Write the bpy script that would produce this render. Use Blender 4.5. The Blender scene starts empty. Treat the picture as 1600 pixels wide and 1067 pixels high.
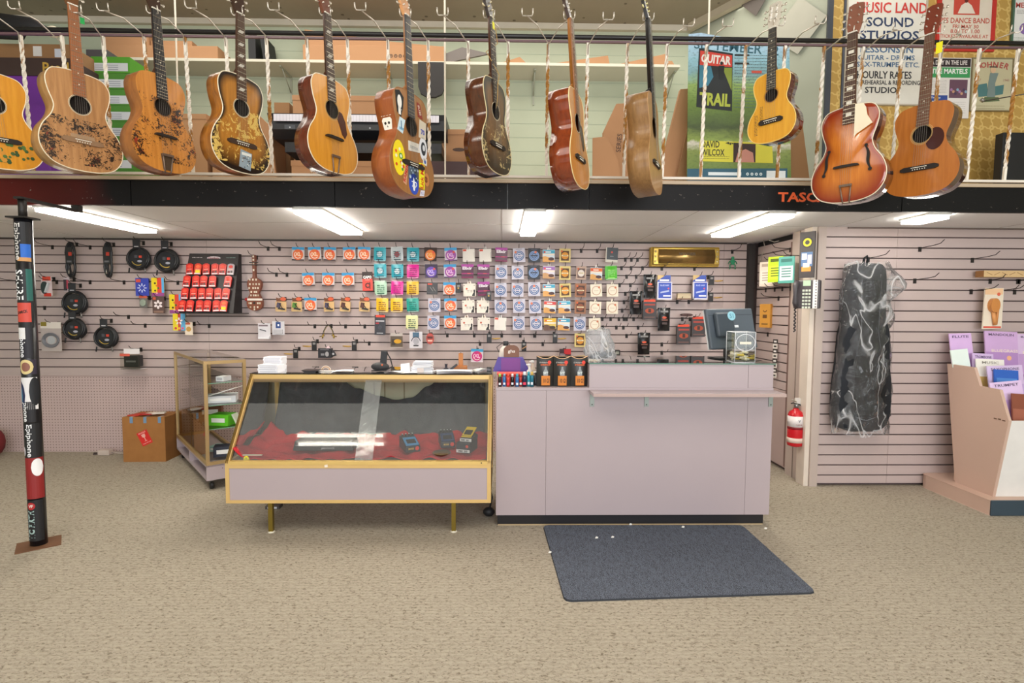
import bpy, math, random
from mathutils import Matrix, Vector
from math import sin, cos, pi, radians
EXPOSURE = 1.12; WORLD = 0.8; WINP = 130; UPP = 60; MEZP = 25; LAMP = 12
random.seed(7)
S = bpy.context.scene
COL = S.collection
# ------------------------------------------------------------------ camera
F = 850.0
CAMZ = 1.305
cam_d = bpy.data.cameras.new('camera'); cam = bpy.data.objects.new('camera', cam_d); COL.objects.link(cam)
CR = Matrix.Rotation(radians(-1.1), 3, 'Z') @ Matrix.Rotation(radians(90 - 3.47), 3, 'X') @ Matrix.Rotation(radians(.27), 3, 'Z')
cam.matrix_world = Matrix.Translation((0, 0, CAMZ)) @ CR.to_4x4()
cam_d.sensor_width = 36; cam_d.lens = F * 36 / 1600; cam_d.clip_end = 60
S.camera = cam
S.view_settings.view_transform = 'Standard'; S.view_settings.look = 'None'
S.view_settings.gamma = 1; S.view_settings.use_curve_mapping = False
S.view_settings.exposure = EXPOSURE
# ------------------------------------------------------------------ world (daylight from the shop front behind the camera)
w = bpy.data.worlds.new('world'); S.world = w; w.use_nodes = True
w.node_tree.nodes['Background'].inputs[0].default_value = (0.86, 0.93, 1.0, 1)
w.node_tree.nodes['Background'].inputs[1].default_value = WORLD
def area(name, loc, rot, sx, sy, power, col):
    l = bpy.data.lights.new(name, 'AREA'); l.shape = 'RECTANGLE'; l.size = sx; l.size_y = sy; l.energy = power; l.color = col
    o = bpy.data.objects.new(name, l); o.location = loc; o.rotation_euler = rot; COL.objects.link(o); return o
area('shop_window_daylight', (1.6, -3.9, 1.9), (radians(90), 0, 0), 7.0, 2.8, WINP, (0.95, 0.97, 1.0))
area('upper_ceiling_lamps', (0, 0.6, 3.74), (0, 0, 0), 7.0, 2.4, UPP, (1.0, 0.95, 0.86))
area('mezzanine_ceiling_lamps', (0, 4.1, 3.74), (0, 0, 0), 6.0, 0.9, MEZP, (1.0, 0.95, 0.86))

# ------------------------------------------------------------------ helpers
def ray(px, py): return CR @ Vector((px - 800, 533.5 - py, -F))
def P(px, py, Y):
    d = ray(px, py); return Vector((0, 0, CAMZ)) + d * (Y / d.y)
def PZ(px, py, z=0.0):
    d = ray(px, py); return Vector((0, 0, CAMZ)) + d * ((z - CAMZ) / d.z)
def lin(h):
    out = []
    for i in (0, 2, 4):
        c = int(h[i:i+2], 16) / 255
        out.append(c / 12.92 if c <= .04045 else ((c + .055) / 1.055) ** 2.4)
    return (out[0], out[1], out[2], 1)
MATS = {}
def newmat(name):
    m = bpy.data.materials.new(name); m.use_nodes = True; MATS[name] = m
    nt = m.node_tree; return m, nt, nt.nodes['Principled BSDF'], nt.nodes, nt.links
def mat(spec):
    """spec: name of a registered material or 'rrggbb[/rough[/metal[/variation]]]'"""
    if spec in MATS: return MATS[spec]
    a = spec.split('/'); m, nt, b, N, L = newmat(spec)
    b.inputs['Roughness'].default_value = float(a[1]) if len(a) > 1 and a[1] else .55
    b.inputs['Metallic'].default_value = float(a[2]) if len(a) > 2 and a[2] else 0
    var = float(a[3]) if len(a) > 3 else .08
    base = lin(a[0])
    tc = N.new('ShaderNodeTexCoord'); nz = N.new('ShaderNodeTexNoise'); nz.inputs['Scale'].default_value = 9; nz.inputs['Detail'].default_value = 3
    L.new(tc.outputs['Object'], nz.inputs['Vector'])
    mx = N.new('ShaderNodeMix'); mx.data_type = 'RGBA'
    mx.inputs[6].default_value = tuple(min(1, c * (1 + var)) for c in base[:3]) + (1,)
    mx.inputs[7].default_value = tuple(c * (1 - var) for c in base[:3]) + (1,)
    L.new(nz.outputs['Fac'], mx.inputs[0]); L.new(mx.outputs[2], b.inputs['Base Color'])
    return m
_tc = {}
def text_geo(s, bold):
    k = (s, bold)
    if k in _tc: return _tc[k]
    c = bpy.data.curves.new('t', 'FONT'); c.body = s; c.resolution_u = 2; c.size = 1; c.offset = bold; c.align_x = 'LEFT'
    o = bpy.data.objects.new('t', c); m = bpy.data.meshes.new_from_object(o)
    vs = [v.co.copy() for v in m.vertices]; fs = [list(p.vertices) for p in m.polygons]
    bpy.data.objects.remove(o); bpy.data.meshes.remove(m); bpy.data.curves.remove(c)
    x0 = min(v.x for v in vs); x1 = max(v.x for v in vs); y0 = min(v.y for v in vs); y1 = max(v.y for v in vs)
    vs = [((v.x - x0) / (x1 - x0), (v.y - y0) / (y1 - y0)) for v in vs]
    _tc[k] = (vs, fs, (x1 - x0) / (y1 - y0)); return _tc[k]
class MB:
    def __init__(s): s.V = []; s.Fc = []; s.mt = []; s.sm = []; s.T = Matrix.Identity(4); s.attr = {}
    def v(s, p): s.V.append(s.T @ Vector(p)); return len(s.V) - 1
    def f(s, idx, m, sm=False): s.Fc.append(list(idx)); s.mt.append(m); s.sm.append(sm)
    def poly(s, pts, m, sm=False): s.f([s.v(p) for p in pts], m, sm)
    def box(s, c, d, m, R=None, taper=1.0):
        ids = []
        for dz in (-.5, .5):
            k = taper if dz > 0 else 1.0
            for dx, dy in ((-.5, -.5), (.5, -.5), (.5, .5), (-.5, .5)):
                q = Vector((dx * d[0] * k, dy * d[1] * k, dz * d[2]))
                if R is not None: q = R @ q
                ids.append(s.v(Vector(c) + q))
        a = ids
        for q in ((3, 2, 1, 0), (4, 5, 6, 7), (0, 1, 5, 4), (1, 2, 6, 5), (2, 3, 7, 6), (3, 0, 4, 7)): s.f([a[i] for i in q], m)
        return s
    def bx(s, x0, x1, y0, y1, z0, z1, m): return s.box(((x0+x1)/2, (y0+y1)/2, (z0+z1)/2), (x1-x0, y1-y0, z1-z0), m)
    def rect(s, x0, x1, z0, z1, y, m): s.poly([(x0, y, z0), (x1, y, z0), (x1, y, z1), (x0, y, z1)], m)
    def prism(s, pts, y0, y1, m, ms=None, sm=False):
        """outline (x,z) seen from -Y counter-clockwise, front at y0"""
        a = sum(p[0] * q[1] - q[0] * p[1] for p, q in zip(pts, pts[1:] + pts[:1]))
        if a < 0: pts = pts[::-1]
        A = [s.v((x, y0, z)) for x, z in pts]; B = [s.v((x, y1, z)) for x, z in pts]
        s.f(A, m); s.f(B[::-1], ms or m); n = len(pts)
        for i in range(n): j = (i + 1) % n; s.f([A[j], A[i], B[i], B[j]], ms or m, sm)
    def disc(s, cx, cz, y, r, m, n=16, rz=None):
        rz = rz or r; s.poly([(cx + r * cos(2*pi*i/n), y, cz + rz * sin(2*pi*i/n)) for i in range(n)], m)
    def ring(s, cx, cz, y, r0, r1, m, n=18, a0=0, a1=2*pi, k=1.0):
        full = abs(a1 - a0) > 6.28
        A = [s.v((cx + r0 * cos(a0+(a1-a0)*i/n), y, cz + k*r0 * sin(a0+(a1-a0)*i/n))) for i in range(n + 1)]
        B = [s.v((cx + r1 * cos(a0+(a1-a0)*i/n), y, cz + k*r1 * sin(a0+(a1-a0)*i/n))) for i in range(n + 1)]
        for i in range(n): s.f([A[i], B[i], B[i+1], A[i+1]], m)
    def tube(s, path, r, m, n=6, caps=True, closed=False):
        path = [Vector(p) for p in path]; rings = []; up = Vector((.13, .21, 1)).normalized(); N = len(path)
        rr = r if isinstance(r, (list, tuple)) else [r] * N
        prev = None
        for i, p in enumerate(path):
            if closed: d = path[(i+1) % N] - path[i-1]
            else: d = path[min(i+1, N-1)] - path[max(i-1, 0)]
            if d.length < 1e-9: d = Vector((0, 0, 1))
            d.normalize()
            if prev is None:
                a = d.cross(up)
                if a.length < .1: a = d.cross(Vector((1, 0, 0)))
            else: a = prev - d * prev.dot(d)
            a.normalize(); b = d.cross(a); prev = a
            rings.append([s.v(p + (a * cos(2*pi*k/n) + b * sin(2*pi*k/n)) * rr[i]) for k in range(n)])
        M_ = N if closed else N - 1
        for i in range(M_):
            A = rings[i]; B = rings[(i+1) % N]
            for k in range(n): j = (k+1) % n; s.f([A[k], A[j], B[j], B[k]], m, True)
        if caps and not closed: s.f(rings[0][::-1], m); s.f(rings[-1], m)
        return s
    def lathe(s, prof, c, m, n=16, axis='z'):
        rings = []
        for r, z in prof:
            ring = []
            for k in range(n):
                a = 2*pi*k/n
                q = (r*cos(a), r*sin(a), z) if axis == 'z' else ((r*cos(a), z, -r*sin(a)) if axis == 'y' else (z, r*cos(a), r*sin(a)))
                ring.append(s.v(Vector(c) + Vector(q)))
            rings.append(ring)
        for i in range(len(rings)-1):
            for k in range(n): j = (k+1) % n; s.f([rings[i][k], rings[i][j], rings[i+1][j], rings[i+1][k]], m, True)
        s.f(rings[0][::-1], m); s.f(rings[-1], m); return s
    def ball(s, c, r, m, n=10, k=(1, 1, 1)):
        rings = []
        for i in range(1, n//2 + 1):
            a = pi * i / (n//2 + 1) - pi/2
            rings.append([s.v((c[0] + k[0]*r*cos(a)*cos(2*pi*j/n), c[1] + k[1]*r*cos(a)*sin(2*pi*j/n), c[2] + k[2]*r*sin(a))) for j in range(n)])
        b = s.v((c[0], c[1], c[2]-k[2]*r)); t = s.v((c[0], c[1], c[2]+k[2]*r))
        for A, B in zip(rings, rings[1:]):
            for j in range(n): q = (j+1) % n; s.f([A[j], A[q], B[q], B[j]], m, True)
        for j in range(n): q = (j+1) % n; s.f([b, rings[0][q], rings[0][j]], m, True); s.f([t, rings[-1][j], rings[-1][q]], m, True)
    def text(s, txt, cx, cz, y, h, m, w=None, rot=0, bold=.01, wrap=None):
        """lettering centred at cx,cz in the plane y, readable from -Y; wrap = cylinder radius"""
        vs, fs, asp = text_geo(txt, bold); w = w or h * asp
        ca, sa = cos(rot), sin(rot); ids = []
        for a, b in vs:
            x = (a - .5) * w; z = (b - .5) * h
            x, z = x*ca - z*sa + cx, x*sa + z*ca + cz
            if wrap: an = x / wrap; ids.append(s.v((wrap*sin(an), -wrap*cos(an)*1.0, z)))
            else: ids.append(s.v((x, y, z)))
        for f in fs: s.f([ids[i] for i in f], m)
        return s
    def build(s, name, parent=None, loc=None, bevel=0, M=None, seg=2):
        me = bpy.data.meshes.new(name); me.from_pydata([tuple(v) for v in s.V], [], s.Fc)
        slots = []
        for k in s.mt:
            if k not in slots: slots.append(k)
        for k in slots: me.materials.append(mat(k))
        me.polygons.foreach_set('material_index', [slots.index(k) for k in s.mt])
        me.polygons.foreach_set('use_smooth', s.sm)
        for an, vals in s.attr.items():
            at = me.attributes.new(an, 'FLOAT', 'POINT')
            at.data.foreach_set('value', [vals.get(i, 0.0) for i in range(len(s.V))])
        me.update()
        o = bpy.data.objects.new(name, me); COL.objects.link(o)
        if parent: o.parent = parent
        if M is not None: o.matrix_world = M
        elif loc is not None: o.location = loc
        if bevel:
            b = o.modifiers.new('bevel', 'BEVEL'); b.width = bevel; b.segments = seg; b.limit_method = 'ANGLE'; b.angle_limit = radians(40)
        return o
def tag(o, label=None, cat=None, group=None, kind=None):
    if label: o['label'] = label
    if cat: o['category'] = cat
    if group: o['group'] = group
    if kind: o['kind'] = kind
    return o
def thing(name, label, cat, loc=(0, 0, 0), group=None, rz=0, M=None):
    o = bpy.data.objects.new(name, None); COL.objects.link(o); o.empty_display_size = .05
    if M is not None: o.matrix_world = M
    else: o.location = loc; o.rotation_euler = (0, 0, rz)
    return tag(o, label, cat, group)
def struct(mb, name, **k): return tag(mb.build(name, **k), kind='structure')
def copy_tree(o, parent=None):
    c = o.copy(); COL.objects.link(c)
    if parent: c.parent = parent
    for ch in list(o.children): copy_tree(ch, c)
    return c
ORD = ['first', 'second', 'third', 'fourth', 'fifth', 'sixth', 'seventh', 'eighth', 'ninth', 'tenth', 'eleventh', 'twelfth', 'thirteenth', 'fourteenth', 'fifteenth', 'sixteenth', 'seventeenth', 'eighteenth', 'nineteenth', 'twentieth']
ORD += ['twenty-' + a for a in ORD[:9]] + ['thirtieth'] + ['thirty-' + a for a in ORD[:9]]
def ordn(i, n):
    if i == 0: return 'leftmost'
    if i == n - 1: return 'rightmost'
    return ORD[i] + ' from the left'

# ------------------------------------------------------------------ special materials
def mapped(N, L, scale=(1, 1, 1), coord='Object', rot=(0, 0, 0)):
    tc = N.new('ShaderNodeTexCoord'); mp = N.new('ShaderNodeMapping'); mp.inputs['Scale'].default_value = scale; mp.inputs['Rotation'].default_value = rot
    L.new(tc.outputs[coord], mp.inputs['Vector']); return mp.outputs['Vector']
def noise(N, L, vec, scale, detail=4, rough=.55, dist=0):
    n = N.new('ShaderNodeTexNoise'); n.inputs['Scale'].default_value = scale; n.inputs['Detail'].default_value = detail
    n.inputs['Roughness'].default_value = rough; n.inputs['Distortion'].default_value = dist; L.new(vec, n.inputs['Vector']); return n.outputs['Fac']
def ramp(N, L, fac, stops):
    r = N.new('ShaderNodeValToRGB'); e = r.color_ramp.elements
    while len(e) < len(stops): e.new(.5)
    for i, (p, c) in enumerate(stops): e[i].position = p; e[i].color = c if isinstance(c, tuple) else lin(c)
    L.new(fac, r.inputs['Fac']); return r.outputs['Color']
def mathn(N, L, op, a, b=None, c=None):
    n = N.new('ShaderNodeMath'); n.operation = op
    for i, q in enumerate((a, b, c)):
        if q is None: continue
        if isinstance(q, (int, float)): n.inputs[i].default_value = q
        else: L.new(q, n.inputs[i])
    return n.outputs[0]
def mixc(N, L, fac, a, b, mode='MIX'):
    m = N.new('ShaderNodeMix'); m.data_type = 'RGBA'; m.blend_type = mode
    for i, q in ((0, fac), (6, a), (7, b)):
        if isinstance(q, (int, float)): m.inputs[i].default_value = q
        elif isinstance(q, str): m.inputs[i].default_value = lin(q)
        elif isinstance(q, tuple): m.inputs[i].default_value = q
        else: L.new(q, m.inputs[i])
    return m.outputs[2]
def bump(N, L, b, h, strength, dist=.01):
    n = N.new('ShaderNodeBump'); n.inputs['Strength'].default_value = strength; n.inputs['Distance'].default_value = dist
    L.new(h, n.inputs['Height']); L.new(n.outputs[0], b.inputs['Normal'])
# carpet
m, nt, b, N, L = newmat('carpet')
v = mapped(N, L, (1, 1, 1)); big = noise(N, L, v, 1.3, 3); fine = noise(N, L, v, 170, 2, .7)
wv = N.new('ShaderNodeTexWave'); wv.wave_type = 'BANDS'; wv.bands_direction = 'Y'; wv.inputs['Scale'].default_value = 13; wv.inputs['Distortion'].default_value = 5; wv.inputs['Detail'].default_value = 2; wv.inputs['Detail Scale'].default_value = 3.2
L.new(mapped(N, L, (.75, 1, 1)), wv.inputs['Vector'])
spk = noise(N, L, mapped(N, L, (58, 105, 1), 'Object', (0, 0, .45)), 1, 3, .62, 1.0)
c = mixc(N, L, big, 'b5ab9c', 'a99f8f')
c = mixc(N, L, mathn(N, L, 'MULTIPLY', wv.outputs['Fac'], .25), c, '7d7260')
c = mixc(N, L, ramp(N, L, spk, [(.32, (.85, .85, .85, 1)), (.48, (0, 0, 0, 1))]), c, '6a5f50')
c = mixc(N, L, ramp(N, L, spk, [(.56, (0, 0, 0, 1)), (.74, (.7, .7, .7, 1))]), c, 'bcb19e')
L.new(c, b.inputs['Base Color']); b.inputs['Roughness'].default_value = .95; b.inputs['Specular IOR Level'].default_value = .1
bump(N, L, b, mathn(N, L, 'ADD', fine, spk), .5, .006)
# mauve laminate
def paint(name, c1, c2, rough=.5, sc=1.2, bmp=.05):
    m, nt, b, N, L = newmat(name); v = mapped(N, L)
    L.new(mixc(N, L, noise(N, L, v, sc, 4), c1, c2), b.inputs['Base Color']); b.inputs['Roughness'].default_value = rough
    bump(N, L, b, noise(N, L, v, 60, 3), bmp, .002); return m
paint('mauve_laminate', 'b3a4a7', 'aa9b9f', .35)
paint('slat_mauve', 'c1aeaa', 'b8a6a2', .45)
paint('slat_dark', '5c4a48', '51403f', .7)
paint('side_laminate', 'bca7a2', 'b09c98', .4)
paint('mauve_post', 'c0afa6', 'b2a298', .5)
paint('rack_tan', 'd0b1a0', 'c6a796', .45)
paint('ceiling_white', 'f0eff0', 'e8e7e9', .7)
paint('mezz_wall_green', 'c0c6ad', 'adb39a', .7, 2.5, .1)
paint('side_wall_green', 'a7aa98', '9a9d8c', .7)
paint('black_laminate', '1b1a1c', '242226', .35)
paint('shelf_cream', 'd4cfbd', 'c6c0ad', .5)
paint('cardboard', 'b98b63', 'a97b55', .8, 3)
paint('cardboard_dark', '977049', '87623f', .8, 3)
paint('cork', 'a9733c', '94622f', .8, 14, .3)
m, nt, b, N, L = newmat('pegboard'); tc = N.new('ShaderNodeTexCoord'); sp = N.new('ShaderNodeSeparateXYZ'); L.new(tc.outputs['Object'], sp.inputs[0])
def cell(o): return mathn(N, L, 'SUBTRACT', mathn(N, L, 'FRACT', mathn(N, L, 'DIVIDE', o, .0254)), .5)
dx, dz = cell(sp.outputs[0]), cell(sp.outputs[2])
d2 = mathn(N, L, 'ADD', mathn(N, L, 'MULTIPLY', dx, dx), mathn(N, L, 'MULTIPLY', dz, dz)); hole = mathn(N, L, 'LESS_THAN', d2, .028)
L.new(mixc(N, L, hole, mixc(N, L, noise(N, L, tc.outputs['Object'], 2), 'c9b2ae', 'bda6a2'), '6a5452'), b.inputs['Base Color']); b.inputs['Roughness'].default_value = .55
# ceiling tiles with pin marks
m, nt, b, N, L = newmat('upper_ceiling_tile'); v = mapped(N, L); vo = N.new('ShaderNodeTexVoronoi'); vo.inputs['Scale'].default_value = 9; L.new(v, vo.inputs['Vector'])
L.new(mixc(N, L, mathn(N, L, 'LESS_THAN', vo.outputs['Distance'], .13), mixc(N, L, noise(N, L, v, 3), 'a39782', '968a76'), '6d6252'), b.inputs['Base Color']); b.inputs['Roughness'].default_value = .85
# damask wallpaper
m, nt, b, N, L = newmat('damask_wallpaper'); v = mapped(N, L, (1, 1, 1)); tc = N.new('ShaderNodeTexCoord'); sp = N.new('ShaderNodeSeparateXYZ'); L.new(tc.outputs['Object'], sp.inputs[0])
def wsin(o, k, ph=0): return mathn(N, L, 'SINE', mathn(N, L, 'ADD', mathn(N, L, 'MULTIPLY', o, k), ph))
dw = mathn(N, L, 'MULTIPLY', wsin(sp.outputs[0], 42), wsin(sp.outputs[2], 42))
dw2 = mathn(N, L, 'MULTIPLY', wsin(sp.outputs[0], 126, 1.5), wsin(sp.outputs[2], 126, 1.5))
ds = mathn(N, L, 'ABSOLUTE', mathn(N, L, 'ADD', dw, mathn(N, L, 'MULTIPLY', dw2, .35)))
L.new(mixc(N, L, ramp(N, L, ds, [(.25, (0, 0, 0, 1)), (.33, (1, 1, 1, 1))]), 'd4b268', 'b9934a'), b.inputs['Base Color']); b.inputs['Roughness'].default_value = .6
# fascia
m, nt, b, N, L = newmat('fascia_black'); v = mapped(N, L, (1, 1, 1)); sp = N.new('ShaderNodeSeparateXYZ'); L.new(v, sp.inputs[0])
red = mathn(N, L, 'MULTIPLY', ramp(N, L, mathn(N, L, 'ADD', mathn(N, L, 'MULTIPLY', sp.outputs[0], .6), noise(N, L, v, 2.2, 3)), [(-0.0, (1, 1, 1, 1)), (.0, (1, 1, 1, 1))]), 0) 
mr = N.new('ShaderNodeMapRange'); mr.inputs[1].default_value = -2.05; mr.inputs[2].default_value = -2.55; L.new(mathn(N, L, 'ADD', sp.outputs[0], mathn(N, L, 'MULTIPLY', noise(N, L, v, 3, 3), .5)), mr.inputs[0])
c = mixc(N, L, mr.outputs[0], '0f0d0e', '561611')
sc = noise(N, L, mapped(N, L, (30, 30, 60)), 1, 4, .7)
c = mixc(N, L, ramp(N, L, sc, [(.68, (0, 0, 0, 1)), (.72, (1, 1, 1, 1))]), c, '8a8078')
L.new(c, b.inputs['Base Color']); b.inputs['Roughness'].default_value = .5; b.inputs['Specular IOR Level'].default_value = .2
# mat
m, nt, b, N, L = newmat('ribbed_mat'); v = mapped(N, L, (34, 13, 1), 'Object', (0, 0, .35)); n1 = noise(N, L, v, 2.0, 3, .6, 1); n2 = noise(N, L, mapped(N, L, (1, 1, 1)), 260, 2)
c = mixc(N, L, ramp(N, L, n1, [(.35, (0, 0, 0, 1)), (.62, (1, 1, 1, 1))]), '1c212b', '4a5160')
c = mixc(N, L, ramp(N, L, n2, [(.45, (0, 0, 0, 1)), (.65, (1, 1, 1, 1))]), c, '7a808e')
L.new(c, b.inputs['Base Color']); b.inputs['Roughness'].default_value = .95; bump(N, L, b, mathn(N, L, 'ADD', n1, n2), .6, .008)
# glass / plastics
def glassy(name, alpha, rough=.03, col='ffffff', spec=.5):
    m, nt, b, N, L = newmat(name); b.inputs['Base Color'].default_value = lin(col); b.inputs['Roughness'].default_value = rough
    b.inputs['Alpha'].default_value = alpha; b.inputs['Specular IOR Level'].default_value = spec; return m
# pane: mostly transparent with clear mirror reflection
def pane(name, tint='eef4f0', refl=1.0, base=.0):
    m, nt, b, N, L = newmat(name); out = N['Material Output']; N.remove(b)
    tr = N.new('ShaderNodeBsdfTransparent'); tr.inputs[0].default_value = lin(tint)
    gl = N.new('ShaderNodeBsdfGlossy'); gl.inputs['Roughness'].default_value = .02
    fr = N.new('ShaderNodeFresnel'); fr.inputs['IOR'].default_value = 1.5
    f = mathn(N, L, 'MINIMUM', mathn(N, L, 'MULTIPLY_ADD', fr.outputs[0], refl, base), .95)
    mx = N.new('ShaderNodeMixShader'); L.new(f, mx.inputs[0]); L.new(tr.outputs[0], mx.inputs[1]); L.new(gl.outputs[0], mx.inputs[2]); L.new(mx.outputs[0], out.inputs[0])
pane('glass', refl=1.15); pane('glass_edge', '9fd8c0'); pane('reflective_glass', 'e6ebe6', 1.3, .22); pane('side_glass', 'e0e2da', 1.2)  # case and counter tops get added even reflection, so they look brighter
# clear film: thin plastic, crumpled
def film(name, tint='f4f6f8', scale=14, white=.12, strength=.9, refl=1.6, painted_glint=.4):
    m, nt, b, N, L = newmat(name); out = N['Material Output']; N.remove(b)
    v = mapped(N, L, (1, 1, .6)); n1 = noise(N, L, v, scale, 4, .6, 1.2)
    bp = N.new('ShaderNodeBump'); bp.inputs['Strength'].default_value = strength; bp.inputs['Distance'].default_value = .03; L.new(n1, bp.inputs['Height'])
    tr = N.new('ShaderNodeBsdfTransparent'); tr.inputs[0].default_value = lin(tint)
    gl = N.new('ShaderNodeBsdfGlossy'); gl.inputs['Roughness'].default_value = .06; L.new(bp.outputs[0], gl.inputs['Normal'])
    df = N.new('ShaderNodeBsdfDiffuse'); df.inputs[0].default_value = lin('e8e8ea')
    fr = N.new('ShaderNodeFresnel'); fr.inputs['IOR'].default_value = 1.5; L.new(bp.outputs[0], fr.inputs['Normal'])
    a = N.new('ShaderNodeMixShader'); L.new(mathn(N, L, 'MINIMUM', mathn(N, L, 'MULTIPLY', fr.outputs[0], refl), .9), a.inputs[0]); L.new(tr.outputs[0], a.inputs[1]); L.new(gl.outputs[0], a.inputs[2])
    k = N.new('ShaderNodeMixShader'); rg = mathn(N, L, 'ABSOLUTE', mathn(N, L, 'SUBTRACT', noise(N, L, v, scale*.25, 2, .5, 1.2), .5)); L.new(mathn(N, L, 'ADD', ramp(N, L, rg, [(.0, (painted_glint, painted_glint, painted_glint, 1)), (.018, (0, 0, 0, 1))]), white), k.inputs[0]); L.new(a.outputs[0], k.inputs[1]); L.new(df.outputs[0], k.inputs[2])  # thin white diffuse lines paint glints onto the creased plastic
    L.new(k.outputs[0], out.inputs[0])
film('clear_film', 'fbfcfd', 13, .035, .9, 1.1); film('bag_film', 'f2f4f6', 20, .2, .6, .8)
# lamp
m, nt, b, N, L = newmat('lamp_glow'); b.inputs['Base Color'].default_value = (1, 1, 1, 1); b.inputs['Emission Color'].default_value = (1, .95, .84, 1); b.inputs['Emission Strength'].default_value = LAMP
# white rusty bar
m, nt, b, N, L = newmat('white_rusty'); v0 = mapped(N, L, (6, 6, 2.2), 'Object'); oi = N.new('ShaderNodeObjectInfo'); va = N.new('ShaderNodeVectorMath'); va.operation = 'ADD'; L.new(v0, va.inputs[0]); L.new(oi.outputs['Location'], va.inputs[1]); n1 = noise(N, L, va.outputs[0], 2.2, 5, .6, .3)
L.new(mixc(N, L, ramp(N, L, n1, [(.51, (0, 0, 0, 1)), (.56, (1, 1, 1, 1))]), 'efe6d8', 'a06c26'), b.inputs['Base Color']); b.inputs['Roughness'].default_value = .4
# gold frame
m, nt, b, N, L = newmat('gold_frame'); b.inputs['Metallic'].default_value = .3; b.inputs['Roughness'].default_value = .35
v = mapped(N, L, (1, 1, 1)); L.new(mixc(N, L, noise(N, L, v, 4), 'e6c485', 'd6b06a'), b.inputs['Base Color'])
m, nt, b, N, L = newmat('tan_frame'); b.inputs['Metallic'].default_value = .5; b.inputs['Roughness'].default_value = .4
v = mapped(N, L, (1, 1, 1)); L.new(mixc(N, L, noise(N, L, v, 4), 'c6a878', 'b19465'), b.inputs['Base Color'])
# fabrics
def fabric(name, c1, c2, sc=6, bs=.8):
    m, nt, b, N, L = newmat(name); v = mapped(N, L); L.new(mixc(N, L, noise(N, L, v, sc, 5, .6, 1), c1, c2), b.inputs['Base Color'])
    b.inputs['Roughness'].default_value = .9; bump(N, L, b, noise(N, L, v, 90, 3), bs, .004)
fabric('red_cloth', 'c2202a', 'a5141f'); fabric('black_cloth', '25252b', '5c5d63', 7); fabric('bag_nylon', '15171d', '20242c', 5, .3)
# woods
def wood(name, c1, c2, rough=.35, coat=.5, band=10, art=None, burst=None):
    """art = (ink colour, threshold, z0, z1) a stencilled scene on the lower bout; burst = dark finish colour at the edge"""
    m, nt, b, N, L = newmat(name)
    v = mapped(N, L, (band, band, .9)); g = noise(N, L, v, 6, 6, .6, .4)
    c = mixc(N, L, ramp(N, L, g, [(.3, (0, 0, 0, 1)), (.7, (1, 1, 1, 1))]), c1, c2)
    if burst:
        at = N.new('ShaderNodeAttribute'); at.attribute_name = 'edge'
        e = mathn(N, L, 'ADD', at.outputs['Fac'], mathn(N, L, 'MULTIPLY', noise(N, L, mapped(N, L), 6, 2), .12))
        c = mixc(N, L, ramp(N, L, e, [(burst[1], (0, 0, 0, 1)), (burst[2], (1, 1, 1, 1))]), c, burst[0])
    if art:
        for ink, th, z0, z1, sc in art:
            tc = N.new('ShaderNodeTexCoord'); sp = N.new('ShaderNodeSeparateXYZ'); L.new(tc.outputs['Object'], sp.inputs[0])
            z = sp.outputs[2]; msk = mathn(N, L, 'MULTIPLY', mathn(N, L, 'GREATER_THAN', z, z0), mathn(N, L, 'LESS_THAN', z, z1))
            cl = noise(N, L, mapped(N, L), 9, 2); dt = noise(N, L, mapped(N, L), sc, 5, .75, 1.5)
            k = mathn(N, L, 'MULTIPLY', mathn(N, L, 'GREATER_THAN', mathn(N, L, 'ADD', mathn(N, L, 'MULTIPLY', cl, .6), dt), th), msk)
            c = mixc(N, L, k, c, ink)
    L.new(c, b.inputs['Base Color']); b.inputs['Roughness'].default_value = rough
    b.inputs['Coat Weight'].default_value = coat; b.inputs['Coat Roughness'].default_value = .08
    return m
def cyl_y(mb, c, r, y0, y1, m, n=16): mb.lathe([(r, y0), (r, y1)], c, m, n, 'y')

# ------------------------------------------------------------------ setting
YB = 4.90      # slatwall face under the mezzanine
YR = 3.93      # near slatwall on the right
ZC = 1.905     # underside of the mezzanine
ZD = 2.066     # top of its deck
YF = 3.31      # fascia front
ZU = 3.80      # upper ceiling
XS = 2.29      # side wall by the phone
mb = MB(); mb.bx(-5.4, 5.4, -4.2, 5.1, -.1, 0, 'carpet'); struct(mb, 'floor')
mb = MB(); mb.bx(-5.4, 5.4, -4.2, 5.2, ZU, ZU + .1, 'upper_ceiling_tile'); struct(mb, 'ceiling')
mb = MB(); mb.bx(-5.4, -5.3, -4.2, 5.1, 0, ZU, 'mezz_wall_green'); struct(mb, 'wall_left')
mb = MB(); mb.bx(5.3, 5.4, -4.2, 5.1, 0, ZU, 'mezz_wall_green'); struct(mb, 'wall_right')
mb = MB(); mb.bx(-5.4, 5.4, -4.2, -4.1, 0, .5, 'mauve_laminate'); mb.bx(-5.4, 5.4, -4.2, -4.1, 3.3, ZU, 'mauve_laminate')
for x in (-5.3, -1.8, 1.8, 5.3): mb.bx(x - .1, x + .1, -4.2, -4.1, .5, 3.3, 'mauve_laminate')
struct(mb, 'wall_front')
def slats(mb, x0, x1, z0, z1, yf, seams=(), m='slat_mauve'):
    """horizontal slat panels: real grooves between the strips"""
    mb.bx(x0, x1, yf + .012, yf + .03, z0, z1, 'slat_dark')
    edges = [x0] + list(seams) + [x1]
    z = z1
    while z - .004 > z0:
        zb = max(z - .0762 + .0095, z0)
        for a, c in zip(edges, edges[1:]): mb.bx(a + .001, c - .001, yf, yf + .012, zb, z, m)
        z -= .0762
ZS = .712
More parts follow.
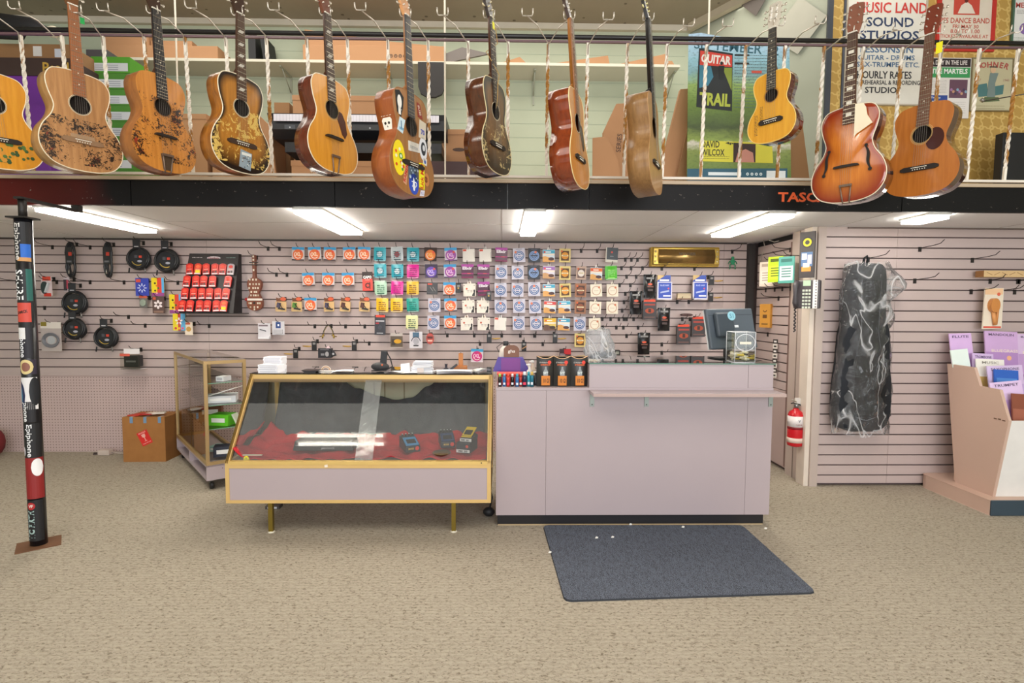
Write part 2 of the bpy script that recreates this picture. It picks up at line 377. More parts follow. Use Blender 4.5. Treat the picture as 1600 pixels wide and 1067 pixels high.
mb = MB(); slats(mb, -5.3, XS - .02, ZS, ZC, YB, (-5.05, -2.61, -.16, 2.0)); mb.bx(-5.3, XS + .3, YB + .03, YB + .2, 0, ZC, 'slat_dark'); struct(mb, 'wall_back')
mb = MB(); mb.bx(-5.3, XS - .02, YB + .004, YB + .03, 0, ZS - .02, 'pegboard'); mb.bx(-5.3, XS - .02, YB - .006, YB + .03, ZS - .022, ZS, 'slat_mauve'); struct(mb, 'wall_back_pegboard')
mb = MB(); xb = P(1284, 500, YR).x; slats(mb, xb + .002, 5.3, .02, ZC, YR, (2.87,)); mb.bx(xb + .002, 5.3, YR + .03, YR + .1, 0, ZC, 'slat_dark'); struct(mb, 'wall_right_front')
# mezzanine slab with ceiling seams
mb = MB(); mb.bx(-5.3, 5.3, YF + .03, 5.1, ZC, ZD - .01, 'ceiling_white')
for x in (-3.6, -2.4, -1.2, 0, 1.2, 2.4, 3.6): mb.bx(x - .002, x + .002, YF + .03, YB, ZC - .0015, ZC, 'b5b0ae')
for y in (3.92,): mb.bx(-5.3, 5.3, y - .002, y + .002, ZC - .0015, ZC, 'b5b0ae')
struct(mb, 'ceiling_mezzanine')
mb = MB(); mb.bx(-5.3, 2.2, YB - .012, YB, ZC - .014, ZC - .001, '3a3230'); mb.bx(2.5, 5.3, YR - .01, YR, ZC - .012, ZC - .001, '6b5b55'); struct(mb, 'trim_1')
mb = MB()
for a, c in ((-5.3, -3.02), (-3.015, -2.2), (-2.195, -1.0), (-.995, .03), (.035, .52), (.525, 2.43), (2.435, 3.22), (3.225, 5.3)): mb.bx(a, c, YF, YF + .03, ZC, ZD - .012, 'fascia_black')
mb.text('TASCAM', 1.86, (ZC+ZD)/2 + .001, YF - .0015, .058, 'e8602c', w=.38, bold=.03)
struct(mb, 'trim_2')
mb = MB(); mb.bx(-5.3, 5.3, YF - .015, YF + .08, ZD - .012, ZD + .008, 'b9a58c'); struct(mb, 'trim_3')
# upper back wall, angled side wall, wallpaper wall
mb = MB(); mb.bx(-5.3, 2.6, 4.95, 5.1, ZD - .1, ZU, 'mezz_wall_green')
for i in range(14): mb.bx(-5.3, 1.62, 4.9475, 4.95, ZD + .12*i + .04, ZD + .12*i + .0435, 'aab39e')
mb.bx(-5.3, 1.7, 4.91, 4.95, ZU - .05, ZU, 'cfc5b2'); struct(mb, 'wall_upper_back')
A = P(1078, 60, 4.95).xy; B = P(1293, 60, YR).xy
mb = MB(); dv = (B - A).normalized(); nn = Vector((dv.y, -dv.x)) * .04
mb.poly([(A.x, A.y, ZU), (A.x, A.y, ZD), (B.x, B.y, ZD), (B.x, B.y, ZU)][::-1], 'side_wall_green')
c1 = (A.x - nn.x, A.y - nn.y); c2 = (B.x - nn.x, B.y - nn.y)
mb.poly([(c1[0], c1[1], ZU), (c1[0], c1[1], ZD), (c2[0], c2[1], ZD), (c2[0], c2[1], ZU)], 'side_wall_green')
struct(mb, 'wall_upper_side')
mb = MB(); mb.bx(B.x, 5.3, YR, YR + .1, ZD, ZU, 'damask_wallpaper'); struct(mb, 'wall_upper_right')
mb = MB(); mb.bx(B.x - .01, B.x + .025, YR - .02, YR, ZD, ZU, '3c4048'); x2 = P(1319, 60, YR).x; mb.bx(x2 - .012, x2 + .012, YR - .012, YR, ZD, ZU, '4a4f5c')
struct(mb, 'trim_4')
# recess by the phone: black column, side panel, jamb and posts
mb = MB(); mb.bx(XS - .085, XS - .03, YB - .05, YB, .0, ZC - .012, '2b2727/.6'); struct(mb, 'trim_5')
mb = MB()
T0 = Matrix.Translation((XS, YB - .02, 0)) @ Matrix.Rotation(radians(-90), 4, 'Z')   # local x runs toward the camera, face looks to -X
mb.T = T0
slats(mb, .02, .60, .655, 1.86, 0.0); mb.T = T0
mb.bx(.02, .60, 0, .03, 0.03, .65, 'side_laminate')
mb.T = Matrix.Identity(4); mb.bx(XS + .03, XS + .1, 3.98, YB + .03, 0, ZC, 'slat_dark')
mb.bx(XS - .004, XS + .03, 4.25, 4.30, .04, 1.84, '7a5f58')
struct(mb, 'wall_side')
mb = MB(); mb.bx(XS - .02, XS + .10, 4.035, 4.245, 0, ZC - .0, 'mauve_post'); mb.bx(XS - .025, XS - .02, 4.13, 4.135, 0, ZC, '8b7a70'); struct(mb, 'trim_6')
xa = P(1264, 500, YR).x; xb = P(1284, 500, YR).x
mb = MB(); mb.bx(xa, xa + .035, YR - .005, YR + .1, 0, ZC - .001, 'd8cbbd'); mb.bx(xa + .037, xb, YR - .02, YR + .1, 0, ZC - .001, 'mauve_post')
mb.bx(xa + .034, xa + .038, YR, YR + .05, 0, ZC - .001, '4a3c38'); struct(mb, 'trim_7')
# black wiring pocket above the side panel
mb = MB(); mb.bx(XS + .02, XS + .03, 4.25, YB, 1.86, ZC, '161416'); struct(mb, 'trim_8')
# ------------------------------------------------------------------ ceiling fixtures under the mezzanine
FX = [('leftmost', (35, 321), (80, 323), 358), ('second from the left', (457, 327), (502, 328), 362), ('middle', (822, 330), (851, 330), 365),
      ('second from the right', (1203, 334), (1245, 333), 367), ('rightmost', (1478, 330), (1518, 329), 346)]
for i, (nm, a, c, fy) in enumerate(FX):
    p = PZ(a[0], a[1], ZC - .012); q = PZ(c[0], c[1], ZC - .012); far = PZ(a[0], fy, ZC - .012).y
    x0, x1 = p.x, q.x; y0 = YF + .04; y1 = far
    if i == 0: x0, x1 = PZ(209, 358, ZC - .012).x, PZ(238, 358, ZC - .012).x
    t = thing('ceiling_light', 'slim white strip light on the low ceiling, %s' % nm, 'light', ((x0+x1)/2, (y0+y1)/2, ZC), 'strip lights under the mezzanine')
    w2 = (x1-x0)/2; l2 = (y1-y0)/2
    mb = MB(); mb.bx(-w2-.008, w2+.008, -l2-.008, l2+.008, -.012, 0, 'e6e2da'); mb.build('housing', t)
    mb = MB(); mb.bx(-w2, w2, -l2, l2, -.034, -.0125, 'lamp_glow'); mb.build('diffuser', t, bevel=.003)
# strip light high on the shop ceiling in front of the mezzanine (mirrored by the sloped show case glass)
t = thing('ceiling_light', 'long twin-tube strip light high on the shop ceiling', 'light', (-2.01, 1.295, ZU))
mb = MB(); mb.bx(-.57, .57, -.1, .1, -.05, 0, 'e6e2da'); mb.build('housing', t)
for yy in (-.06, .06):
    mb = MB(); mb.tube([(-.53, yy, -.07), (.53, yy, -.07)], .019, 'lamp_glow', 8); mb.build('lamp_tube', t)
# ------------------------------------------------------------------ railing
ZR = 2.885; XB0 = P(289, 60, 3.265).x; DXB = .2325
rail = thing('railing', 'white twisted bar railing with a black handrail along the mezzanine edge', 'railing', (0, YF, ZD))
mb = MB(); mb.tube([(-5.2, -.045, ZR-ZD+.0), (5.2, -.045, ZR-ZD)], .0135, '1d1b1c/.4', 10); mb.build('handrail', rail)
mb = MB(); mb.bx(-5.2, 5.2, -.052, -.038, ZR-ZD-.032, ZR-ZD-.020, '6a4f55/.4'); mb.build('upper_bar', rail)
mb = MB(); mb.bx(-5.2, 5.2, -.012, .012, .018, .032, 'e2d8cb'); mb.build('lower_bar', rail)
def baluster_mesh():
    mb = MB(); n = 70; H = ZR - ZD - .033; hw = .0085
    rings = []
    for i in range(n + 1):
        t = i / n; z = .02 + (H - .02) * t
        tw = 0 if t < .1 else (min(t, .9) - .1) / .8 * 2 * pi * 3.5
        hh = hw if .1 < t < .9 else hw * .95
        y = -.045 * t
        rings.append([mb.v((hh*1.3*cos(tw + pi/4 + k*pi/2), y + hh*1.3*sin(tw + pi/4 + k*pi/2), z)) for k in range(4)])
    for A, B in zip(rings, rings[1:]):
        for k in range(4): j = (k+1) % 4; mb.f([A[k], A[j], B[j], B[k]], 'white_rusty')
    mb.f(rings[0][::-1], 'white_rusty'); mb.f(rings[-1], 'white_rusty'); return mb
bal = None
for i in range(-6, 30):
    x = XB0 + DXB * i
    if x < -3.35 or x > 3.5: continue
    if bal is None: bal = baluster_mesh().build('baluster', rail); bb = bal
    else: bb = bal.copy(); COL.objects.link(bb)
    bb.location = (x, 0, 0)
# long thin rods from deck to ceiling
for j, (px, Y) in enumerate(((275, 3.9), (695, 3.9), (1107, 3.9))):
    p = P(px, 60, Y); mb = MB(); mb.tube([(0, 0, 0), (0, 0, ZU - ZD - .002)], .006, 'e4d9c6', 8)
    tag(mb.build('support_rod', loc=(p.x, Y, ZD)), 'thin white rod from the mezzanine deck to the ceiling, ' + ['left', 'middle', 'right'][j] + ' of three', 'rod', 'thin rods behind the railing')
# hooks on the railing: base pixel, tip pixel
HK = [((45, 52), (-70, -12)), ((105, 66), (25, 10)), ((166, 55), (96, 3)), ((166, 57), (121, 16)), ((225, 54), (163, 13)), ((289, 56), (240, 17)), ((349, 58), (300, 9)), ((409, 56), (372, 20)), ((470, 60), (429, 12)),
      ((530, 60), (509, 20)), ((591, 63), (564, 12)), ((650, 65), (634, 22)), ((708, 69), (692, 20)), ((770, 70), (764, 24)), ((827, 69), (824, 21)), ((885, 72), (889, 26)), ((943, 72), (950, 27)),
      ((1000, 75), (1012, 28)), ((1058, 73), (1075, 37)), ((1114, 75), (1136, 37)), ((1171, 75), (1216, 36)), ((1229, 78), (1280, 33)), ((1284, 80), (1340, 48)), ((1337, 80), (1402, 43)), ((1403, 78), (1464, 48)),
      ((1459, 78), (1502, 50)), ((1508, 83), (1585, 47)), ((1562, 83), (1630, 50))]
HK.pop(2)
HANG = ['the leftmost guitar']
for i, (bp, tp) in enumerate(HK):
    yb = YF - .05; a = P(bp[0], bp[1], yb); c = P(tp[0], tp[1], 2.90)
    a = Vector((XB0 + DXB * round((a.x - XB0) / DXB), yb, a.z))
    d = c - a; sx = Vector((1, 0, 0)); k = a + d * .55 + Vector((0, 0, .015))
    mb = MB(); o = a
    mb.tube([Vector((0, .0, -.05)), Vector((0, -.012, 0)), k - a, c - a - Vector((0, 0, .012)) + Vector((0, 0, 0))], .0033, 'd8cfc2/.3/.6', 6)
    e = c - a - Vector((0, 0, .012)); fk = []
    for s_ in (-1, 1):
        mb.tube([e, e + Vector((s_*.024, 0, 0)), e + Vector((s_*.028, -.012, .006)), e + Vector((s_*.028, -.016, .03))], .0033, 'd8cfc2/.3/.6', 6)
    tag(mb.build('guitar_hook', loc=a), 'white wire hanging hook reaching out from the railing, %s of the row' % ordn(i, len(HK)), 'hook', 'wire hooks on the mezzanine railing')

# ------------------------------------------------------------------ guitars
def catmull(pts, n=8):
    out = []; P_ = [pts[0]] + pts + [pts[-1]]
    for i in range(1, len(P_) - 2):
        p0, p1, p2, p3 = P_[i-1], P_[i], P_[i+1], P_[i+2]
        for k in range(n):
            t = k / n
            out.append(tuple(.5 * (2*p1[j] + (p2[j]-p0[j])*t + (2*p0[j]-5*p1[j]+4*p2[j]-p3[j])*t*t + (3*p1[j]-p0[j]-3*p2[j]+p3[j])*t**3) for j in range(2)))
    out.append(pts[-1]); return out
def body_outline(L, W, up=.76, wa=.62, n=7):
    h = W / 2
    half = [(0, 0), (.30*h*1.0, .004), (.60*h*up/.76, .03), (up*h*.97, .10), (up*h, .17), ((up*.94)*h, .26), (wa*h*1.02, .35), (wa*h, .41), ((wa+.08)*h, .49), (.90*h, .60), (h, .72), (.95*h, .84), (.74*h, .94), (.40*h, .988), (0, 1)]
    r = catmull(half, n)
    pts = [(x, -z * L) for x, z in r]
    return pts + [(-x, z) for x, z in pts[-2:0:-1]]      # clockwise from the top as seen from -Y
def guitar(name, T, Bt, yaw, W, D, body, top, side, label, cat='guitar', neck='5a3420/.4', board='2a1d18/.45', bind='e9dcc0/.35', hole=True, rosette=None, bridge='flat', guard=None,
           head='3a2418/.4', tuner='cfc6b8/.3/.7', inlay='dots', up=.76, wa=.62, hs=1.0, arch=0, slothead=False, joint=None, nw=.044, extras=None, bt='1f1612', roll=0):
    W = W * .965; T = Vector(T); Bt = Vector(Bt); z = (T - Bt); Ln = z.length; z.normalize()
    f = Vector((sin(radians(yaw)), -cos(radians(yaw)), 0)); y = -(f - z * f.dot(z)); y.normalize(); x = y.cross(z)
    M = Matrix(((x.x, y.x, z.x, T.x), (x.y, y.y, z.y, T.y), (x.z, y.z, z.z, T.z), (0, 0, 0, 1)))
    g = thing(name, label, cat, M=M, group='guitars hanging from the railing')
    z0 = -(Ln - body)                              # top of the body
    ol = [(a, z0 + c) for a, c in body_outline(body, W, up, wa)]; n = len(ol)
    hz = z0 - .33 * body; hr = W * .125
    # back and sides
    mb = MB(); R_ = [[mb.v((a, yy, c)) for a, c in ol] for yy in (.0025, D * .5, D)]
    for A, B_ in zip(R_, R_[1:]):
        for i in range(n): j = (i+1) % n; mb.f([A[i], A[j], B_[j], B_[i]], side, True)
    cen = mb.v((0, D + .008, z0 - body*.6))
    for i in range(n): mb.f([R_[2][i], R_[2][(i+1) % n], cen], side, True)
    if hole: mb.T = Matrix.Translation((0, .03, 0)); mb.disc(0, hz, 0, hr*1.9, '1c110b/.9', 20); mb.T = Matrix.Identity(4)  # dark disc added behind the hole, painting the shade inside the body
    mb.build('body', g)
    # top plate with a real sound hole
    mb = MB(); cx0 = (0, hz if hole else z0 - body*.6)
    steps = [(0.0, 0), (.35, .35), (.65, .65), (.82, .82), (.93, .93), (1.0, 1.0)]
    def inner(i):
        a, c = ol[i]; d = math.hypot(a - cx0[0], c - cx0[1]); r = hr if hole else .002
        return (cx0[0] + (a-cx0[0])/d*r, cx0[1] + (c-cx0[1])/d*r)
    rings = []; attr = {}
    for t, e in steps:
        rg = []
        for i in range(n):
            p = inner(i); q = ol[i]; zz = -arch * (1 - t**2.2) if arch else 0
            vi = mb.v((p[0]+(q[0]-p[0])*t, zz - .0005, p[1]+(q[1]-p[1])*t)); attr[vi] = t; rg.append(vi)
        rings.append(rg)
    for A, B_ in zip(rings, rings[1:]):
        for i in range(n): j = (i+1) % n; mb.f([A[j], A[i], B_[i], B_[j]], top, bool(arch))
    back = [mb.v((ol[i][0], .0024, ol[i][1])) for i in range(n)]
    for i in range(n): attr[back[i]] = 1; j = (i+1) % n; mb.f([rings[-1][j], rings[-1][i], back[i], back[j]], top)
    if not hole: mb.f(rings[0], top)
    mb.attr['edge'] = attr; sbd = mb.build('soundboard', g)
    if bind:
        mb = MB(); mb.tube([(a*1.004, .0005, c) for a, c in ol], .0026, bind, 5, closed=True); mb.build('binding', g)
    if hole:
        mb = MB(); mb.ring(0, hz, -.0012, hr, hr*1.12, rosette or 'e6d8b8', 28); mb.ring(0, hz, -.0013, hr*1.03, hr*1.07, '3a2a1c', 28)
        if rosette: mb.ring(0, hz, -.0013, hr*1.2, hr*1.24, rosette, 28)
        mb.build('rosette', sbd)
    # neck, fingerboard, headstock
    jz = z0
    mb = MB(); k = 8
    for (za, zb, wa_, wb_, da, db) in ((0, jz + .03, nw, nw*1.22, .019, .023), (jz + .03, jz, nw*1.22, nw*1.1, .023, D*.8)):
        A = [mb.v((wa_/2*cos(pi*i/k), .001 + da*sin(pi*i/k), za)) for i in range(k+1)]; B_ = [mb.v((wb_/2*cos(pi*i/k), .001 + db*sin(pi*i/k), zb)) for i in range(k+1)]
        for i in range(k): mb.f([A[i], B_[i], B_[i+1], A[i+1]][::-1], neck, True)
        mb.f(B_, neck); mb.f([A[0], A[-1], B_[-1], B_[0]], neck)
    mb.build('neck', g)
    fe = hz + hr * .95 if hole else z0 - body * .22
    if joint: fe = -joint * Ln
    mb = MB(); yb = -.0055 - (arch*.6)
    w1 = nw; w2 = nw * 1.3
    a = [mb.v(p) for p in ((-w1/2, yb*.9, 0), (w1/2, yb*.9, 0), (w2/2, yb, fe), (-w2/2, yb, fe))]
    b_ = [mb.v(p) for p in ((-w1/2, .002, 0), (w1/2, .002, 0), (w2/2, -.0005, fe), (-w2/2, -.0005, fe))]
    mb.f(a[::-1], board)
    for i in range(4): j = (i+1) % 4; mb.f([a[i], a[j], b_[j], b_[i]], board)
    SL = Ln - body * .27
    fr = [SL * (1 - 2 ** (-k / 12)) for k in range(1, 20)]
    zs = [0] + [-q for q in fr]
    for q in zs[1:]:
        if q < fe: break
        ww = (w1 + (w2-w1) * q / fe) / 2; mb.bx(-ww, ww, yb - .0012, yb, q - .0009, q + .0009, 'cfc5ae/.25/.8')
    for k_ in (3, 5, 7, 9, 12, 15):
        zc = (zs[k_] + zs[k_-1]) / 2
        if zc < fe or inlay is None: continue
        if inlay == 'dots': mb.disc(0, zc, yb - .0006, .0032, 'efe7d3', 8)
        else:
            for s_ in ((0,) if inlay == 'block' else (-1, 0, 1)):
                if inlay == 'block': mb.rect(-w1*.3, w1*.3, zc - .008, zc + .008, yb - .0006, 'ece5d5')
                else: mb.rect(-w1*.3 + .004*s_, w1*.3 + .004*s_, zc - .0022 + s_*.005, zc + .0022 + s_*.005, yb - .0006, 'd8d2c4')
    mb.bx(-w1/2, w1/2, yb - .003, .002, -.002, .004, 'efe9da'); mb.build('fingerboard', g)
    HL = .165 * hs; mb = MB()
    hp = [(-w1/2, .0), (w1/2, .0), (w1/2+.006, .02), (w1/2+.012, .05), (w1/2+.012, HL*.95), (.012, HL), (0, HL*.985), (-.012, HL), (-w1/2-.012, HL*.95), (-w1/2-.012, .05), (-w1/2-.006, .02)]
    tilt = Matrix.Rotation(radians(-11), 4, 'X'); mb.T = tilt
    mb.prism(hp, -.002, .014, head)
    if slothead:
        for s_ in (-1, 1): mb.bx(s_*.014 - .005, s_*.014 + .005, -.0026, .006, .04, HL*.85, 'f2ece2'); 
        for q in range(3): mb.bx(-.022, .022, -.0032, .0, .05+q*.036, .056+q*.036, 'e8e2d6/.3/.4')
    hst = mb.build('headstock', g)
    tm = None
    for s_ in (-1, 1):
        for q in range(3):
            if tm is None:
                m2 = MB(); m2.tube([(0, .008, 0), (.016, .008, 0)], .003, tuner, 6); m2.ball((.022, .008, 0), .0075, tuner, 8, (1, .5, 1.1)); m2.tube([(-.014, -.012, 0), (-.014, .01, 0)], .0035, tuner, 6)
                tm = m2.build('tuning_peg', hst); tq = tm
            else: tq = tm.copy(); COL.objects.link(tq)
            tq.matrix_local = tilt @ Matrix.Translation((s_*(w1/2+.012), 0, HL*(.3 + .25*q))) @ Matrix.Rotation(0 if s_ > 0 else pi, 4, 'Z')
            if s_ < 0: tq.matrix_local = tilt @ Matrix.Translation((s_*(w1/2+.012), .0, HL*(.3 + .25*q))) @ Matrix.Rotation(pi, 4, 'Y')
    # bridge and tailpiece
    bz = z0 - body * (.70 if bridge != 'trapeze' else .63); sy = -.006 - arch
    mb = MB()
    if bridge == 'flat':
        bw = W * .25; mb.prism([(-bw, bz-.006), (-bw*.8, bz-.012), (bw*.8, bz-.012), (bw, bz-.006), (bw, bz+.006), (bw*.8, bz+.014), (-bw*.8, bz+.014), (-bw, bz+.006)], -.009, -.0005, bt)
        mb.bx(-.036, .036, -.012, -.008, bz+.004, bz+.007, 'f0ead8')
        for k_ in range(6): mb.ball((-.028+.0112*k_, -.010, bz-.005), .0028, 'efe8d8', 6)
        ze = bz
    else:
        mb.prism([(-W*.17, bz-.005), (W*.17, bz-.005), (W*.16, bz+.004), (.03, bz+.007), (-.03, bz+.007), (-W*.16, bz+.004)], sy - .012, -.0005 - arch*.8, bt)
        ze = -Ln + .07
    mb.build('bridge', g)
    if bridge == 'trapeze':
        mb = MB(); zt = -Ln + body*.17; r0, r1 = .026, .016; mm = '7d6a5c/.35/.6'
        mb.bx(-r0-.004, r0+.004, -.016-arch*.5, -.009-arch*.5, zt - .006, zt + .006, mm)
        for s_ in (-1, 1): mb.tube([(s_*r0, -.012-arch*.5, zt), (s_*r1, -.006, -Ln + .003), (s_*r1, .008, -Ln - .004)], .0035, mm, 6)
        mb.bx(-.02, .02, .0, .012, -Ln - .006, -Ln + .0, mm); mb.build('tailpiece', g); ze = zt
    if guard:
        mb = MB(); gm, kind = guard
        if kind == 'round':
            pts = [(hr*1.1 + .045*W*2.6*cos(t)*1.0 + .012, hz - .035 + .062*sin(t)*W*2.6) for t in [2*pi*i/20 for i in range(20)]]
            pts = [(max(px_, math.sqrt(max(0, (hr*1.13)**2 - (pz_-hz)**2)) if abs(pz_-hz) < hr*1.13 else px_), pz_) for px_, pz_ in pts]
            mb.prism(pts, -.0025, -.0006, gm)
        elif kind == 'drop':
            mb.prism([(hr*.75, hz-hr*.88), (hr*1.15, hz+.005), (hr*1.6, hz+.0), (hr*2.1, hz-.04), (hr*2.3, hz-.10), (hr*1.9, hz-.128), (hr*1.45, hz-.11), (hr*1.0, hz-.06)], -.0025, -.0006, gm)
        else:   # raised white guard of an archtop
            zt = z0 - .002; mb.prism([(w2*.55, zt), (W*.2, zt - .01), (W*.23, zt-.03), (W*.25, zt-.07), (W*.32, zt - .115), (W*.12, zt - .155), (w2*.55, zt-.17)], -.022, -.019, gm)
        mb.build('pickguard', sbd)
    if not hole:
        for s_ in (-1, 1):
            mb = MB(); fx = s_*W*.27; zc = z0 - body*.57; pts = [(fx + s_*(-.012 + .03*t) + .006*sin(t*2*pi)*s_, zc + .062 - .124*t) for t in [i/12 for i in range(13)]]
            rr = [.0035 + .004*sin(pi*i/12) for i in range(13)]
            L_ = [(p[0]-r, p[1]) for p, r in zip(pts, rr)]; R2 = [(p[0]+r, p[1]) for p, r in zip(pts, rr)]
            yy = -.004 - arch * .55
            for k_ in range(12): mb.poly([(L_[k_][0], yy-.004, L_[k_][1]), (L_[k_+1][0], yy-.004, L_[k_+1][1]), (R2[k_+1][0], yy-.004, R2[k_+1][1]), (R2[k_][0], yy-.004, R2[k_][1])], '140c08')
            mb.disc(pts[0][0]+s_*.004, pts[0][1], yy-.0045, .0085, '140c08', 10); mb.disc(pts[-1][0]-s_*.004, pts[-1][1], yy-.0042, .0095, '140c08', 10)
            mb.build('sound_hole', sbd)
    mb = MB()
    for k_ in range(6):
        a0 = (-.5 + k_/5) * w1 * .8; a1 = (-.5 + k_/5) * .054
        yb2 = yb - .0045; mb.tube([(a0, yb2, .003), (a1, sy - .006, bz + .004), (a1*.8, sy - (.002 if bridge == 'flat' else .004), ze)],   .0005, '8f887c/.4/.5', 3, caps=False)
    mb.build('strings', g)
    if extras: extras(g, dict(z0=z0, W=W, body=body, Ln=Ln, D=D, hz=hz, hr=hr, ol=ol, z=lambda t: z0 - body * t))
    return g
# woods: art tuples are ink, threshold, z range, scale (local z runs from the nut down)
wood('w_tan_scene', 'bb8a58', '9c6c40', .4, .25, art=[('251a14', .845, -.80, -.57, 46), ('8a3420', .99, -.80, -.62, 30)])
wood('w_tan_side', 'b58b58', '9d7443', .4, .3)
wood('w_honey_scene', 'cf8a3c', 'b26f2a', .35, .4, art=[('2a1810', .86, -.76, -.44, 48), ('932a18', .97, -.76, -.5, 22)])
wood('w_honey_side', 'a8692f', '8a5123', .35, .5)
wood('w_burst_scene', 'b97c2e', '9c6422', .3, .5, art=[('d8b560', .86, -.76, -.47, 30), ('a8241c', 1.0, -.70, -.60, 16)], burst=('1d120c', .66, .98))
wood('w_amber_side', 'b5701f', '7c4716', .3, .6)
wood('w_yellow_top', 'dc9a34', 'cb8526', .3, .5)
wood('w_mahogany', '6b2f1c', '54220f', .25, .6)
wood('w_stripe_side', 'a45a2c', '8a4520', .35, .4)
wood('w_stained_top', 'a97440', '94602f', .35, .4)
wood('w_dark_scene', '7a5228', '5a3a1c', .3, .5, art=[('c9b27c', .90, -.75, -.52, 34)], burst=('1e130d', .55, .92))
wood('w_dark_side', '5f3016', '43200f', .22, .8)
wood('w_orange_top', 'dc8c28', 'c97a1e', .22, .8)
wood('w_red_side', '8e3c15', '6e280d', .15, 1)
wood('w_walnut_side', '9a7346', '7c5830', .4, .3)
wood('w_pale_top', 'b98f60', 'a57a4c', .45, .2)
wood('w_small_top', 'e3a838', 'd6962c', .25, .6)
wood('w_rosewood', '5a2a1c', '3c180f', .12, 1)
wood('w_cherry_burst', 'd98432', 'c46c24', .2, .9, burst=('8e2e12', .5, .99))
wood('w_natural_top', 'bd722e', 'a86024', .28, .6)
def scr(mb, x0, x1, z0, z1, y, n, m, th=.0012):
    for i in range(n):
        zc = z1 + (z0-z1) * (i+.5)/n; x = x0
        while x < x1:
            l = random.uniform(.004, .014); mb.rect(x, min(x+l, x1), zc-th, zc+th, y, m); x += l + .003
def st_green(g, q):
    mb = MB()
    for i in range(40):
        a = random.uniform(-.1, .14); c = q['z'](random.uniform(.72, .93)); r = random.uniform(.006, .014); mb.disc(a, c, -.0018 - i*2e-6, r, random.choice(['2f4a22', '4a6a30', '3a5528', 'c98a30']), 6)
    mb.build('painted_landscape', g)
def st_g2(g, q):
    mb = MB(); zb = q['z'](.66); T = Matrix.Rotation(radians(0), 4, 'Y')
    mb.prism([(-.055, zb-.012), (.055, zb-.012), (.05, zb+.012), (-.05, zb+.012)], -.008, -.0007, 'a48564'); 
    tag(mb.build('raised_plaque', g)); mb = MB(); mb.bx(-.006, .006, -.001, .001, .01, .012, 'e2dac2'); 
    m = MB(); m.tube([(.03, -.01, -.01), (.034, -.012, -.05)], .0012, 'd8d8d0', 5); m.rect(.024, .044, -.082, -.05, -.012, '1f9a4a'); tag(m.build('hang_tag', g), 'green paper tag')
def st_g3(g, q):
    mb = MB(); zb = q['z'](.86); mb.prism([(-.03, zb+.02), (.03, zb+.02), (.022, zb-.06), (-.022, zb-.06)], -.006, -.0008, '6b5a48/.3/.6'); mb.build('tail_plate', g)
def st_g4(g, q):
    mb = MB(); zb = q['z'](.85); mb.prism([(-.01, zb+.045), (.055, zb+.035), (.045, zb-.055), (-.02, zb-.045)], -.004, -.0008, '8a98a0')
    for i in range(24): mb.disc(random.uniform(-.008, .042), zb + random.uniform(-.045, .03), -.0045 - i*1e-6, .004, random.choice(['48545c', 'c0c8c4', '6a5a50']), 6)
    mb.rect(-.006, .05, zb+.018, zb+.032, -.0046, 'd8d8d0'); tag(mb.build('sticker', g), 'grey printed sticker')
def st_g5(g, q):
    pass
def stick(g, nm, pts, m, more=None, lab=None, y=-.0022):
    mb = MB(); mb.prism(pts, y, y + .0014, m)
    if more: more(mb, y - .0004)
    return tag(mb.build(nm, [c_ for c_ in g.children if c_.name.startswith('soundboard')][0]), lab)
def ell(cx, cz, a, b, n=18, rot=0): return [(cx + a*cos(t)*cos(rot) - b*sin(t)*sin(rot), cz + a*cos(t)*sin(rot) + b*sin(t)*cos(rot)) for t in [2*pi*i/n for i in range(n)]]
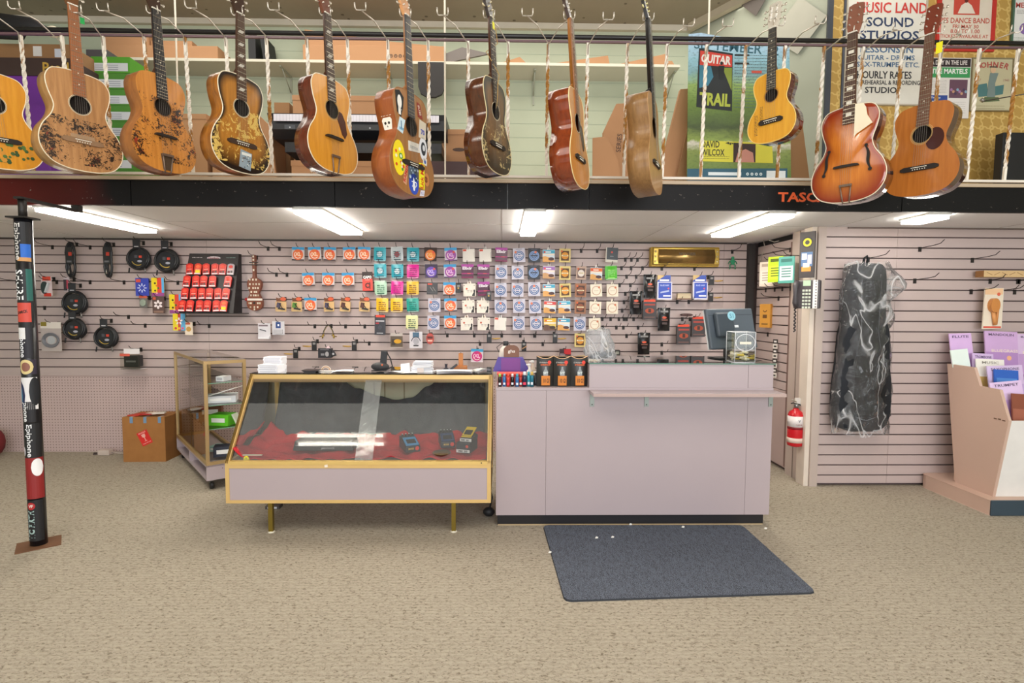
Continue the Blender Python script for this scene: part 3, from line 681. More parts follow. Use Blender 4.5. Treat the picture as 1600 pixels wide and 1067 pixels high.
def st_g6(g, q):
    Z = q['z']; W = q['W']
    def f1(mb, y):
        for i in range(9): mb.disc(-.115 + random.uniform(-.03, .03), Z(.68) + random.uniform(-.06, .05), y - i*2e-5, .009, random.choice(['e6561e', 'd8401a', '4f9a3a', 'f4f0d0']), 7)
        mb.disc(-.105, Z(.66), y - .0004, .016, '4f9a3a', 12); mb.disc(-.105, Z(.66), y - .0006, .009, 'e8ecd8', 8)
    stick(g, 'sticker', ell(-.118, Z(.68), .05, .088), 'f5dc1e', f1, 'yellow round cartoon sticker')
    def f2(mb, y): mb.text('Lick Me!', .078, Z(.78), y, .03, 'd8261c', w=.13, rot=radians(84), bold=.03)
    stick(g, 'sticker', [(.05, Z(.9)), (.098, Z(.91)), (.105, Z(.645)), (.057, Z(.655))], 'f2ea1c', f2, 'yellow Lick Me! sticker')
    def f3(mb, y):
        mb.prism([(-.006, Z(.95)), (.006, Z(.95)), (.012, Z(.90)), (.004, Z(.84)), (0, Z(.82)), (-.004, Z(.84)), (-.012, Z(.90))][::1], y, y+.0003, 'f2f4f8')
        for s_ in (-1, 1): mb.ring(s_*.014 - 0, Z(.885), y, .008, .013, 'f2f4f8', 10, radians(-60 if s_ > 0 else 60), radians(200 if s_ > 0 else -20 + 140))
        mb.rect(-.018, .018, Z(.915), Z(.905), y, 'f2f4f8')
    mb = MB()
    stick(g, 'sticker', ell(.0, Z(.885), .043, .055), '2348b8', f3, 'blue round sticker with a white lily')
    def f4(mb, y): mb.prism(ell(.1, Z(.5), .022, .036), y, y+.0003, '2c3038'); mb.prism(ell(.104, Z(.49), .012, .016), y-.0002, y, 'd8dade')
    stick(g, 'sticker', ell(.1, Z(.5), .036, .062), 'e3e4e8', f4, 'white oval sticker with a dark figure')
    def f5(mb, y): mb.text('70', .1, Z(.335), y, .028, '3644b0', bold=.04)
    stick(g, 'sticker', [(.062, Z(.40)), (.128, Z(.40)), (.135, Z(.23)), (.075, Z(.22))], 'd9cdb8', f5, 'pale sticker with blue lettering')
    def f6(mb, y): scr(mb, -.02, .05, Z(.545), Z(.515), y, 3, '7d8690')
    stick(g, 'sticker', [(-.035, Z(.575)), (.065, Z(.555)), (.06, Z(.47)), (-.035, Z(.48))], 'ddd7cc', f6, 'off-white sticker with grey script')
    def f7(mb, y): mb.text('l', -.09, Z(.36), y, .04, '3a6f9a', bold=.02); mb.rect(-.108, -.072, Z(.41), Z(.385), y, '7fb0d0')
    stick(g, 'sticker', [(-.125, Z(.42)), (-.08, Z(.44)), (-.055, Z(.30)), (-.1, Z(.29))], 'cfe4ee', f7, 'pale blue slanted sticker')
    def f8(mb, y): mb.prism(ell(-.098, Z(.15), .018, .034), y, y+.0003, 'f2efe8'); mb.ball((-.085, y, Z(.22)), .002, 'f2efe8', 6); mb.rect(-.11, -.09, Z(.27), Z(.2), y, 'f2efe8')
    stick(g, 'sticker', [(-.13, Z(.06)), (-.095, Z(.04)), (-.06, Z(.09)), (-.07, Z(.2)), (-.09, Z(.29)), (-.12, Z(.25)), (-.128, Z(.15))], '18181c', f8, 'black and white creature sticker')
    def f9(mb, y):
        for i in range(30): mb.disc(random.uniform(-.042, .04), Z(random.uniform(.68, .84)), y - i*1e-5, random.uniform(.004, .01), random.choice(['2a2e38', '8aa0b4', 'b8c8d4', '454c58']), 6)
    stick(g, 'sticker', [(-.045, Z(.85)), (.045, Z(.85)), (.042, Z(.67)), (-.042, Z(.665))], '52606e', f9, 'dark blue picture sticker')
    def f10(mb, y): mb.text('RAMEN', -.067, Z(.8), y, .02, 'c02a20', w=.1, rot=radians(70), bold=.03)
    stick(g, 'sticker', [(-.092, Z(.9)), (-.066, Z(.92)), (-.044, Z(.70)), (-.064, Z(.69))], 'cf9a78', f10, 'red lettered sticker')
    def f11(mb, y): mb.ring(.115, Z(.8), y, .012, .016, '7a3c14', 12); mb.rect(.108, .122, Z(.83), Z(.77), y, '7a3c14')
    stick(g, 'sticker', ell(.122, Z(.8), .024, .036), 'c9854a', f11, 'tan round sticker')
    stick(g, 'sticker', [(.05, Z(.985)), (.09, Z(.975)), (.1, Z(.915)), (.062, Z(.925))], 'd8d4e0', lambda mb, y: scr(mb, .062, .088, Z(.965), Z(.94), y, 2, '5058a8'), 'small pale sticker at the bottom')
    stick(g, 'sticker', [(.092, Z(.655)), (.128, Z(.66)), (.132, Z(.59)), (.1, Z(.585))], 'e8e4dc', lambda mb, y: mb.disc(.112, Z(.625), y, .010, '3a58a8', 8), 'small white and blue sticker')
    stick(g, 'sticker', [(.062, Z(.2)), (.105, Z(.21)), (.085, Z(.07)), (.055, Z(.06))], '8c2c24', lambda mb, y: mb.text('SUZI', .076, Z(.13), y, .016, 'e8dcc8', w=.05, rot=radians(-70), bold=.02), 'red strip sticker')
    # skull and lettering on the side: the rib near the left of the lower bout
    mb = MB(); i = max(range(len(q['ol'])), key=lambda k: (-abs(q['ol'][k][1] - Z(.36)) if q['ol'][k][0] < 0 else -9))
    a, c = q['ol'][i]; n1 = q['ol'][(i-3) % len(q['ol'])]; n2 = q['ol'][(i+3) % len(q['ol'])]
    tz = Vector((n2[0]-n1[0], 0, n2[1]-n1[1])).normalized()
    if tz.z < 0: tz = -tz
    yy = Vector((0, 1, 0)); nr = yy.cross(tz)
    if nr.x > 0: nr = -nr
    # seen from the left: right is -Y
    mb.T = Matrix(((0, -nr.x, tz.x, a + nr.x*.0025), (-1, 0, 0, q['D']*.5), (0, -nr.z, tz.z, c + nr.z*.0025), (0, 0, 0, 1)))
    mb.prism([(-.03, .022), (-.022, .034), (.022, .034), (.03, .022), (.024, -.02), (.012, -.042), (-.012, -.042), (-.024, -.02)], -.0012, 0, 'ece6d8')
    mb.disc(-.011, .008, -.0016, .007, '221a18', 10); mb.disc(.011, .008, -.0016, .007, '221a18', 10); mb.poly([(-.004, -.0016, -.012), (.004, -.0016, -.012), (0, -.0016, -.002)], '221a18'); mb.rect(-.010, .010, -.028, -.025, -.0016, '221a18')
    mb.rect(-.034, .034, .038, .062, -.0008, '3a2a22'); mb.text('DENIAL', 0, .05, -.0014, .016, 'efe8da', w=.062, bold=.03)
    tag(mb.build('sticker', g), 'white skull sticker on the side')
def st_g7(g, q):
    mb = MB(); pts = [(0.0, -.02, -.05), (.03, -.014, -.12), (-.02, .03, -.17), (-.03, .0, -.22), (.03, -.016, -.28), (.0, -.02, -.33), (.0, -.012, -.42), (-.01, -.008, -.46)]
    mb.tube(pts, .002, 'b08a4a/.5', 6); mb.build('cord', g)
    m = MB(); m.tube([(-.02, -.02, .02), (-.045, -.03, -.05)], .001, 'e8e0b0', 5); m.bx(-.056, -.036, -.033, -.031, -.085, -.05, 'e6e024'); tag(m.build('hang_tag', g), 'yellow paper tag')
def st_g10(g, q):
    mb = MB(); Z = q['z']; scr(mb, -.09, -.072, Z(.86), Z(.56), -.0009, 14, '3a2a18', .0014); scr(mb, -.06, -.045, Z(.66), Z(.45), -.0009, 9, '3a2a18', .0014); mb.build('signature', g)
def st_g12(g, q):
    m = MB(); m.tube([(.05, -.02, .02), (.06, -.03, -.07)], .001, 'e8e0d0', 5); m.bx(.046, .074, -.033, -.031, -.125, -.07, 'efe51e'); tag(m.build('hang_tag', g), 'yellow paper price tag')
YT = 2.9; YBt = 2.90
GT = lambda px, py: P(px, py, YT)
GB = lambda px, py: P(px, py, YBt)
guitar('acoustic_guitar', GT(-32, 8), GB(5, 264), 60, .38, .09, .49, 'w_yellow_top', 'w_tan_side', 'amber acoustic guitar with a painted green landscape, cut off at the left edge', extras=st_green)
guitar('acoustic_guitar', GT(113, 8), GB(133, 268), 60, .38, .09, .50, 'w_tan_scene', 'w_tan_side', 'pale tan guitar with cream binding and dark campfire scene on its lower body', neck='7a4a28/.5', board='9a5c34/.5', head='6a4428/.4', extras=st_g2, bridge='flat', bt='8a6a4c')
guitar('acoustic_guitar', GT(243, 15), GB(262, 269), 66, .35, .095, .49, 'w_honey_scene', 'w_honey_side', 'honey coloured guitar with black stencilled rodeo scene covering its lower body', board='1c1a1e/.4', bind=None, rosette='8a5a2c', bridge='trapeze', extras=st_g3)
guitar('acoustic_guitar', GT(375, 22), GB(379, 270), 62, .35, .09, .49, 'w_burst_scene', 'w_amber_side', 'dark sunburst guitar with golden stencilled scene and grey sticker near its bottom', inlay='triple', board='4a3020/.5', extras=st_g4, bridge=None or 'flat', bt='3a2416')
guitar('acoustic_guitar', GT(511, 22), GB(524, 270), 64, .37, .09, .48, 'w_yellow_top', 'w_mahogany', 'plain yellow topped guitar with dark red sides, teardrop guard and metal tailpiece', inlay='triple', head='6b3a26/.4', board='4a3a34/.5', bridge='trapeze', guard=('4a1e12/.25', 'drop'), rosette='c9a060')
guitar('acoustic_guitar', GT(636, 25), GB(647, 306), 64, .40, .115, .53, 'w_stained_top', 'w_stripe_side', 'brown guitar covered all over in colourful stickers', head='c98f5c/.4', board='3c3c40/.4', neck='b98050/.4', inlay=None, bind='9a6a3c/.4', rosette='7a4a20', extras=st_g6)
guitar('acoustic_guitar', GT(768, 28), GB(779, 272), 64, .35, .105, .48, 'w_dark_scene', 'w_dark_side', 'dark brown guitar with faded painted scene and a cord wound round its neck', inlay='dots', head='2a1c16/.4', bind='d8c79a/.4', extras=st_g7, tuner='d8c8a0/.4')
guitar('acoustic_guitar', GT(892, 30), GB(909, 294), 66, .37, .11, .50, 'w_orange_top', 'w_red_side', 'glossy orange guitar with shiny red-brown sides, seen almost edge on', neck='b0702c/.3', board='8a5a38/.5', bind='f0d9a0/.3', guard=('2a1410/.2', 'drop'))
guitar('acoustic_guitar', GT(1014, 30), GB(1027, 303), 64, .39, .11, .51, 'w_pale_top', 'w_walnut_side', 'matt walnut guitar with black neck and wide grey-brown sides, seen almost edge on', neck='1e1c1c/.4', board='1e1c1c/.4', head='1e1c1c/.4', bind=None, rosette='6a4a2c', tuner='e8dfa0/.4')
guitar('classical_guitar', GT(1207, 44), GB(1204, 222), -54, .265, .085, .36, 'w_small_top', 'w_rosewood', 'small bright yellow guitar with slotted headstock, signed beside its bridge', 'guitar', head='cfc6b6/.4', board='33302e/.4', inlay='dots', slothead=True, hs=.85, bind='e8c46a/.4', rosette='7a4a18', extras=st_g10, nw=.038)
guitar('archtop_guitar', GT(1333, 52), GB(1322, 316), -52, .37, .105, .50, 'w_cherry_burst', 'w_rosewood', 'cherry sunburst archtop guitar with f-holes and a white pickguard', 'guitar', hole=False, inlay='block', bridge='trapeze', guard=('efe0c2/.3', 'raised'), head='8a5a48/.3', board='4a2c1e/.4', arch=.014, joint=.535)
guitar('acoustic_guitar', GT(1453, 54), GB(1433, 306), -60, .365, .10, .48, 'w_natural_top', 'w_rosewood', 'natural brown flat-top guitar with round dark pickguard and yellow tag, rightmost of the row', head='7a3a2a/.3', board='6a4430/.5', guard=('40160f/.2', 'round'), bind=None, rosette='d8b070', extras=st_g12)
# ------------------------------------------------------------------ main counter
def PX(px, py, X):
    d = ray(px, py); return Vector((0, 0, CAMZ)) + d * (X / d.x)
YC = 3.20
cx0 = P(775, 700, YC).x; cx1 = P(1205, 700, YC).x; cxm = P(921, 590, YC).x; zlo = P(850, 605.5, YC).z; zhi = P(1050, 567, YC).z; ycb = 3.70
ct = thing('sales_counter', 'mauve laminate sales counter with black kick base and a raised glass-topped section', 'counter', (cx0, YC, 0))
def wb(*a): # box in world coordinates inside the counter
    x0, x1, y0, y1, z0, z1, m = a; mb.bx(x0-cx0, x1-cx0, y0-YC, y1-YC, z0, z1, m)
sm1, sm2 = P(853, 700, YC).x, P(1166, 700, YC).x
mb = MB()
for a, c in ((cx0, sm1), (sm1, sm2), (sm2, cx1)): wb(a+.0008, c-.0008, YC, YC+.018, .065, zlo-.018, 'mauve_laminate')
mb.build('front_panel', ct)
mb = MB(); wb(cx0, cx0+.018, YC+.019, ycb, .065, zlo-.018, 'mauve_laminate'); wb(cx1-.018, cx1, YC+.019, ycb, .065, zlo-.018, 'mauve_laminate'); mb.build('side_panel', ct)
mb = MB(); wb(cx0+.01, cx1-.03, YC+.012, YC+.03, 0, .064, 'black_laminate'); wb(cx0+.012, cx1-.032, YC+.008, YC+.012, .0, .006, 'b8a07c'); mb.build('kick_base', ct)
mb = MB(); wb(cx0-.002, cx1+.002, YC-.003, ycb, zlo-.018, zlo, 'mauve_laminate'); mb.build('lower_top', ct, bevel=.002)
mb = MB(); wb(cxm, sm2+.0, YC+.004, YC+.024, zlo, zhi-.008, 'mauve_laminate'); wb(sm2+.002, cx1, YC+.004, YC+.024, zlo, zhi-.008, 'mauve_laminate'); wb(cxm, cxm+.018, YC+.024, ycb, zlo, zhi-.008, 'mauve_laminate'); wb(cx1-.018, cx1, YC+.024, ycb, zlo, zhi-.008, 'mauve_laminate')
wb(cxm+.018, cx1-.018, YC+.024, ycb, zhi-.10, zhi-.085, 'cfc4b8'); mb.build('raised_section', ct)
mb = MB(); wb(cxm-.004, cx1+.01, YC-.004, ycb+.01, zhi-.008, zhi-.001, 'reflective_glass'); mb.build('glass_top', ct)
mb = MB(); wb(cxm-.004, cx1+.01, YC-.0055, YC-.0045, zhi-.008, zhi-.001, '4f7a68/.2'); tag(mb.build('glass_edge', ct), 'green polished glass edge')
shz = P(1000, 609, YC).z; shy = 3.05
mb = MB(); wb(cxm+.0, cx1+.003, shy, YC-.001, shz-.018, shz, 'mauve_laminate'); wb(cxm, cx1+.003, shy-.001, shy, shz-.018, shz, 'b49c96'); mb.build('front_shelf', ct)
for k, px in enumerate((925, 1010, 1204)):
    x = P(px, 625, YC).x; mb = MB(); wb(x-.013, x+.013, YC-.005, YC-.0005, shz-.10, shz-.019, '8f9690/.4/.5'); wb(x-.013, x+.013, shy+.03, YC-.001, shz-.022, shz-.0185, '8f9690/.4/.5')
    mb.T = Matrix.Translation((x-cx0, 0, 0)); mb.disc(0, shz-.088, -.006, .004, '3a3c3a', 8); mb.build('bracket', ct)
# items seen through the counter glass
for k, (px, nm, hexc, w_, d_) in enumerate(((985, 'white paper form', 'e9e8e2', .22, .14), (1035, 'dark green pad', '5d6a5c', .12, .10), (1062, 'small card with orange print', 'd8c8a8', .06, .08), (1096, 'dark grey picture card', '6a645c', .14, .1), (1125, 'tan paper slip', 'd2b78c', .08, .09))):
    p = P(px, 560, 3.42); mb = MB(); mb.bx(-w_/2, w_/2, -d_/2, d_/2, 0, .002, hexc)
    if k == 2: mb.bx(-.015, .015, -.02, .01, .002, .0025, 'e07a4a')
    if k == 0: mb.bx(-.08, .08, -.05, -.04, .002, .0025, '8a8a88'); mb.bx(-.08, .05, -.02, -.01, .002, .0025, '8a8a88')
    tag(mb.build('paper_note', loc=(p.x, 3.36 + .02*(k % 2), zhi-.0848)), nm + ' under the counter glass', 'paper', 'papers under the counter glass')

# ------------------------------------------------------------------ glass show case with sloped front
YS = 3.068; sx0 = P(353, 785, YS).x; sx1 = P(767, 787, YS).x; szb = P(560, 786, YS).z; szm = P(560, 724, YS).z; YT2 = 3.40; szt = P(570, 585, YT2).z; YSB = 3.80
W_ = sx1 - sx0
sc_ = thing('glass_showcase', 'wide gold framed glass show case with sloped front, mauve panel and red cloth inside', 'display case', (sx0, YS, 0))
def sb(x0, x1, y0, y1, z0, z1, m): mb.bx(x0, x1, y0-YS, y1-YS, z0, z1, m)
fw = .022
def strut(x, p, q, wd, m):      # bar in the end plane from (y,z) p to q
    d = Vector((0, q[0]-p[0], q[1]-p[1])); ln = d.length; an = math.atan2(d.y, d.z)
    mb.box((x, (p[0]+q[0])/2 - YS, (p[1]+q[1])/2), (wd, .022, ln), m, Matrix.Rotation(-an, 3, 'X'))
for s_, x in ((0, fw/2), (1, W_ - fw/2)):
    mb = MB(); sb(x-fw/2, x+fw/2, YS, YS+.022, szb, szm+.012, 'gold_frame')
    strut(x, (YS+.011, szm), (YT2+.011, szt-.012), fw, 'gold_frame')
    for k in (-.35, .35): mb.box((x + k*fw*.55, (YS+YT2)/2 - YS + .0, (szm+szt)/2), (.0015, .0225, math.hypot(YT2-YS, szt-szm)), '7a5f22', Matrix.Rotation(-math.atan2(YT2-YS, szt-.012-szm), 3, 'X'))
    sb(x-fw/2, x+fw/2, YT2, YSB, szt-.02, szt, 'gold_frame'); sb(x-fw/2, x+fw/2, YSB-.022, YSB, szb, szt-.0201, 'gold_frame'); sb(x-fw/2, x+fw/2, YS+.0221, YSB-.0221, szb, szb+.02, 'gold_frame'); sb(x-fw/2+.001, x+fw/2-.001, YS+.0221, YSB-.0221, szm-.01, szm+.01, 'gold_frame')
    mb.build('end_frame', sc_)
    mb = MB(); xx = .006 if s_ == 0 else W_-.010; mb.bx(xx, xx+.004, .023, YSB-YS-.023, szb+.02, szm-.01, 'mauve_laminate'); mb.build('end_panel', sc_)
    mb = MB(); pts = [(YS+.03, szm+.012), (YT2+.02, szt-.022), (YSB-.022, szt-.022), (YSB-.022, szm+.012)]
    mb.poly([(xx+.002, a-YS, b_) for a, b_ in pts], 'side_glass'); mb.build('end_glass', sc_)
mb = MB(); sb(fw, W_-fw, YS-.001, YS+.02, szb, szb+.018, 'gold_frame'); sb(fw, W_-fw, YS-.001, YS+.02, szm-.028, szm-.006, 'gold_frame'); mb.build('panel_frame', sc_)
mb = MB(); sb(fw, W_-fw, YS+.003, YS+.016, szb+.018, szm-.028, 'mauve_laminate'); mb.build('lower_panel', sc_)
mb = MB(); sb(fw, W_-fw, YS-.004, YS+.028, szm-.006, szm+.012, 'e6c478/.35/.4'); mb.disc(W_-.055, szm+.003, -.0045, .004, '2a2014', 8); mb.build('sill', sc_)
mb = MB(); sb(fw, W_-fw, YT2-.004, YT2+.024, szt-.028, szt-.002, 'gold_frame'); mb.build('top_rail', sc_)
mb = MB(); sb(fw, W_-fw, YT2+.004, YT2+.03, szt-.05, szt-.0285, 'a08460/.5/.3'); mb.build('lamp_cover', sc_)
mb = MB(); sb(0.0, W_, YT2-.004, YSB, szt+.0005, szt+.006, 'reflective_glass'); mb.build('top_glass', sc_)
mb = MB(); mb.poly([(fw, .024, szm+.012), (W_-fw, .024, szm+.012), (W_-fw, YT2-YS+.012, szt-.028), (fw, YT2-YS+.012, szt-.028)], 'glass'); mb.build('sloped_glass', sc_)
film('joint_strip', 'e2eae4', 4, .16, .1, 1.0, 0)
# clear strip over the joint
def slope(t, off=0): return (.020 - off + t*(YT2-YS-.012), szm+.014 + t*(szt-szm-.045))
xa_, xb_ = P(553, 718, YS).x - sx0, P(581, 718, YS).x - sx0
mb = MB(); a0 = slope(0, .004); a1 = slope(.99, .004); mb.poly([(xa_, a0[0], a0[1]), (xb_, a0[0], a0[1]), (xb_-.012, a1[0], a1[1]), (xa_-.012, a1[0], a1[1])], 'joint_strip'); mb.build('joint_strip', sc_)
mb = MB(); sb(fw, W_-fw, YS+.03, YSB-.03, szm-.02, szm-.004, 'b39a94'); mb.build('deck', sc_)
mb = MB(); sb(fw, W_-fw, YSB-.012, YSB-.002, szm-.02, szt-.022, 'c3b9a0');
for x in (P(580, 610, 3.7).x-sx0, P(597, 610, 3.7).x-sx0, P(628, 610, 3.7).x-sx0): mb.bx(x-.004, x+.004, YSB-YS-.014, YSB-YS-.012, szm, szt-.022, '8b7a60')
mb.build('back_panel', sc_)
for k, (px, Y) in enumerate(((424, YS+.05), (709, YS+.05), (403+48, 3.62), (716, 3.62))):
    x = P(px, 820 if Y < 3.3 else 800, Y).x - sx0; mb = MB(); mb.bx(x-.0125, x+.0125, Y-YS-.0125, Y-YS+.0125, .008, szb-.0005, '8f7a34/.35/.7'); lg_ = mb.build('leg', sc_)
    mb = MB(); mb.lathe([(.02, 0), (.02, .005), (.012, .009)], (x, Y-YS, 0), 'ded6c2', 14); mb.build('leg_glide', lg_)
mb = MB(); mb.prism([(P(510, 730, YS-.01).x-sx0-.012, szm-.022), (P(510, 730, YS).x-sx0+.010, szm-.02), (P(510, 730, YS).x-sx0+.008, szm-.004), (P(510, 730, YS).x-sx0-.010, szm-.008)], -.0055, -.0045, 'eadcca'); tag(mb.build('tape_scrap', sc_), 'scrap of white tape')
# draped cloths
def cloth_grid(name, nx, ny, fn, m, label, cat, loc):
    mb = MB(); g = [[mb.v(fn(i/nx, j/ny)) for i in range(nx+1)] for j in range(ny+1)]
    for j in range(ny):
        for i in range(nx): mb.f([g[j][i], g[j][i+1], g[j+1][i+1], g[j+1][i]], m, True)
    o = mb.build(name, loc=loc); s2 = o.modifiers.new('thick', 'SOLIDIFY'); s2.thickness = .004; tag(o, label, cat); return o
import mathutils
def nz(x, y, s=1): return mathutils.noise.noise(Vector((x*s, y*s, 3.1)))
def redf(u, v):
    x = .03 + u * (W_-.06); y = .035 + v*.52; h = .014 + .045*abs(nz(x*6, y*6)) + .05*max(0, v-.35) + .022*nz(x*16, y*14)
    if u < .04: h += .045 * (1 - u/.04)
    return (x, y, max(.006, h))
cloth_grid('red_cloth', 90, 36, redf, 'red_cloth', 'crumpled red cloth covering the show case floor', 'cloth', (sx0, YS, szm-.004))
ztop = [(0, 1), (.20, 1), (.27, .95), (.38, .76), (.47, .64), (.56, .58), (.64, .62), (.72, .80), (.80, .99), (.84, 1), (1, 1)]
def zt_(u):
    for (a, b_), (c, d) in zip(ztop, ztop[1:]):
        if a <= u <= c: k = (u-a)/(c-a); k = k*k*(3-2*k); return b_ + (d-b_)*k
    return 1
def blkf(u, v):
    ztotal = szt - .03 - szm; x = .045 + u*(W_-.10) + (.03*(1-v) if u > .9 else 0)*0; z = .05 + v * (ztotal * zt_(u) - .05)
    y = YSB-YS-.05 - .16*(1-v)**1.6 + .030*nz(x*7, z*5) + .016*nz(x*20, z*11)
    return (x, y, z)
cloth_grid('black_cloth', 80, 40, blkf, 'black_cloth', 'black cloth hung as a backdrop inside the show case', 'cloth', (sx0, YS, szm-.004))
# things in the show case
zfl = szm + .034
def pedal(px, py, Y, rz, body, deck_, lab, w_=.073, knob='d8d8d8', sc=1.22):
    p = P(px, py, Y); t = thing('effects_pedal', lab, 'guitar pedal', (p.x, Y, zfl), 'effects pedals in the show case', rz); t.scale = (sc, sc, sc)
    mb = MB(); mb.T = Matrix.Rotation(0, 4, 'Z'); A = [(-.065, 0), (.065, 0), (.065, .058), (.02, .055), (-.065, .03)]
    for s_ in (0,):
        a = [mb.v((-w_/2, y, z)) for y, z in A]; b_ = [mb.v((w_/2, y, z)) for y, z in A]; mb.f(a[::-1], body); mb.f(b_, body)
        for i in range(5): j = (i+1) % 5; mb.f([a[i], a[j], b_[j], b_[i]], body)
    mb.build('casing', t, bevel=.003)
    mb = MB(); n = Vector((0, -.28, .96)); R = Matrix.Rotation(math.atan2(.025, .085), 3, 'X')
    mb.box((0, -.022, .0445), (w_*.86, .078, .003), deck_, R); mb.box((0, -.028, .0455), (w_*.6, .034, .005), '1c1d20', R); mb.build('treadle', t)
    for k in range(4): mb = MB(); mb.lathe([(.006, 0), (.005, .012)], (-w_*.34 + w_*.226*k, .042, .056), '202022', 10); mb.disc(0, 0, 0, .0001, knob, 4); mb.bx(-w_*.34+w_*.226*k-.002, -w_*.34+w_*.226*k+.002, .036, .048, .068, .0695, knob); mb.build('knob', t)
    mb = MB(); mb.disc(w_*.28, .018, -.0665, .010, 'd8342a', 12); mb.text('BOSS', -w_*.12, .018, -.0662, .009, 'd8b050', w=.026, bold=.03); mb.build('badge', t)
    return t
pedal(640, 700, 3.255, radians(24), '23262c/.4', '4a8fc4/.35', 'bright blue effects pedal on the red cloth, left of the other pedals')
pedal(698, 695, 3.36, radians(12), '1c2030/.4', '2a3f6a/.4', 'dark navy effects pedal between the bright blue one and the boxed yellow one')
# boxed yellow pedal on its box
p = P(729, 700, 3.20); t = thing('pedal_box', 'dark blue pedal carton under the yellow pedal in the show case', 'box', (p.x, 3.24, zfl-.004), rz=radians(-16))
mb = MB(); mb.bx(-.043, .043, -.07, .07, 0, .062, '20242f/.5'); mb.build('carton', t, bevel=.0015); mb = MB(); mb.rect(-.042, .042, .004, .022, -.0712, 'c9c2c4'); mb.text('ME 20', 0, .013, -.0718, .011, '2a2a30', w=.055, bold=.03); mb.disc(.025, .042, -.0715, .009, 'c8402e', 10); mb.build('box_label', t)
t = thing('effects_pedal', 'yellow effects pedal standing tilted on its dark carton', 'guitar pedal', (p.x+.012, 3.25, zfl+.0585), 'effects pedals in the show case', radians(-16))
mb = MB(); mb.bx(-.036, .036, -.06, .06, 0, .024, '24252a/.4'); mb.build('casing', t, bevel=.003)
mb = MB(); mb.box((0, 0, .047), (.062, .11, .004), 'e0b81e/.4', Matrix.Rotation(radians(20), 3, 'X')); mb.box((0, -.01, .0475), (.044, .045, .006), '1c1d20', Matrix.Rotation(radians(20), 3, 'X')); mb.bx(-.03, .03, -.045, .045, .0245, .034, '24252a'); mb.build('treadle', t)
mb = MB(); mb.rect(-.036, .036, .003, .021, -.0612, 'd8cfcf'); mb.text('ME 20', -.004, .012, -.0618, .010, '2a2a30', w=.048, bold=.03); mb.build('badge', t)
p = P(512, 700, 3.3); t = thing('effects_unit', 'low black effects unit lying on the red cloth behind the glass reflection', 'guitar pedal', (p.x, 3.28, zfl))
mb = MB(); mb.box((0, 0, .03), (.36, .14, .06), '26272b/.5', None, .93); mb.build('casing', t, bevel=.006)
mb = MB(); mb.text('JEOO', .03, .016, -.0735, .012, 'b8b8bc', w=.08); mb.text('STRINGS', -.14, .034, -.073, .006, 'a8a8ac', w=.04); mb.build('lettering', t)
p = P(387, 714, 3.10); t = thing('ruler', 'short white ruler lying at the left of the show case sill', 'ruler', (p.x+.02, YS+.05, zfl+.0)); mb = MB(); mb.bx(-.055, .055, -.006, .006, 0, .004, 'e2d8c4'); mb.build('bar', t)
p = P(383, 716, 3.09); mb = MB(); mb.prism([(-.018, 0), (.018, 0), (.012, .016), (0, .022), (-.012, .016)], 0, .003, 'e6d51c'); mb.text('8', 0, .008, -.0006, .009, '3a3208'); tag(mb.build('paper_tag', loc=(p.x, YS+.035, szm+.0125)), 'small yellow paper tag beside the white ruler', 'tag')
p = P(690, 710, 3.15); mb = MB(); mb.lathe([(.001, 0), (.05, .002), (.055, .008), (.05, .012), (.001, .013)], (0, 0, 0), '5b4426', 16); tag(mb.build('leather_disc', loc=(p.x, 3.15, zfl-.0)), 'flat brown disc lying on the red cloth between the pedals', 'disc')

# ------------------------------------------------------------------ tall narrow show case at the left
A2 = Vector((-2.08, 3.82)); u = Vector((-.636, .772)).normalized(); LN = 1.16; WD = .275
M2 = Matrix(((u.x, u.y, 0, A2.x), (u.y, -u.x, 0, A2.y), (0, 0, 1, 0), (0, 0, 0, 1)))
# local x runs back along the long side, local y to the right (narrow side)
M2 = Matrix(((u.x, .772, 0, A2.x), (u.y, .636, 0, A2.y), (0, 0, 1, 0), (0, 0, 0, 1)))
tc_ = thing('glass_cabinet', 'narrow glass cabinet with tan frame on casters, turned toward the back wall', 'display case', M=Matrix.Translation((A2.x, A2.y, 0)))
ZT3 = .925; zg = P(341, 727, 3.84).z
def lm(): 
    m = MB(); m.T = Matrix(((M2[0][0], M2[0][1], 0, 0), (M2[1][0], M2[1][1], 0, 0), (0, 0, 1, 0), (0, 0, 0, 1))); return m
def flipb(m):      # the local frame is left-handed: turn the faces
    m.Fc = [f[::-1] for f in m.Fc]; return m
mb = lm(); fr_ = .022
for x in (0, LN-fr_):
    for y in (0, WD-fr_): mb.bx(x, x+fr_, y, y+fr_, zg, ZT3, 'tan_frame')
for z in (zg, ZT3-fr_):
    for y in (0, WD-fr_): mb.bx(fr_, LN-fr_, y, y+fr_, z, z+fr_, 'tan_frame')
    for x in (0, LN-fr_): mb.bx(x, x+fr_, fr_, WD-fr_, z, z+fr_, 'tan_frame')
flipb(mb).build('frame', tc_)
mb = lm(); mb.poly([(fr_, .01, zg+fr_), (LN-fr_, .01, zg+fr_), (LN-fr_, .01, ZT3-fr_), (fr_, .01, ZT3-fr_)], 'side_glass'); mb.poly([(fr_*.5, .0, ZT3+.001), (LN, 0, ZT3+.001), (LN, WD, ZT3+.001), (0, WD, ZT3+.001)], 'glass'); mb.poly([(LN*.47, .011, zg+fr_), (LN*.5, .011, zg+fr_), (LN*.5, .011, ZT3-fr_), (LN*.47, .011, ZT3-fr_)], 'tan_frame'); flipb(mb).build('glass_panels', tc_)
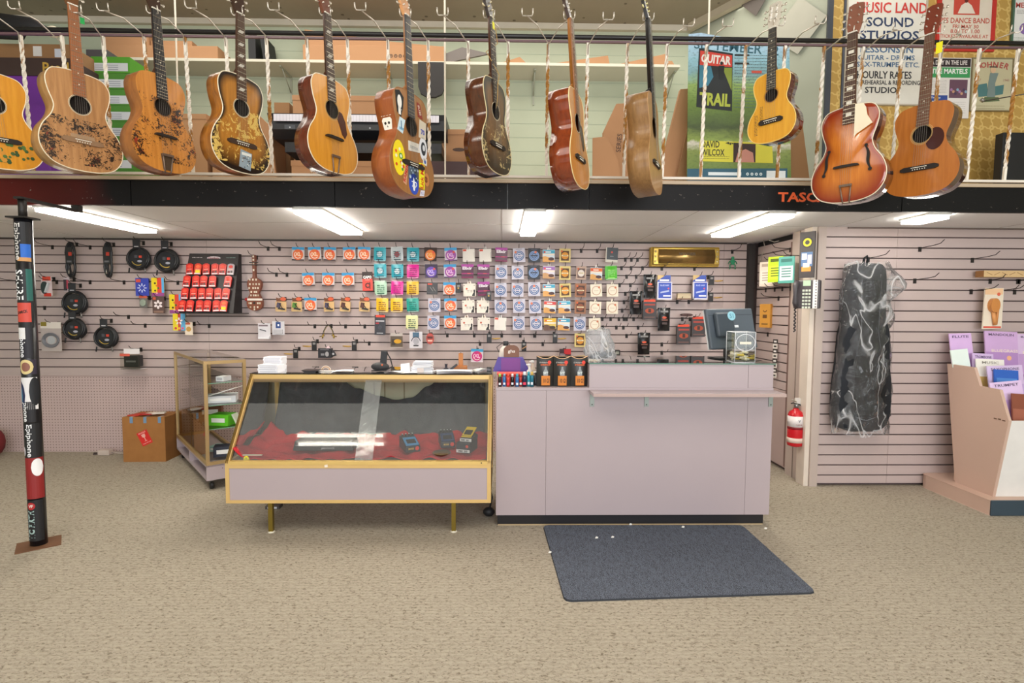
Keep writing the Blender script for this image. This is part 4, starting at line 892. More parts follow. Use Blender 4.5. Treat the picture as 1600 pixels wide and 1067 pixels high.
for k, z in enumerate((.76, .60, .43)):
    mb = lm(); mb.bx(.03, LN-.03, .03, WD-.01, z, z+.006, 'glass'); mb.bx(.03, .0302, .03, WD-.01, z, z+.006, '7fa88c'); flipb(mb).build('shelf', tc_)
mb = lm(); mb.bx(0, LN, 0, WD, .075, .09, 'mauve_laminate'); mb.bx(0, .018, 0, WD, .09, zg, 'mauve_laminate'); mb.bx(LN-.018, LN, 0, WD, .09, zg, 'mauve_laminate'); mb.bx(LN*.52, LN*.54, 0, WD, .09, zg, 'mauve_laminate'); mb.bx(0.018, LN-.018, WD-.012, WD, .09, zg, 'mauve_laminate'); mb.bx(0, LN, 0, WD, zg-.012, zg-.0005, 'mauve_laminate')
mb.bx(-.001, 0, .10, .105, .15, .155, '3a2a28'); flipb(mb).build('base', tc_)
for (x, y) in ((.05, .04), (LN-.06, .04), (.05, WD-.04), (LN-.06, WD-.04)):
    mb = lm(); mb.lathe([(.001, -.012), (.027, -.012), (.03, 0), (.027, .012), (.001, .012)], (x, y, .03), '1c1a1a/.5', 16, 'y'); mb.bx(x-.012, x+.012, y-.014, y+.014, .045, .0748, '6a6660/.3/.7'); flipb(mb).build('caster', tc_)
# contents
for k, (x, z, w_, h_, d_, m_, lab) in enumerate(((.12, .767, .06, .035, .09, 'dedee0', 'small white carton on the top shelf of the narrow cabinet'), (.18, .607, .20, .05, .17, 'd5d8dc', 'wide white carton on the middle shelf of the narrow cabinet'),
        (.16, .437, .15, .08, .12, '5fc21e', 'bright green carton on the lower shelf of the narrow cabinet'), (.14, zg+.024, .14, .075, .10, '2a2e3e', 'dark navy carton on the floor of the narrow cabinet'), (.32, zg+.024, .10, .04, .10, '9fc4c0', 'pale teal carton at the bottom of the narrow cabinet'), (.55, .437, .16, .09, .12, '6b3c22', 'brown carton at the middle of the narrow cabinet'))):
    c = A2 + u*x + Vector((.772, .636))*(WD*.55); mb = MB(); mb.bx(-w_/2, w_/2, -d_/2, d_/2, 0, h_, m_)
    mb.rect(-w_*.35, w_*.35, h_*.3, h_*.7, -d_/2-.0008, 'f0f0ee' if k != 0 else 'b8b8bc'); tag(mb.build('carton', loc=(c.x, c.y, z), bevel=.001), lab, 'box').rotation_euler = (0, 0, radians(20 if k % 2 else -8))
c = A2 + u*.14 + Vector((.772, .636))*(WD*.55)
mb = MB(); mb.box((0, 0, .0), (.19, .15, .006), 'e6e6e2', Matrix.Rotation(radians(-17), 3, 'Y')); tag(mb.build('paper_pad', loc=(c.x+.02, c.y, .69)), 'white pad of paper tilted on the middle shelf carton', 'paper')
mb = MB(); mb.box((0, 0, .045), (.012, .07, .09), 'cfd6c4', Matrix.Rotation(radians(-25), 3, 'Y')); tag(mb.build('leaflet', loc=(c.x+.10, c.y-.01, .437)), 'pale folded leaflet leaning on the green carton', 'paper')

# ------------------------------------------------------------------ left floor: brown carton, power strip
bx0 = PZ(193, 722, 0); bx1 = PZ(258, 722, 0); bw = bx1.x-bx0.x; bh = P(225, 652, bx0.y).z; bd = .26
t = thing('cardboard_carton', 'brown wooden-look carton with red fragile label and taped top, by the pegboard', 'box', (bx0.x, bx0.y, 0), rz=radians(2))
mb = MB(); mb.bx(0, bw, 0, bd, 0, bh, 'cork'); mb.build('carton', t, bevel=.002)
mb = MB(); mb.T = Matrix.Translation((bw*.52, 0, bh*.54)) @ Matrix.Rotation(radians(-25), 4, 'Y')
mb.rect(-.045, .045, -.06, .06, -.002, 'd3241f'); mb.prism([(-.016, .035), (.016, .035), (.014, .012), (.003, .002), (.003, -.022), (.014, -.028), (-.014, -.028), (-.003, -.022), (-.003, .002), (-.014, .012)], -.003, -.0022, 'e6a79c'); mb.text('FRAGILE', 0, .048, -.0028, .012, 'f0b8b0', w=.06, bold=.02); mb.text('HANDLE WITH CARE', 0, -.044, -.0028, .009, 'f0b8b0', w=.07)
mb.build('fragile_label', t)
for x in (.22, .54, .88): mb = MB(); mb.bx(bw*x-.012, bw*x+.012, -.003, -.0005, bh-.05, bh+.002, '6f8fae'); mb.bx(bw*x-.012, bw*x+.012, -.003, .05, bh+.0005, bh+.003, 'b9a89a'); mb.build('tape', t)
mb = MB()
for i in range(7): mb.box((bw*(.2+.1*i), .05+.02*(i % 3), bh+.008+.003*i), (.09, .05, .008), random.choice(['c4402f', 'd8c4b4', 'b5302a', 'e0d6cc']), Matrix.Rotation(radians(random.uniform(-20, 20)), 3, 'Z'))
tag(mb.build('torn_tape', t), 'torn red and white tape on top')
p = PZ(166, 710, 0); t = thing('power_adapter', 'small beige adapter with cable on the carpet beside the brown carton', 'adapter', (p.x, 4.80, 0))
mb = MB(); mb.bx(-.05, .05, -.03, .03, 0, .045, 'c9b9ae'); mb.build('housing', t, bevel=.006); mb = MB(); mb.tube([(-.05, 0, .01), (-.09, -.02, .008), (-.11, .01, .012), (-.07, .035, .008)], .006, '4a3c3a', 6); mb.tube([(.05, 0, .02), (.12, .01, .012), (.25, .02, .008)], .005, 'b8a8a0', 6); mb.build('cable', t)
p = P(0, 700, 4.7); t = thing('red_bag', 'dark red soft bag at the left edge beside the pegboard', 'bag', (p.x-.09, 4.72, 0)); mb = MB(); mb.ball((0, 0, .13), .1, '6a1a1c/.8', 14, (1, .9, 1.3)); mb.build('bag_body', t)
# ------------------------------------------------------------------ floor mat
q = [PZ(848, 822, 0), PZ(1160, 822, 0), PZ(1277, 928, 0), PZ(882, 941, 0)]; c0 = sum(q, Vector()) / 4
mb = MB(); pts = []
for i in range(4):
    a, b_, c = q[i-1], q[i], q[(i+1) % 4]; r = .03
    for t_ in (0, .5, 1):
        k = b_ + (a-b_).normalized()*r*(1-t_) + (c-b_).normalized()*r*t_; k = k.lerp(b_, .4 if t_ == .5 else 0); pts.append(k - c0)
lo = [mb.v((k.x, k.y, 0)) for k in pts]; hi = [mb.v((k.x*.995, k.y*.995, .008)) for k in pts]; mb.f(hi[::-1], 'ribbed_mat')
for i in range(len(pts)): j = (i+1) % len(pts); mb.f([lo[i], lo[j], hi[j], hi[i]], '2a2d34/.8')
tag(mb.build('floor_mat', loc=(c0.x, c0.y, .0)), 'dark blue-grey ribbed door mat lying in front of the sales counter', 'mat')
# ------------------------------------------------------------------ pole with stickers
pb = PZ(61, 851, 0); pt = P(38.5, 342, pb.y + .0)
pr_ = .0385
pl = thing('sticker_pole', 'black steel post wrapped in music brand stickers under the mezzanine beam', 'pole', (pb.x, pb.y, 0))
Mp = Matrix.Translation((0, 0, 0))
ztp = pt.z; lean = (pt.x - pb.x) / ztp
mb = MB(); mb.T = Matrix.Rotation(0, 4, 'Z'); mb.box((0, 0, .003), (.19, .16, .006), '6e4a30/.7', Matrix.Rotation(radians(38), 3, 'Z')); mb.build('base_plate', pl)
mb = MB(); mb.lathe([(pr_, .006), (pr_, ztp)], (0, 0, 0), '17161a/.3', 28); post_ = mb.build('post', pl)
mb = MB(); mb.box((0, 0, ztp+.004), (.10, .10, .008), '1c1714/.5'); mb.tube([(0, 0, ztp), (0, 0, 1.866)], .019, '1a1512/.5', 14); mb.bx(-.02, .02, -.03, YF+.04-pb.y, 1.866, 1.878, '1c1714/.5'); mb.bx(-.02, .02, YF-pb.y+.002, YF+.04-pb.y, 1.878, 1.904, '1c1714/.5'); mb.build('top_jack', pl)
def wrap_patch(z0, z1, a0, a1, m, r, rough=None, pts=None):
    n = 14
    for i in range(n):
        b0 = a0 + (a1-a0)*i/n; b1 = a0 + (a1-a0)*(i+1)/n
        if pts: # ellipse
            def ex(t): t = 2*t-1; return math.sqrt(max(0, 1-t*t))
            zc = (z0+z1)/2; h = (z1-z0)/2; e0, e1 = ex(i/n)*h, ex((i+1)/n)*h
            mb.poly([(r*sin(b0), -r*cos(b0), zc-e0), (r*sin(b1), -r*cos(b1), zc-e1), (r*sin(b1), -r*cos(b1), zc+e1), (r*sin(b0), -r*cos(b0), zc+e0)], m)
        else: mb.poly([(r*sin(b0), -r*cos(b0), z0), (r*sin(b1), -r*cos(b1), z0), (r*sin(b1), -r*cos(b1), z1), (r*sin(b0), -r*cos(b0), z1)], m)
def vtext(txt, zc, xoff, h, ln, m, rot=-90, bold=.02, r=pr_+.0012): mb.text(txt, xoff, zc, 0, h, m, w=ln, rot=radians(rot), bold=bold, wrap=r)
def zpy(py): return P(45, py, pb.y - pr_).z
STK = [('Epiphone', 346, 408, '141318', 'd8d4d0', -100, 90, .036), ('SHURE', 420, 470, '1a1a1e', 'f2f2f2', -90, 70, .042), (None, 470, 512, 'b5342c', 'e8d8d0', -60, 80, 0), ('Epiphone', 512, 560, '1c1a24', 'e8e8ec', -100, 60, .034), (None, 512, 530, 'e6e4e2', '', -100, 20, 0),
       (None, 562, 585, '30283a', '', -80, 80, 0), (None, 590, 640, 'e2dfe0', '', -80, 80, 0), ('phone', 628, 660, '17151b', 'eeeeee', -90, 60, .032), ('Epiphone', 662, 716, '141317', 'e8e8ea', -90, 90, .032), (None, 716, 780, '8c1f20', '', -100, 100, 0), ('VIC FIRTH', 782, 846, '17161a', '9fb8b6', -80, 80, .03)]
for k, (tx, y0, y1, bg, fg, a0, a1, h) in enumerate(STK):
    mb = MB(); za, zb = zpy(y1), zpy(y0); r = pr_ + .0004 + .00012*k
    wrap_patch(za, zb, radians(a0), radians(a1), bg, r)
    lab = 'sticker band' if not tx else 'sticker lettered ' + tx
    if tx == 'VIC FIRTH': vtext(tx, (za*.56+zb*.44)-.012, -.002, .034, (zb-za)*.72, fg, 90, .05, r+.0005); mb.text('VF', .0, zb-.032, 0, .016, 'e8e0d8', wrap=r+.0012, bold=.03); wrap_patch(zb-.052, zb-.012, radians(-30), radians(30), 'b3262a', r+.0004, pts=1)
    elif tx: vtext(tx, (za+zb)/2, -.006 if k != 8 else .006, h, (zb-za)*.94, fg, -90 if tx != 'phone' else -90, .02, r+.0008)
    if k == 0: wrap_patch(za+.02, za+.09, radians(15), radians(80), '2264c4', r+.0003); wrap_patch(za-.0, za+.02, radians(-10), radians(80), 'c8935c', r+.0003)
    if k == 1: wrap_patch(za, zb, radians(40), radians(80), '1f5f58', r+.0002)
    if k == 2: wrap_patch(za, zb, radians(-60), radians(80), '17161a', r+.0001); wrap_patch(za+.03, zb-.01, radians(-48), radians(62), 'cc4a3c', r+.0003); mb.text('SAMICK', .004, (za+zb)/2+.012, 0, .016, '1a1a1a', w=.05, rot=radians(12), wrap=r+.0008, bold=.03)
    if k == 5: wrap_patch(za, zb, radians(-40), radians(60), 'd8c48a', r+.0002, pts=1); wrap_patch(za+.015, zb-.015, radians(-20), radians(40), '8a5a4a', r+.0004, pts=1)
    if k == 6:
        wrap_patch(za, zb-.02, radians(-95), radians(0), '1c2a52', r+.0002, pts=1); wrap_patch(za+.02, zb, radians(25), radians(100), '16181e', r+.0002, pts=1); wrap_patch(za+.03, zb-.05, radians(-75), radians(-25), '3f9ac4', r+.0003, pts=1)
    if k == 8: wrap_patch(za+.01, za+.06, radians(-60), radians(-20), 'd8d4dc', r+.0002, pts=1)
    if k == 9: wrap_patch(zb-.10, zb-.005, radians(15), radians(95), 'efeef0', r+.0003, pts=1)
    tag(mb.build('sticker', post_), lab + (' in white letters' if tx and k < 8 else ''))
# ------------------------------------------------------------------ sheet music rack
XR = PX(1530, 650, 3.17).x; XR = 3.20
def ry(px, py): p = PX(px, py, XR); return (p.y, p.z)
prof = [(ry(1493, 747)[0], .07), (ry(1480, 568)[0], ry(1480, 568)[1]), ry(1522, 574), ry(1531, 603), ry(1562, 609), ry(1573, 648), (3.335, .612), (3.42, .07)]
rk = thing('sheet_music_rack', 'tan painted sheet music rack with stepped side and rounded plinth', 'rack', (XR, YR, 0))
mb = MB(); X2 = 4.6
for xx in (X2-XR, 0):
    if xx == 0: mb.build('side_panel', rk); mb = MB()
    a = [mb.v((xx, y-YR, z)) for y, z in prof]; b_ = [mb.v((xx+.02, y-YR, z)) for y, z in prof]; mb.f(a, 'rack_tan'); mb.f(b_[::-1], 'rack_tan')
    for i in range(len(prof)): j = (i+1) % len(prof); mb.f([a[j], a[i], b_[i], b_[j]], 'rack_tan')
y5 = ry(1573, 648)[0]
for (py_, pz_) in ((3.37, .625), (3.40, .628), (3.43, .626)): mb.bx(-.0015, 0, py_-YR-.012, py_-YR+.008, pz_-.008 if 0 else pz_-.022, pz_-.014, '6a4a36')
mb.build('side_panel', rk)
mb = MB(); zf = .612
mb.poly([(.02, 3.335-YR, zf), (.02, 3.42-YR, .07), (X2-XR, 3.42-YR, .07), (X2-XR, 3.335-YR, zf)], 'e8e4e0/.4'); mb.poly([(.02, 3.35-YR, zf), (.02, 3.435-YR, .07), (X2-XR, 3.435-YR, .07), (X2-XR, 3.35-YR, zf)][::-1], 'rack_tan'); mb.build('front_panel', rk)
yst = [(ry(1480, 568)[0], .62), (3.70, .62), (3.52, .50)]
mb = MB()
for y, z in ((3.735, .66), (3.64, .56), (3.50, .44)): mb.bx(.02, X2-XR, y-YR, y-YR+.01, .1, z, 'rack_tan'); mb.bx(.02, X2-XR, y-YR-.07, y-YR, z-.06, z-.05, 'rack_tan')
mb.build('shelves', rk)
mb = MB(); pa = 3.12; ol2 = []
r = .05; pts = [(pa-XR+r, -.005), (pa-XR+.012, -.018), (pa-XR, -.06), (pa-XR, 3.345-YR), (X2-XR, 3.345-YR), (X2-XR, -.005)]
lo = [mb.v((x, y, 0.0)) for x, y in pts]; hi = [mb.v((x, y, .098)) for x, y in pts]; mb.f(lo[::-1][::-1], 'rack_tan'); mb.f(hi[::-1], 'rack_tan')
for i in range(len(pts)): j = (i+1) % len(pts); mb.f([lo[i], lo[j], hi[j], hi[i]], 'rack_tan', i < 2)
mb.bx(pa-XR-.0, X2-XR, 3.345-YR-.012, 3.345-YR-.0005, .0, .10, '32424e/.5'); mb.build('plinth', rk, bevel=.004)
BK = [('FLUTE', 1515, 520, 36, 3.80, .66, 'd9b4e4', 'c9a0dc', '5a4a6a', 'lilac flute book in the back row'), ('MANDOLIN', 1573, 517, 54, 3.80, .66, 'cfa9d8', 'b48ac4', '54465e', 'mauve mandolin and bluegrass book in the back row'), ('BANJO', 1620, 521, 42, 3.805, .66, 'd8bce0', 'c09acc', '5a4a6a', 'pale mauve banjo book at the right end of the back row'),
      ('', 1513, 545, 28, 3.74, .60, 'e4f0ea', '63c9c4', '', 'white and teal booklet in the second row'), ('TROMBONE', 1541, 552, 34, 3.73, .60, 'd3b7e0', 'c2a0d6', '5e4c72', 'lilac trombone book in the second row'), ('MUSIC', 1554, 561, 46, 3.69, .56, 'f0ece2', 'd3b46a', '8a8478', 'white and gold songbook in the third row'),
      ('SAXOPHONE', 1584, 571, 58, 3.62, .50, 'd8c0e4', 'c6a8da', '5e4c72', 'lilac saxophone book in the third row'), ('PERFORMANCE', 1578, 578, 40, 3.60, .50, '2c62c0', '4f8ad8', 'f0f4fa', 'bright blue instruction book in the third row'), ('TRUMPET', 1590, 596, 52, 3.46, .44, 'e2c6ec', 'cfa6e4', '5a4a6a', 'pale lilac trumpet book in the front row'), ('', 1603, 616, 40, 3.42, .44, '8a4a34', 'a4604a', '', 'red-brown book in the front row')]
for k, (tx, px, py, wpx, Y, zb, c1_, c2_, ink, lab) in enumerate(BK):
    p = P(px, py, Y); wm = wpx*Y/850; hm = p.z - zb + .0
    hm = max(.14, hm); mb = MB(); mb.T = Matrix.Rotation(radians(-9), 4, 'X')
    mb.bx(-wm/2, wm/2, 0, .008, 0, hm, c1_); mb.rect(-wm/2+.004, wm/2-.004, .01, hm*.7, -.0008, c2_)
    if tx == 'PERFORMANCE': mb.rect(-wm*.42, wm*.42, hm*.62, hm*.86, -.0012, c2_); mb.text('PERFORMANCE', 0, hm*.74, -.0018, .014, ink, w=wm*.75, bold=.02)
    elif tx: mb.text(tx, 0, hm-.024, -.0014, .018, ink, w=min(wm*.8, .022*len(tx)+.01), bold=.01)
    if k in (1, 2): mb.text('BLUEGRASS' if k == 1 else 'MUSIC', .02, hm*.72, -.0014, .02, 'efe0d0', w=wm*.8); mb.ring(.03, hm*.38, -.0014, .03, .034, '9a6a9a', 16); mb.ring(-.02, hm*.35, -.0014, .045, .049, '8f6aa4', 16); mb.disc(.05, hm*.62, -.0016, .018, 'efb48a', 8)
    if k == 5: mb.rect(-.01, .06, .02, hm*.55, -.0014, '8a7a3a')
    if k == 3: mb.rect(-wm*.4, wm*.4, hm*.2, hm*.35, -.0012, 'f2f6f2')
    o = mb.build('music_book', loc=(max(p.x, XR+.032+wm/2), Y-.015, zb)); tag(o, lab + ' of the rack', 'book', 'sheet music books in the rack')
    o.rotation_euler = (0, radians((-2, 2, 0, -6, 3, 2, -2, 3, -5, 4)[k]), 0)

# ------------------------------------------------------------------ gig bag in a plastic sleeve on the right wall
gx = P(1352, 500, YR-.1); ztop_ = P(1356, 412, YR-.1).z; zbot_ = P(1350, 673, YR-.1).z; H_ = ztop_ - zbot_
half = [(0, 1.0), (.07, 1.0), (.10, .985), (.115, .93), (.12, .8), (.125, .7), (.155, .6), (.165, .5), (.17, .42), (.185, .3), (.192, .18), (.185, .08), (.15, .02), (.08, 0), (0, 0)]
hk = catmull(half, 5); olb = [(x, z*H_) for x, z in hk] + [(-x, z*H_) for x, z in hk[-2:0:-1]]
t = thing('gig_bag', 'black padded gig bag hanging on the right slatwall inside a clear plastic sleeve', 'gig bag', (gx.x, YR-.02, zbot_))
mb = MB(); n = len(olb)
R_ = [[mb.v((x*k, y, H_/2 + (z-H_/2)*(1-(1-k)*.4))) for x, z in olb] for k, y in ((.96, 0), (1, -.03), (1, -.10), (.94, -.125), (.5, -.135))]
for A_, B_ in zip(R_, R_[1:]):
    for i in range(n): j = (i+1) % n; mb.f([A_[i], A_[j], B_[j], B_[i]][::-1], 'bag_nylon', True)
mb.f(R_[-1][::-1][::-1], 'bag_nylon', True); mb.f(R_[0], 'bag_nylon'); mb.build('bag_body', t)
mb = MB()
for k in (-1, 1): mb.tube([(k*.10, -.128, H_*.1), (k*.105, -.13, H_*.4), (k*.06, -.135, H_*.6), (k*.07, -.13, H_*.9)], .003, '55585e', 5)
mb.tube([(-.10, -.128, H_*.1), (0, -.137, H_*.07), (.10, -.128, H_*.1)], .003, '55585e', 5); mb.build('zipper', t)
mb = MB(); mb.tube([(-.012, -.05, H_-.01), (-.014, -.06, H_+.04), (.0, -.07, H_+.055), (.012, -.06, H_+.035), (.012, -.05, H_-.01)], .008, '17181a/.7', 8); mb.build('hang_loop', t)
# sleeve
mb = MB(); rows = 46; cols = 40; gr = []
for j in range(rows+1):
    v_ = j/rows; z = H_*(-.02 + v_*1.03); ring_ = []
    hw_ = .20 - .055*max(0, (v_-.45)/.55) + .012*sin(v_*9) + (.0 if v_ < .8 else 0)
    for i in range(cols):
        a = 2*pi*i/cols; x = hw_*cos(a); y = -.07 - .085*sin(a) 
        d = .018*nz(x*14+3, z*9+y*20) + .012*nz(x*33, z*26+y*12)
        if v_ > .62 and x > .06: x += .12*((x-.06)/.1)*sin((v_-.62)/.38*pi)*(.5+.5*sin(v_*23))
        ring_.append(mb.v((x*(1+d*3), min(-.004, y + d*(-1 if y < -.07 else .3)), z + .01*sin(a*3))))
    gr.append(ring_)
for A_, B_ in zip(gr, gr[1:]):
    for i in range(cols): j = (i+1) % cols; mb.f([A_[i], A_[j], B_[j], B_[i]][::-1], 'clear_film', True)
tag(mb.build('plastic_sleeve', t), 'clear crinkled plastic sleeve')

# ------------------------------------------------------------------ extinguisher, phone, poster strip on the side wall
p = P(1243, 660, 4.0); xw = XS - .022
t = thing('fire_extinguisher', 'red fire extinguisher hanging on the post below the wall telephone', 'fire extinguisher', (p.x, 4.0, P(1243, 697, 4.0).z))
hx = P(1243, 640, 4.0).z - P(1243, 697, 4.0).z
mb = MB(); mb.lathe([(.03, 0), (.052, .008), (.055, .02), (.055, hx-.04), (.045, hx-.015), (.022, hx), (.016, hx+.012)], (0, 0, 0), 'c01822/.25', 24); mb.build('cylinder', t)
mb = MB(); mb.lathe([(.0556, hx*.55), (.0556, hx*.84)], (0, 0, 0), 'e0d8d6', 24); mb.text('V', .0, hx*.72, 0, .02, '3a4a5a', wrap=.0562, bold=.02); mb.text('CLASS ABC', .0, hx*.62, 0, .010, '8a3a3a', w=.05, wrap=.0562)
mb.lathe([(.0557, hx*.12), (.0557, hx*.25)], (0, 0, 0), 'd6c0b4', 24); mb.lathe([(.0562, hx*.49), (.0562, hx*.55)], (0, 0, 0), '7c1018', 24); mb.build('label_band', t)
mb = MB(); mb.lathe([(.012, hx+.012), (.016, hx+.02), (.016, hx+.04), (.01, hx+.05)], (0, 0, 0), '8a8a88/.3/.8', 12); mb.tube([(-.005, -.01, hx+.045), (-.035, -.02, hx+.055), (-.05, -.02, hx+.05)], .005, '2a2826', 6); mb.tube([(-.005, -.01, hx+.06), (-.035, -.02, hx+.075), (-.05, -.02, hx+.08)], .005, 'b8b0a4/.3/.6', 6); mb.build('valve', t)
mb = MB(); mb.tube([(0, .0, hx+.045), (.05, .0, hx+.03), (.062, -.02, hx-.03), (.062, -.02, hx*.5)], .006, '1c1a1a', 8); mb.build('hose', t)
mb = MB(); mb.bx(-.0, .07, .0, .025, hx+.03, hx+.085, 'd8d2cc'); mb.build('wall_bracket', t)
def sideface(x, y, z):   # local frame on the phone post: local x toward the camera, faces -X ; turned so it also reads from the front
    return Matrix.Translation((x, y, z)) @ Matrix.Rotation(radians(-62), 4, 'Z')
zp0 = P(1255, 482, 3.88).z; zp1 = P(1255, 438, 3.88).z
t = thing('wall_telephone', 'dark grey wall telephone with white key column and coiled cord', 'telephone', M=Matrix.Translation((P(1256, 460, 3.88).x, 3.88, (zp0+zp1)/2)) @ Matrix.Rotation(radians(-45), 4, 'Z'))
mb = MB(); mb.box((.03, 0, 0), (.155, .05, zp1-zp0), '4a4448/.45'); mb.build('base', t, bevel=.008)
mb = MB(); mb.rect(.065, .095, -.10, .10, -.0262, 'e6e0dc'); 
for k in range(10): mb.rect(.08, .09, -.094+.02*k, -.084+.02*k, -.0268, '7a7478')
mb.build('key_strip', t)
mb = MB()
for i in range(3):
    for j in range(6): mb.bx(-.002+.02*i, .012+.02*i, -.030, -.0252, -.10+.024*j, -.086+.024*j, 'c8cfc0')
mb.rect(0, .05, .06, .098, -.0262, 'a9c0a4'); mb.build('keypad', t)
mb = MB(); mb.tube([(-.035, -.045, -.095), (-.04, -.058, -.06), (-.04, -.06, 0), (-.04, -.058, .06), (-.035, -.045, .095)], [.017, .018, .013, .018, .017], '3c373b/.4', 10); mb.build('handset', t)
mb = MB(); pts = [(-.045 + .007*cos(a*.9) - .03*sin(a/60*pi)*0, -.03+.007*sin(a*.9), -.10 - .17*(1-abs(a-45)/45)) for a in range(0, 91)]; mb.tube(pts, .0028, '3a3539', 5); mb.build('coiled_cord', t)
zq0 = P(1260, 434, 3.9).z; zq1 = P(1260, 362, 3.9).z
t = thing('sticker_board', 'narrow dark board with yellow ring emblem and small pictures above the telephone', 'sign', M=Matrix.Translation((P(1257, 400, 3.92).x, 3.92, (zq0+zq1)/2)) @ Matrix.Rotation(radians(-55), 4, 'Z'))
hq = zq1-zq0; mb = MB(); mb.box((.02, 0, 0), (.105, .012, hq), '3a3334/.5'); mb.build('board', t)
mb = MB(); mb.ring(.02, hq*.27, -.0066, .016, .03, 'd8cf1e', 20); mb.ring(.02, hq*.27, -.0064, .03, .04, '2a2426', 20); mb.disc(.02, hq*.27, -.0067, .008, '3a3a1a', 10)
mb.rect(-.02, .06, -hq*.25, hq*.06, -.0066, '4f6f9a'); mb.rect(-.015, .02, -hq*.1, hq*.03, -.007, 'd8dce4'); mb.rect(.025, .055, -hq*.2, -.0, -.007, 'c8b8c0'); mb.rect(-.015, .05, -hq*.36, -hq*.26, -.0068, 'e08a3a'); mb.rect(-.005, .04, -hq*.27, -hq*.18, -.0072, 'e8d8d4'); mb.build('pictures', t)
# cables in the wiring pocket
mb = MB(); a = Vector((XS-.03, 4.8, 1.80))
mb.tube([P(1187, 410, 4.8), P(1195, 385, 4.75), P(1192, 372, 4.7), P(1210, 378, 4.6), P(1235, 372, 4.4), P(1250, 362, 4.25), P(1258, 358, 4.15)], .004, 'cfc8bc', 5)
tag(mb.build('white_cable'), 'pale loose cable drooping from the corner under the ceiling', 'cable')
mb = MB(); mb.tube([P(1240, 362, 4.35), P(1246, 368, 4.3), P(1254, 374, 4.2), P(1258, 376, 4.1)], .005, '2a66b8', 5); tag(mb.build('blue_cable'), 'blue network cable near the top of the side wall', 'cable')

# ------------------------------------------------------------------ things on the glass counter
zg_ = zhi
p = P(1145, 555, 3.50); t = thing('computer_monitor', 'dark grey computer monitor seen from behind on the glass counter', 'monitor', M=Matrix.Translation((p.x, 3.50, zg_)) @ Matrix.Rotation(radians(15), 4, 'Z'))
mb = MB(); Rm_ = Matrix.Rotation(radians(-14), 3, 'X') @ Matrix.Rotation(radians(-1), 3, 'Y'); s_ = 3.5/850
mb.T = Matrix.Translation((0, 0, .20)) @ Rm_.to_4x4() @ Matrix.Translation((0, 0, 0)); wd, ht = .355, .265
mb.box((0, .03, 0), (wd, .03, ht), '4d5660/.45'); mb.build('housing', t, bevel=.008)
mb = MB(); mb.T = Matrix.Translation((0, 0, .20)) @ Rm_.to_4x4(); mb.box((0, .05, 0), (wd*.985, .012, ht*.985), 'cfd2d4/.4'); mb.bx(-wd*.47, wd*.47, .0145, .0152, ht*.33, ht*.345, '39414a'); mb.build('screen_bezel', t)
mb = MB(); mb.T = Matrix.Translation((0, 0, .20)) @ Rm_.to_4x4(); mb.bx(-.135, -.0, -.02, .016, -.06, .10, '3a434d/.4'); mb.build('rear_bulge', t, bevel=.012)
mb = MB(); mb.T = Matrix.Translation((0, 0, .20)) @ Rm_.to_4x4(); mb.disc(-.02, .075, -.0215, .030, '8fc4d4', 20); mb.text('S1', -.02, .075, -.0225, .028, '3f7a94', bold=.01); mb.rect(.0, .05, .005, .02, .0125, 'd8dce0'); mb.build('badge', t)
mb = MB(); mb.bx(-.03, .02, .03, .06, .006, .14, '1c1e20/.4'); mb.bx(-.12, .09, -.03, .10, 0, .008, '222426/.4'); mb.build('stand', t, bevel=.003)
mb = MB(); mb.tube([(-.055, .0, .12), (-.05, -.02, .07), (-.04, -.01, .03), (-.045, .02, .01)], .004, '15161a', 6); mb.build('cable', t)
p = P(1159, 560, 3.28); t = thing('clear_box', 'clear plastic box with a round lid holding pale picks, beside the monitor', 'container', (p.x, 3.30, zg_))
mb = MB(); cw = .062
for a in ((-cw, -cw, cw, -cw), (cw, -cw, cw, cw), (cw, cw, -cw, cw), (-cw, cw, -cw, -cw)): mb.poly([(a[0], a[1], .002), (a[2], a[3], .002), (a[2], a[3], .18), (a[0], a[1], .18)], 'bag_film' if 0 else 'side_glass')
for x, y in ((-cw, -cw), (cw, -cw), (cw, cw), (-cw, cw)): mb.tube([(x, y, .001), (x, y, .182)], .002, 'dfe0e6/.2', 5)
for z in (.001, .182):
    mb.tube([(-cw, -cw, z), (cw, -cw, z), (cw, cw, z), (-cw, cw, z)], .002, 'dfe0e6/.2', 5, closed=True)
mb.build('box', t); mb = MB(); mb.tube([(.058*cos(a), -cw-.002, .12+.05*sin(a)) for a in [2*pi*i/24 for i in range(24)]], .0022, 'e6e6ec/.2', 5, closed=True); mb.rect(-.035, .035, .11, .125, -cw-.003, 'e2dccc'); mb.build('round_opening', t)
# picks inside
for k in range(26):
    mb = MB(); mb.T = Matrix.Translation((random.uniform(-.05, .05), random.uniform(-.055, .05), .008+.0018*k)) @ Matrix.Rotation(random.uniform(0, 6), 4, 'Z') @ Matrix.Rotation(random.uniform(-.4, .4), 4, 'X')
    mb.bx(-.019, .019, -.007, .007, 0, .008, ['f0e8d0', 'f6f0dc', 'ecd05a', 'f4ecdf'][k % 4]); o = mb.build('ivory_saddle', loc=(p.x, 3.30, zg_)); tag(o, 'small pale bone piece heaped in the clear plastic box', 'bone blank', 'pale pieces in the clear box')
p = P(1110, 523, 3.5)
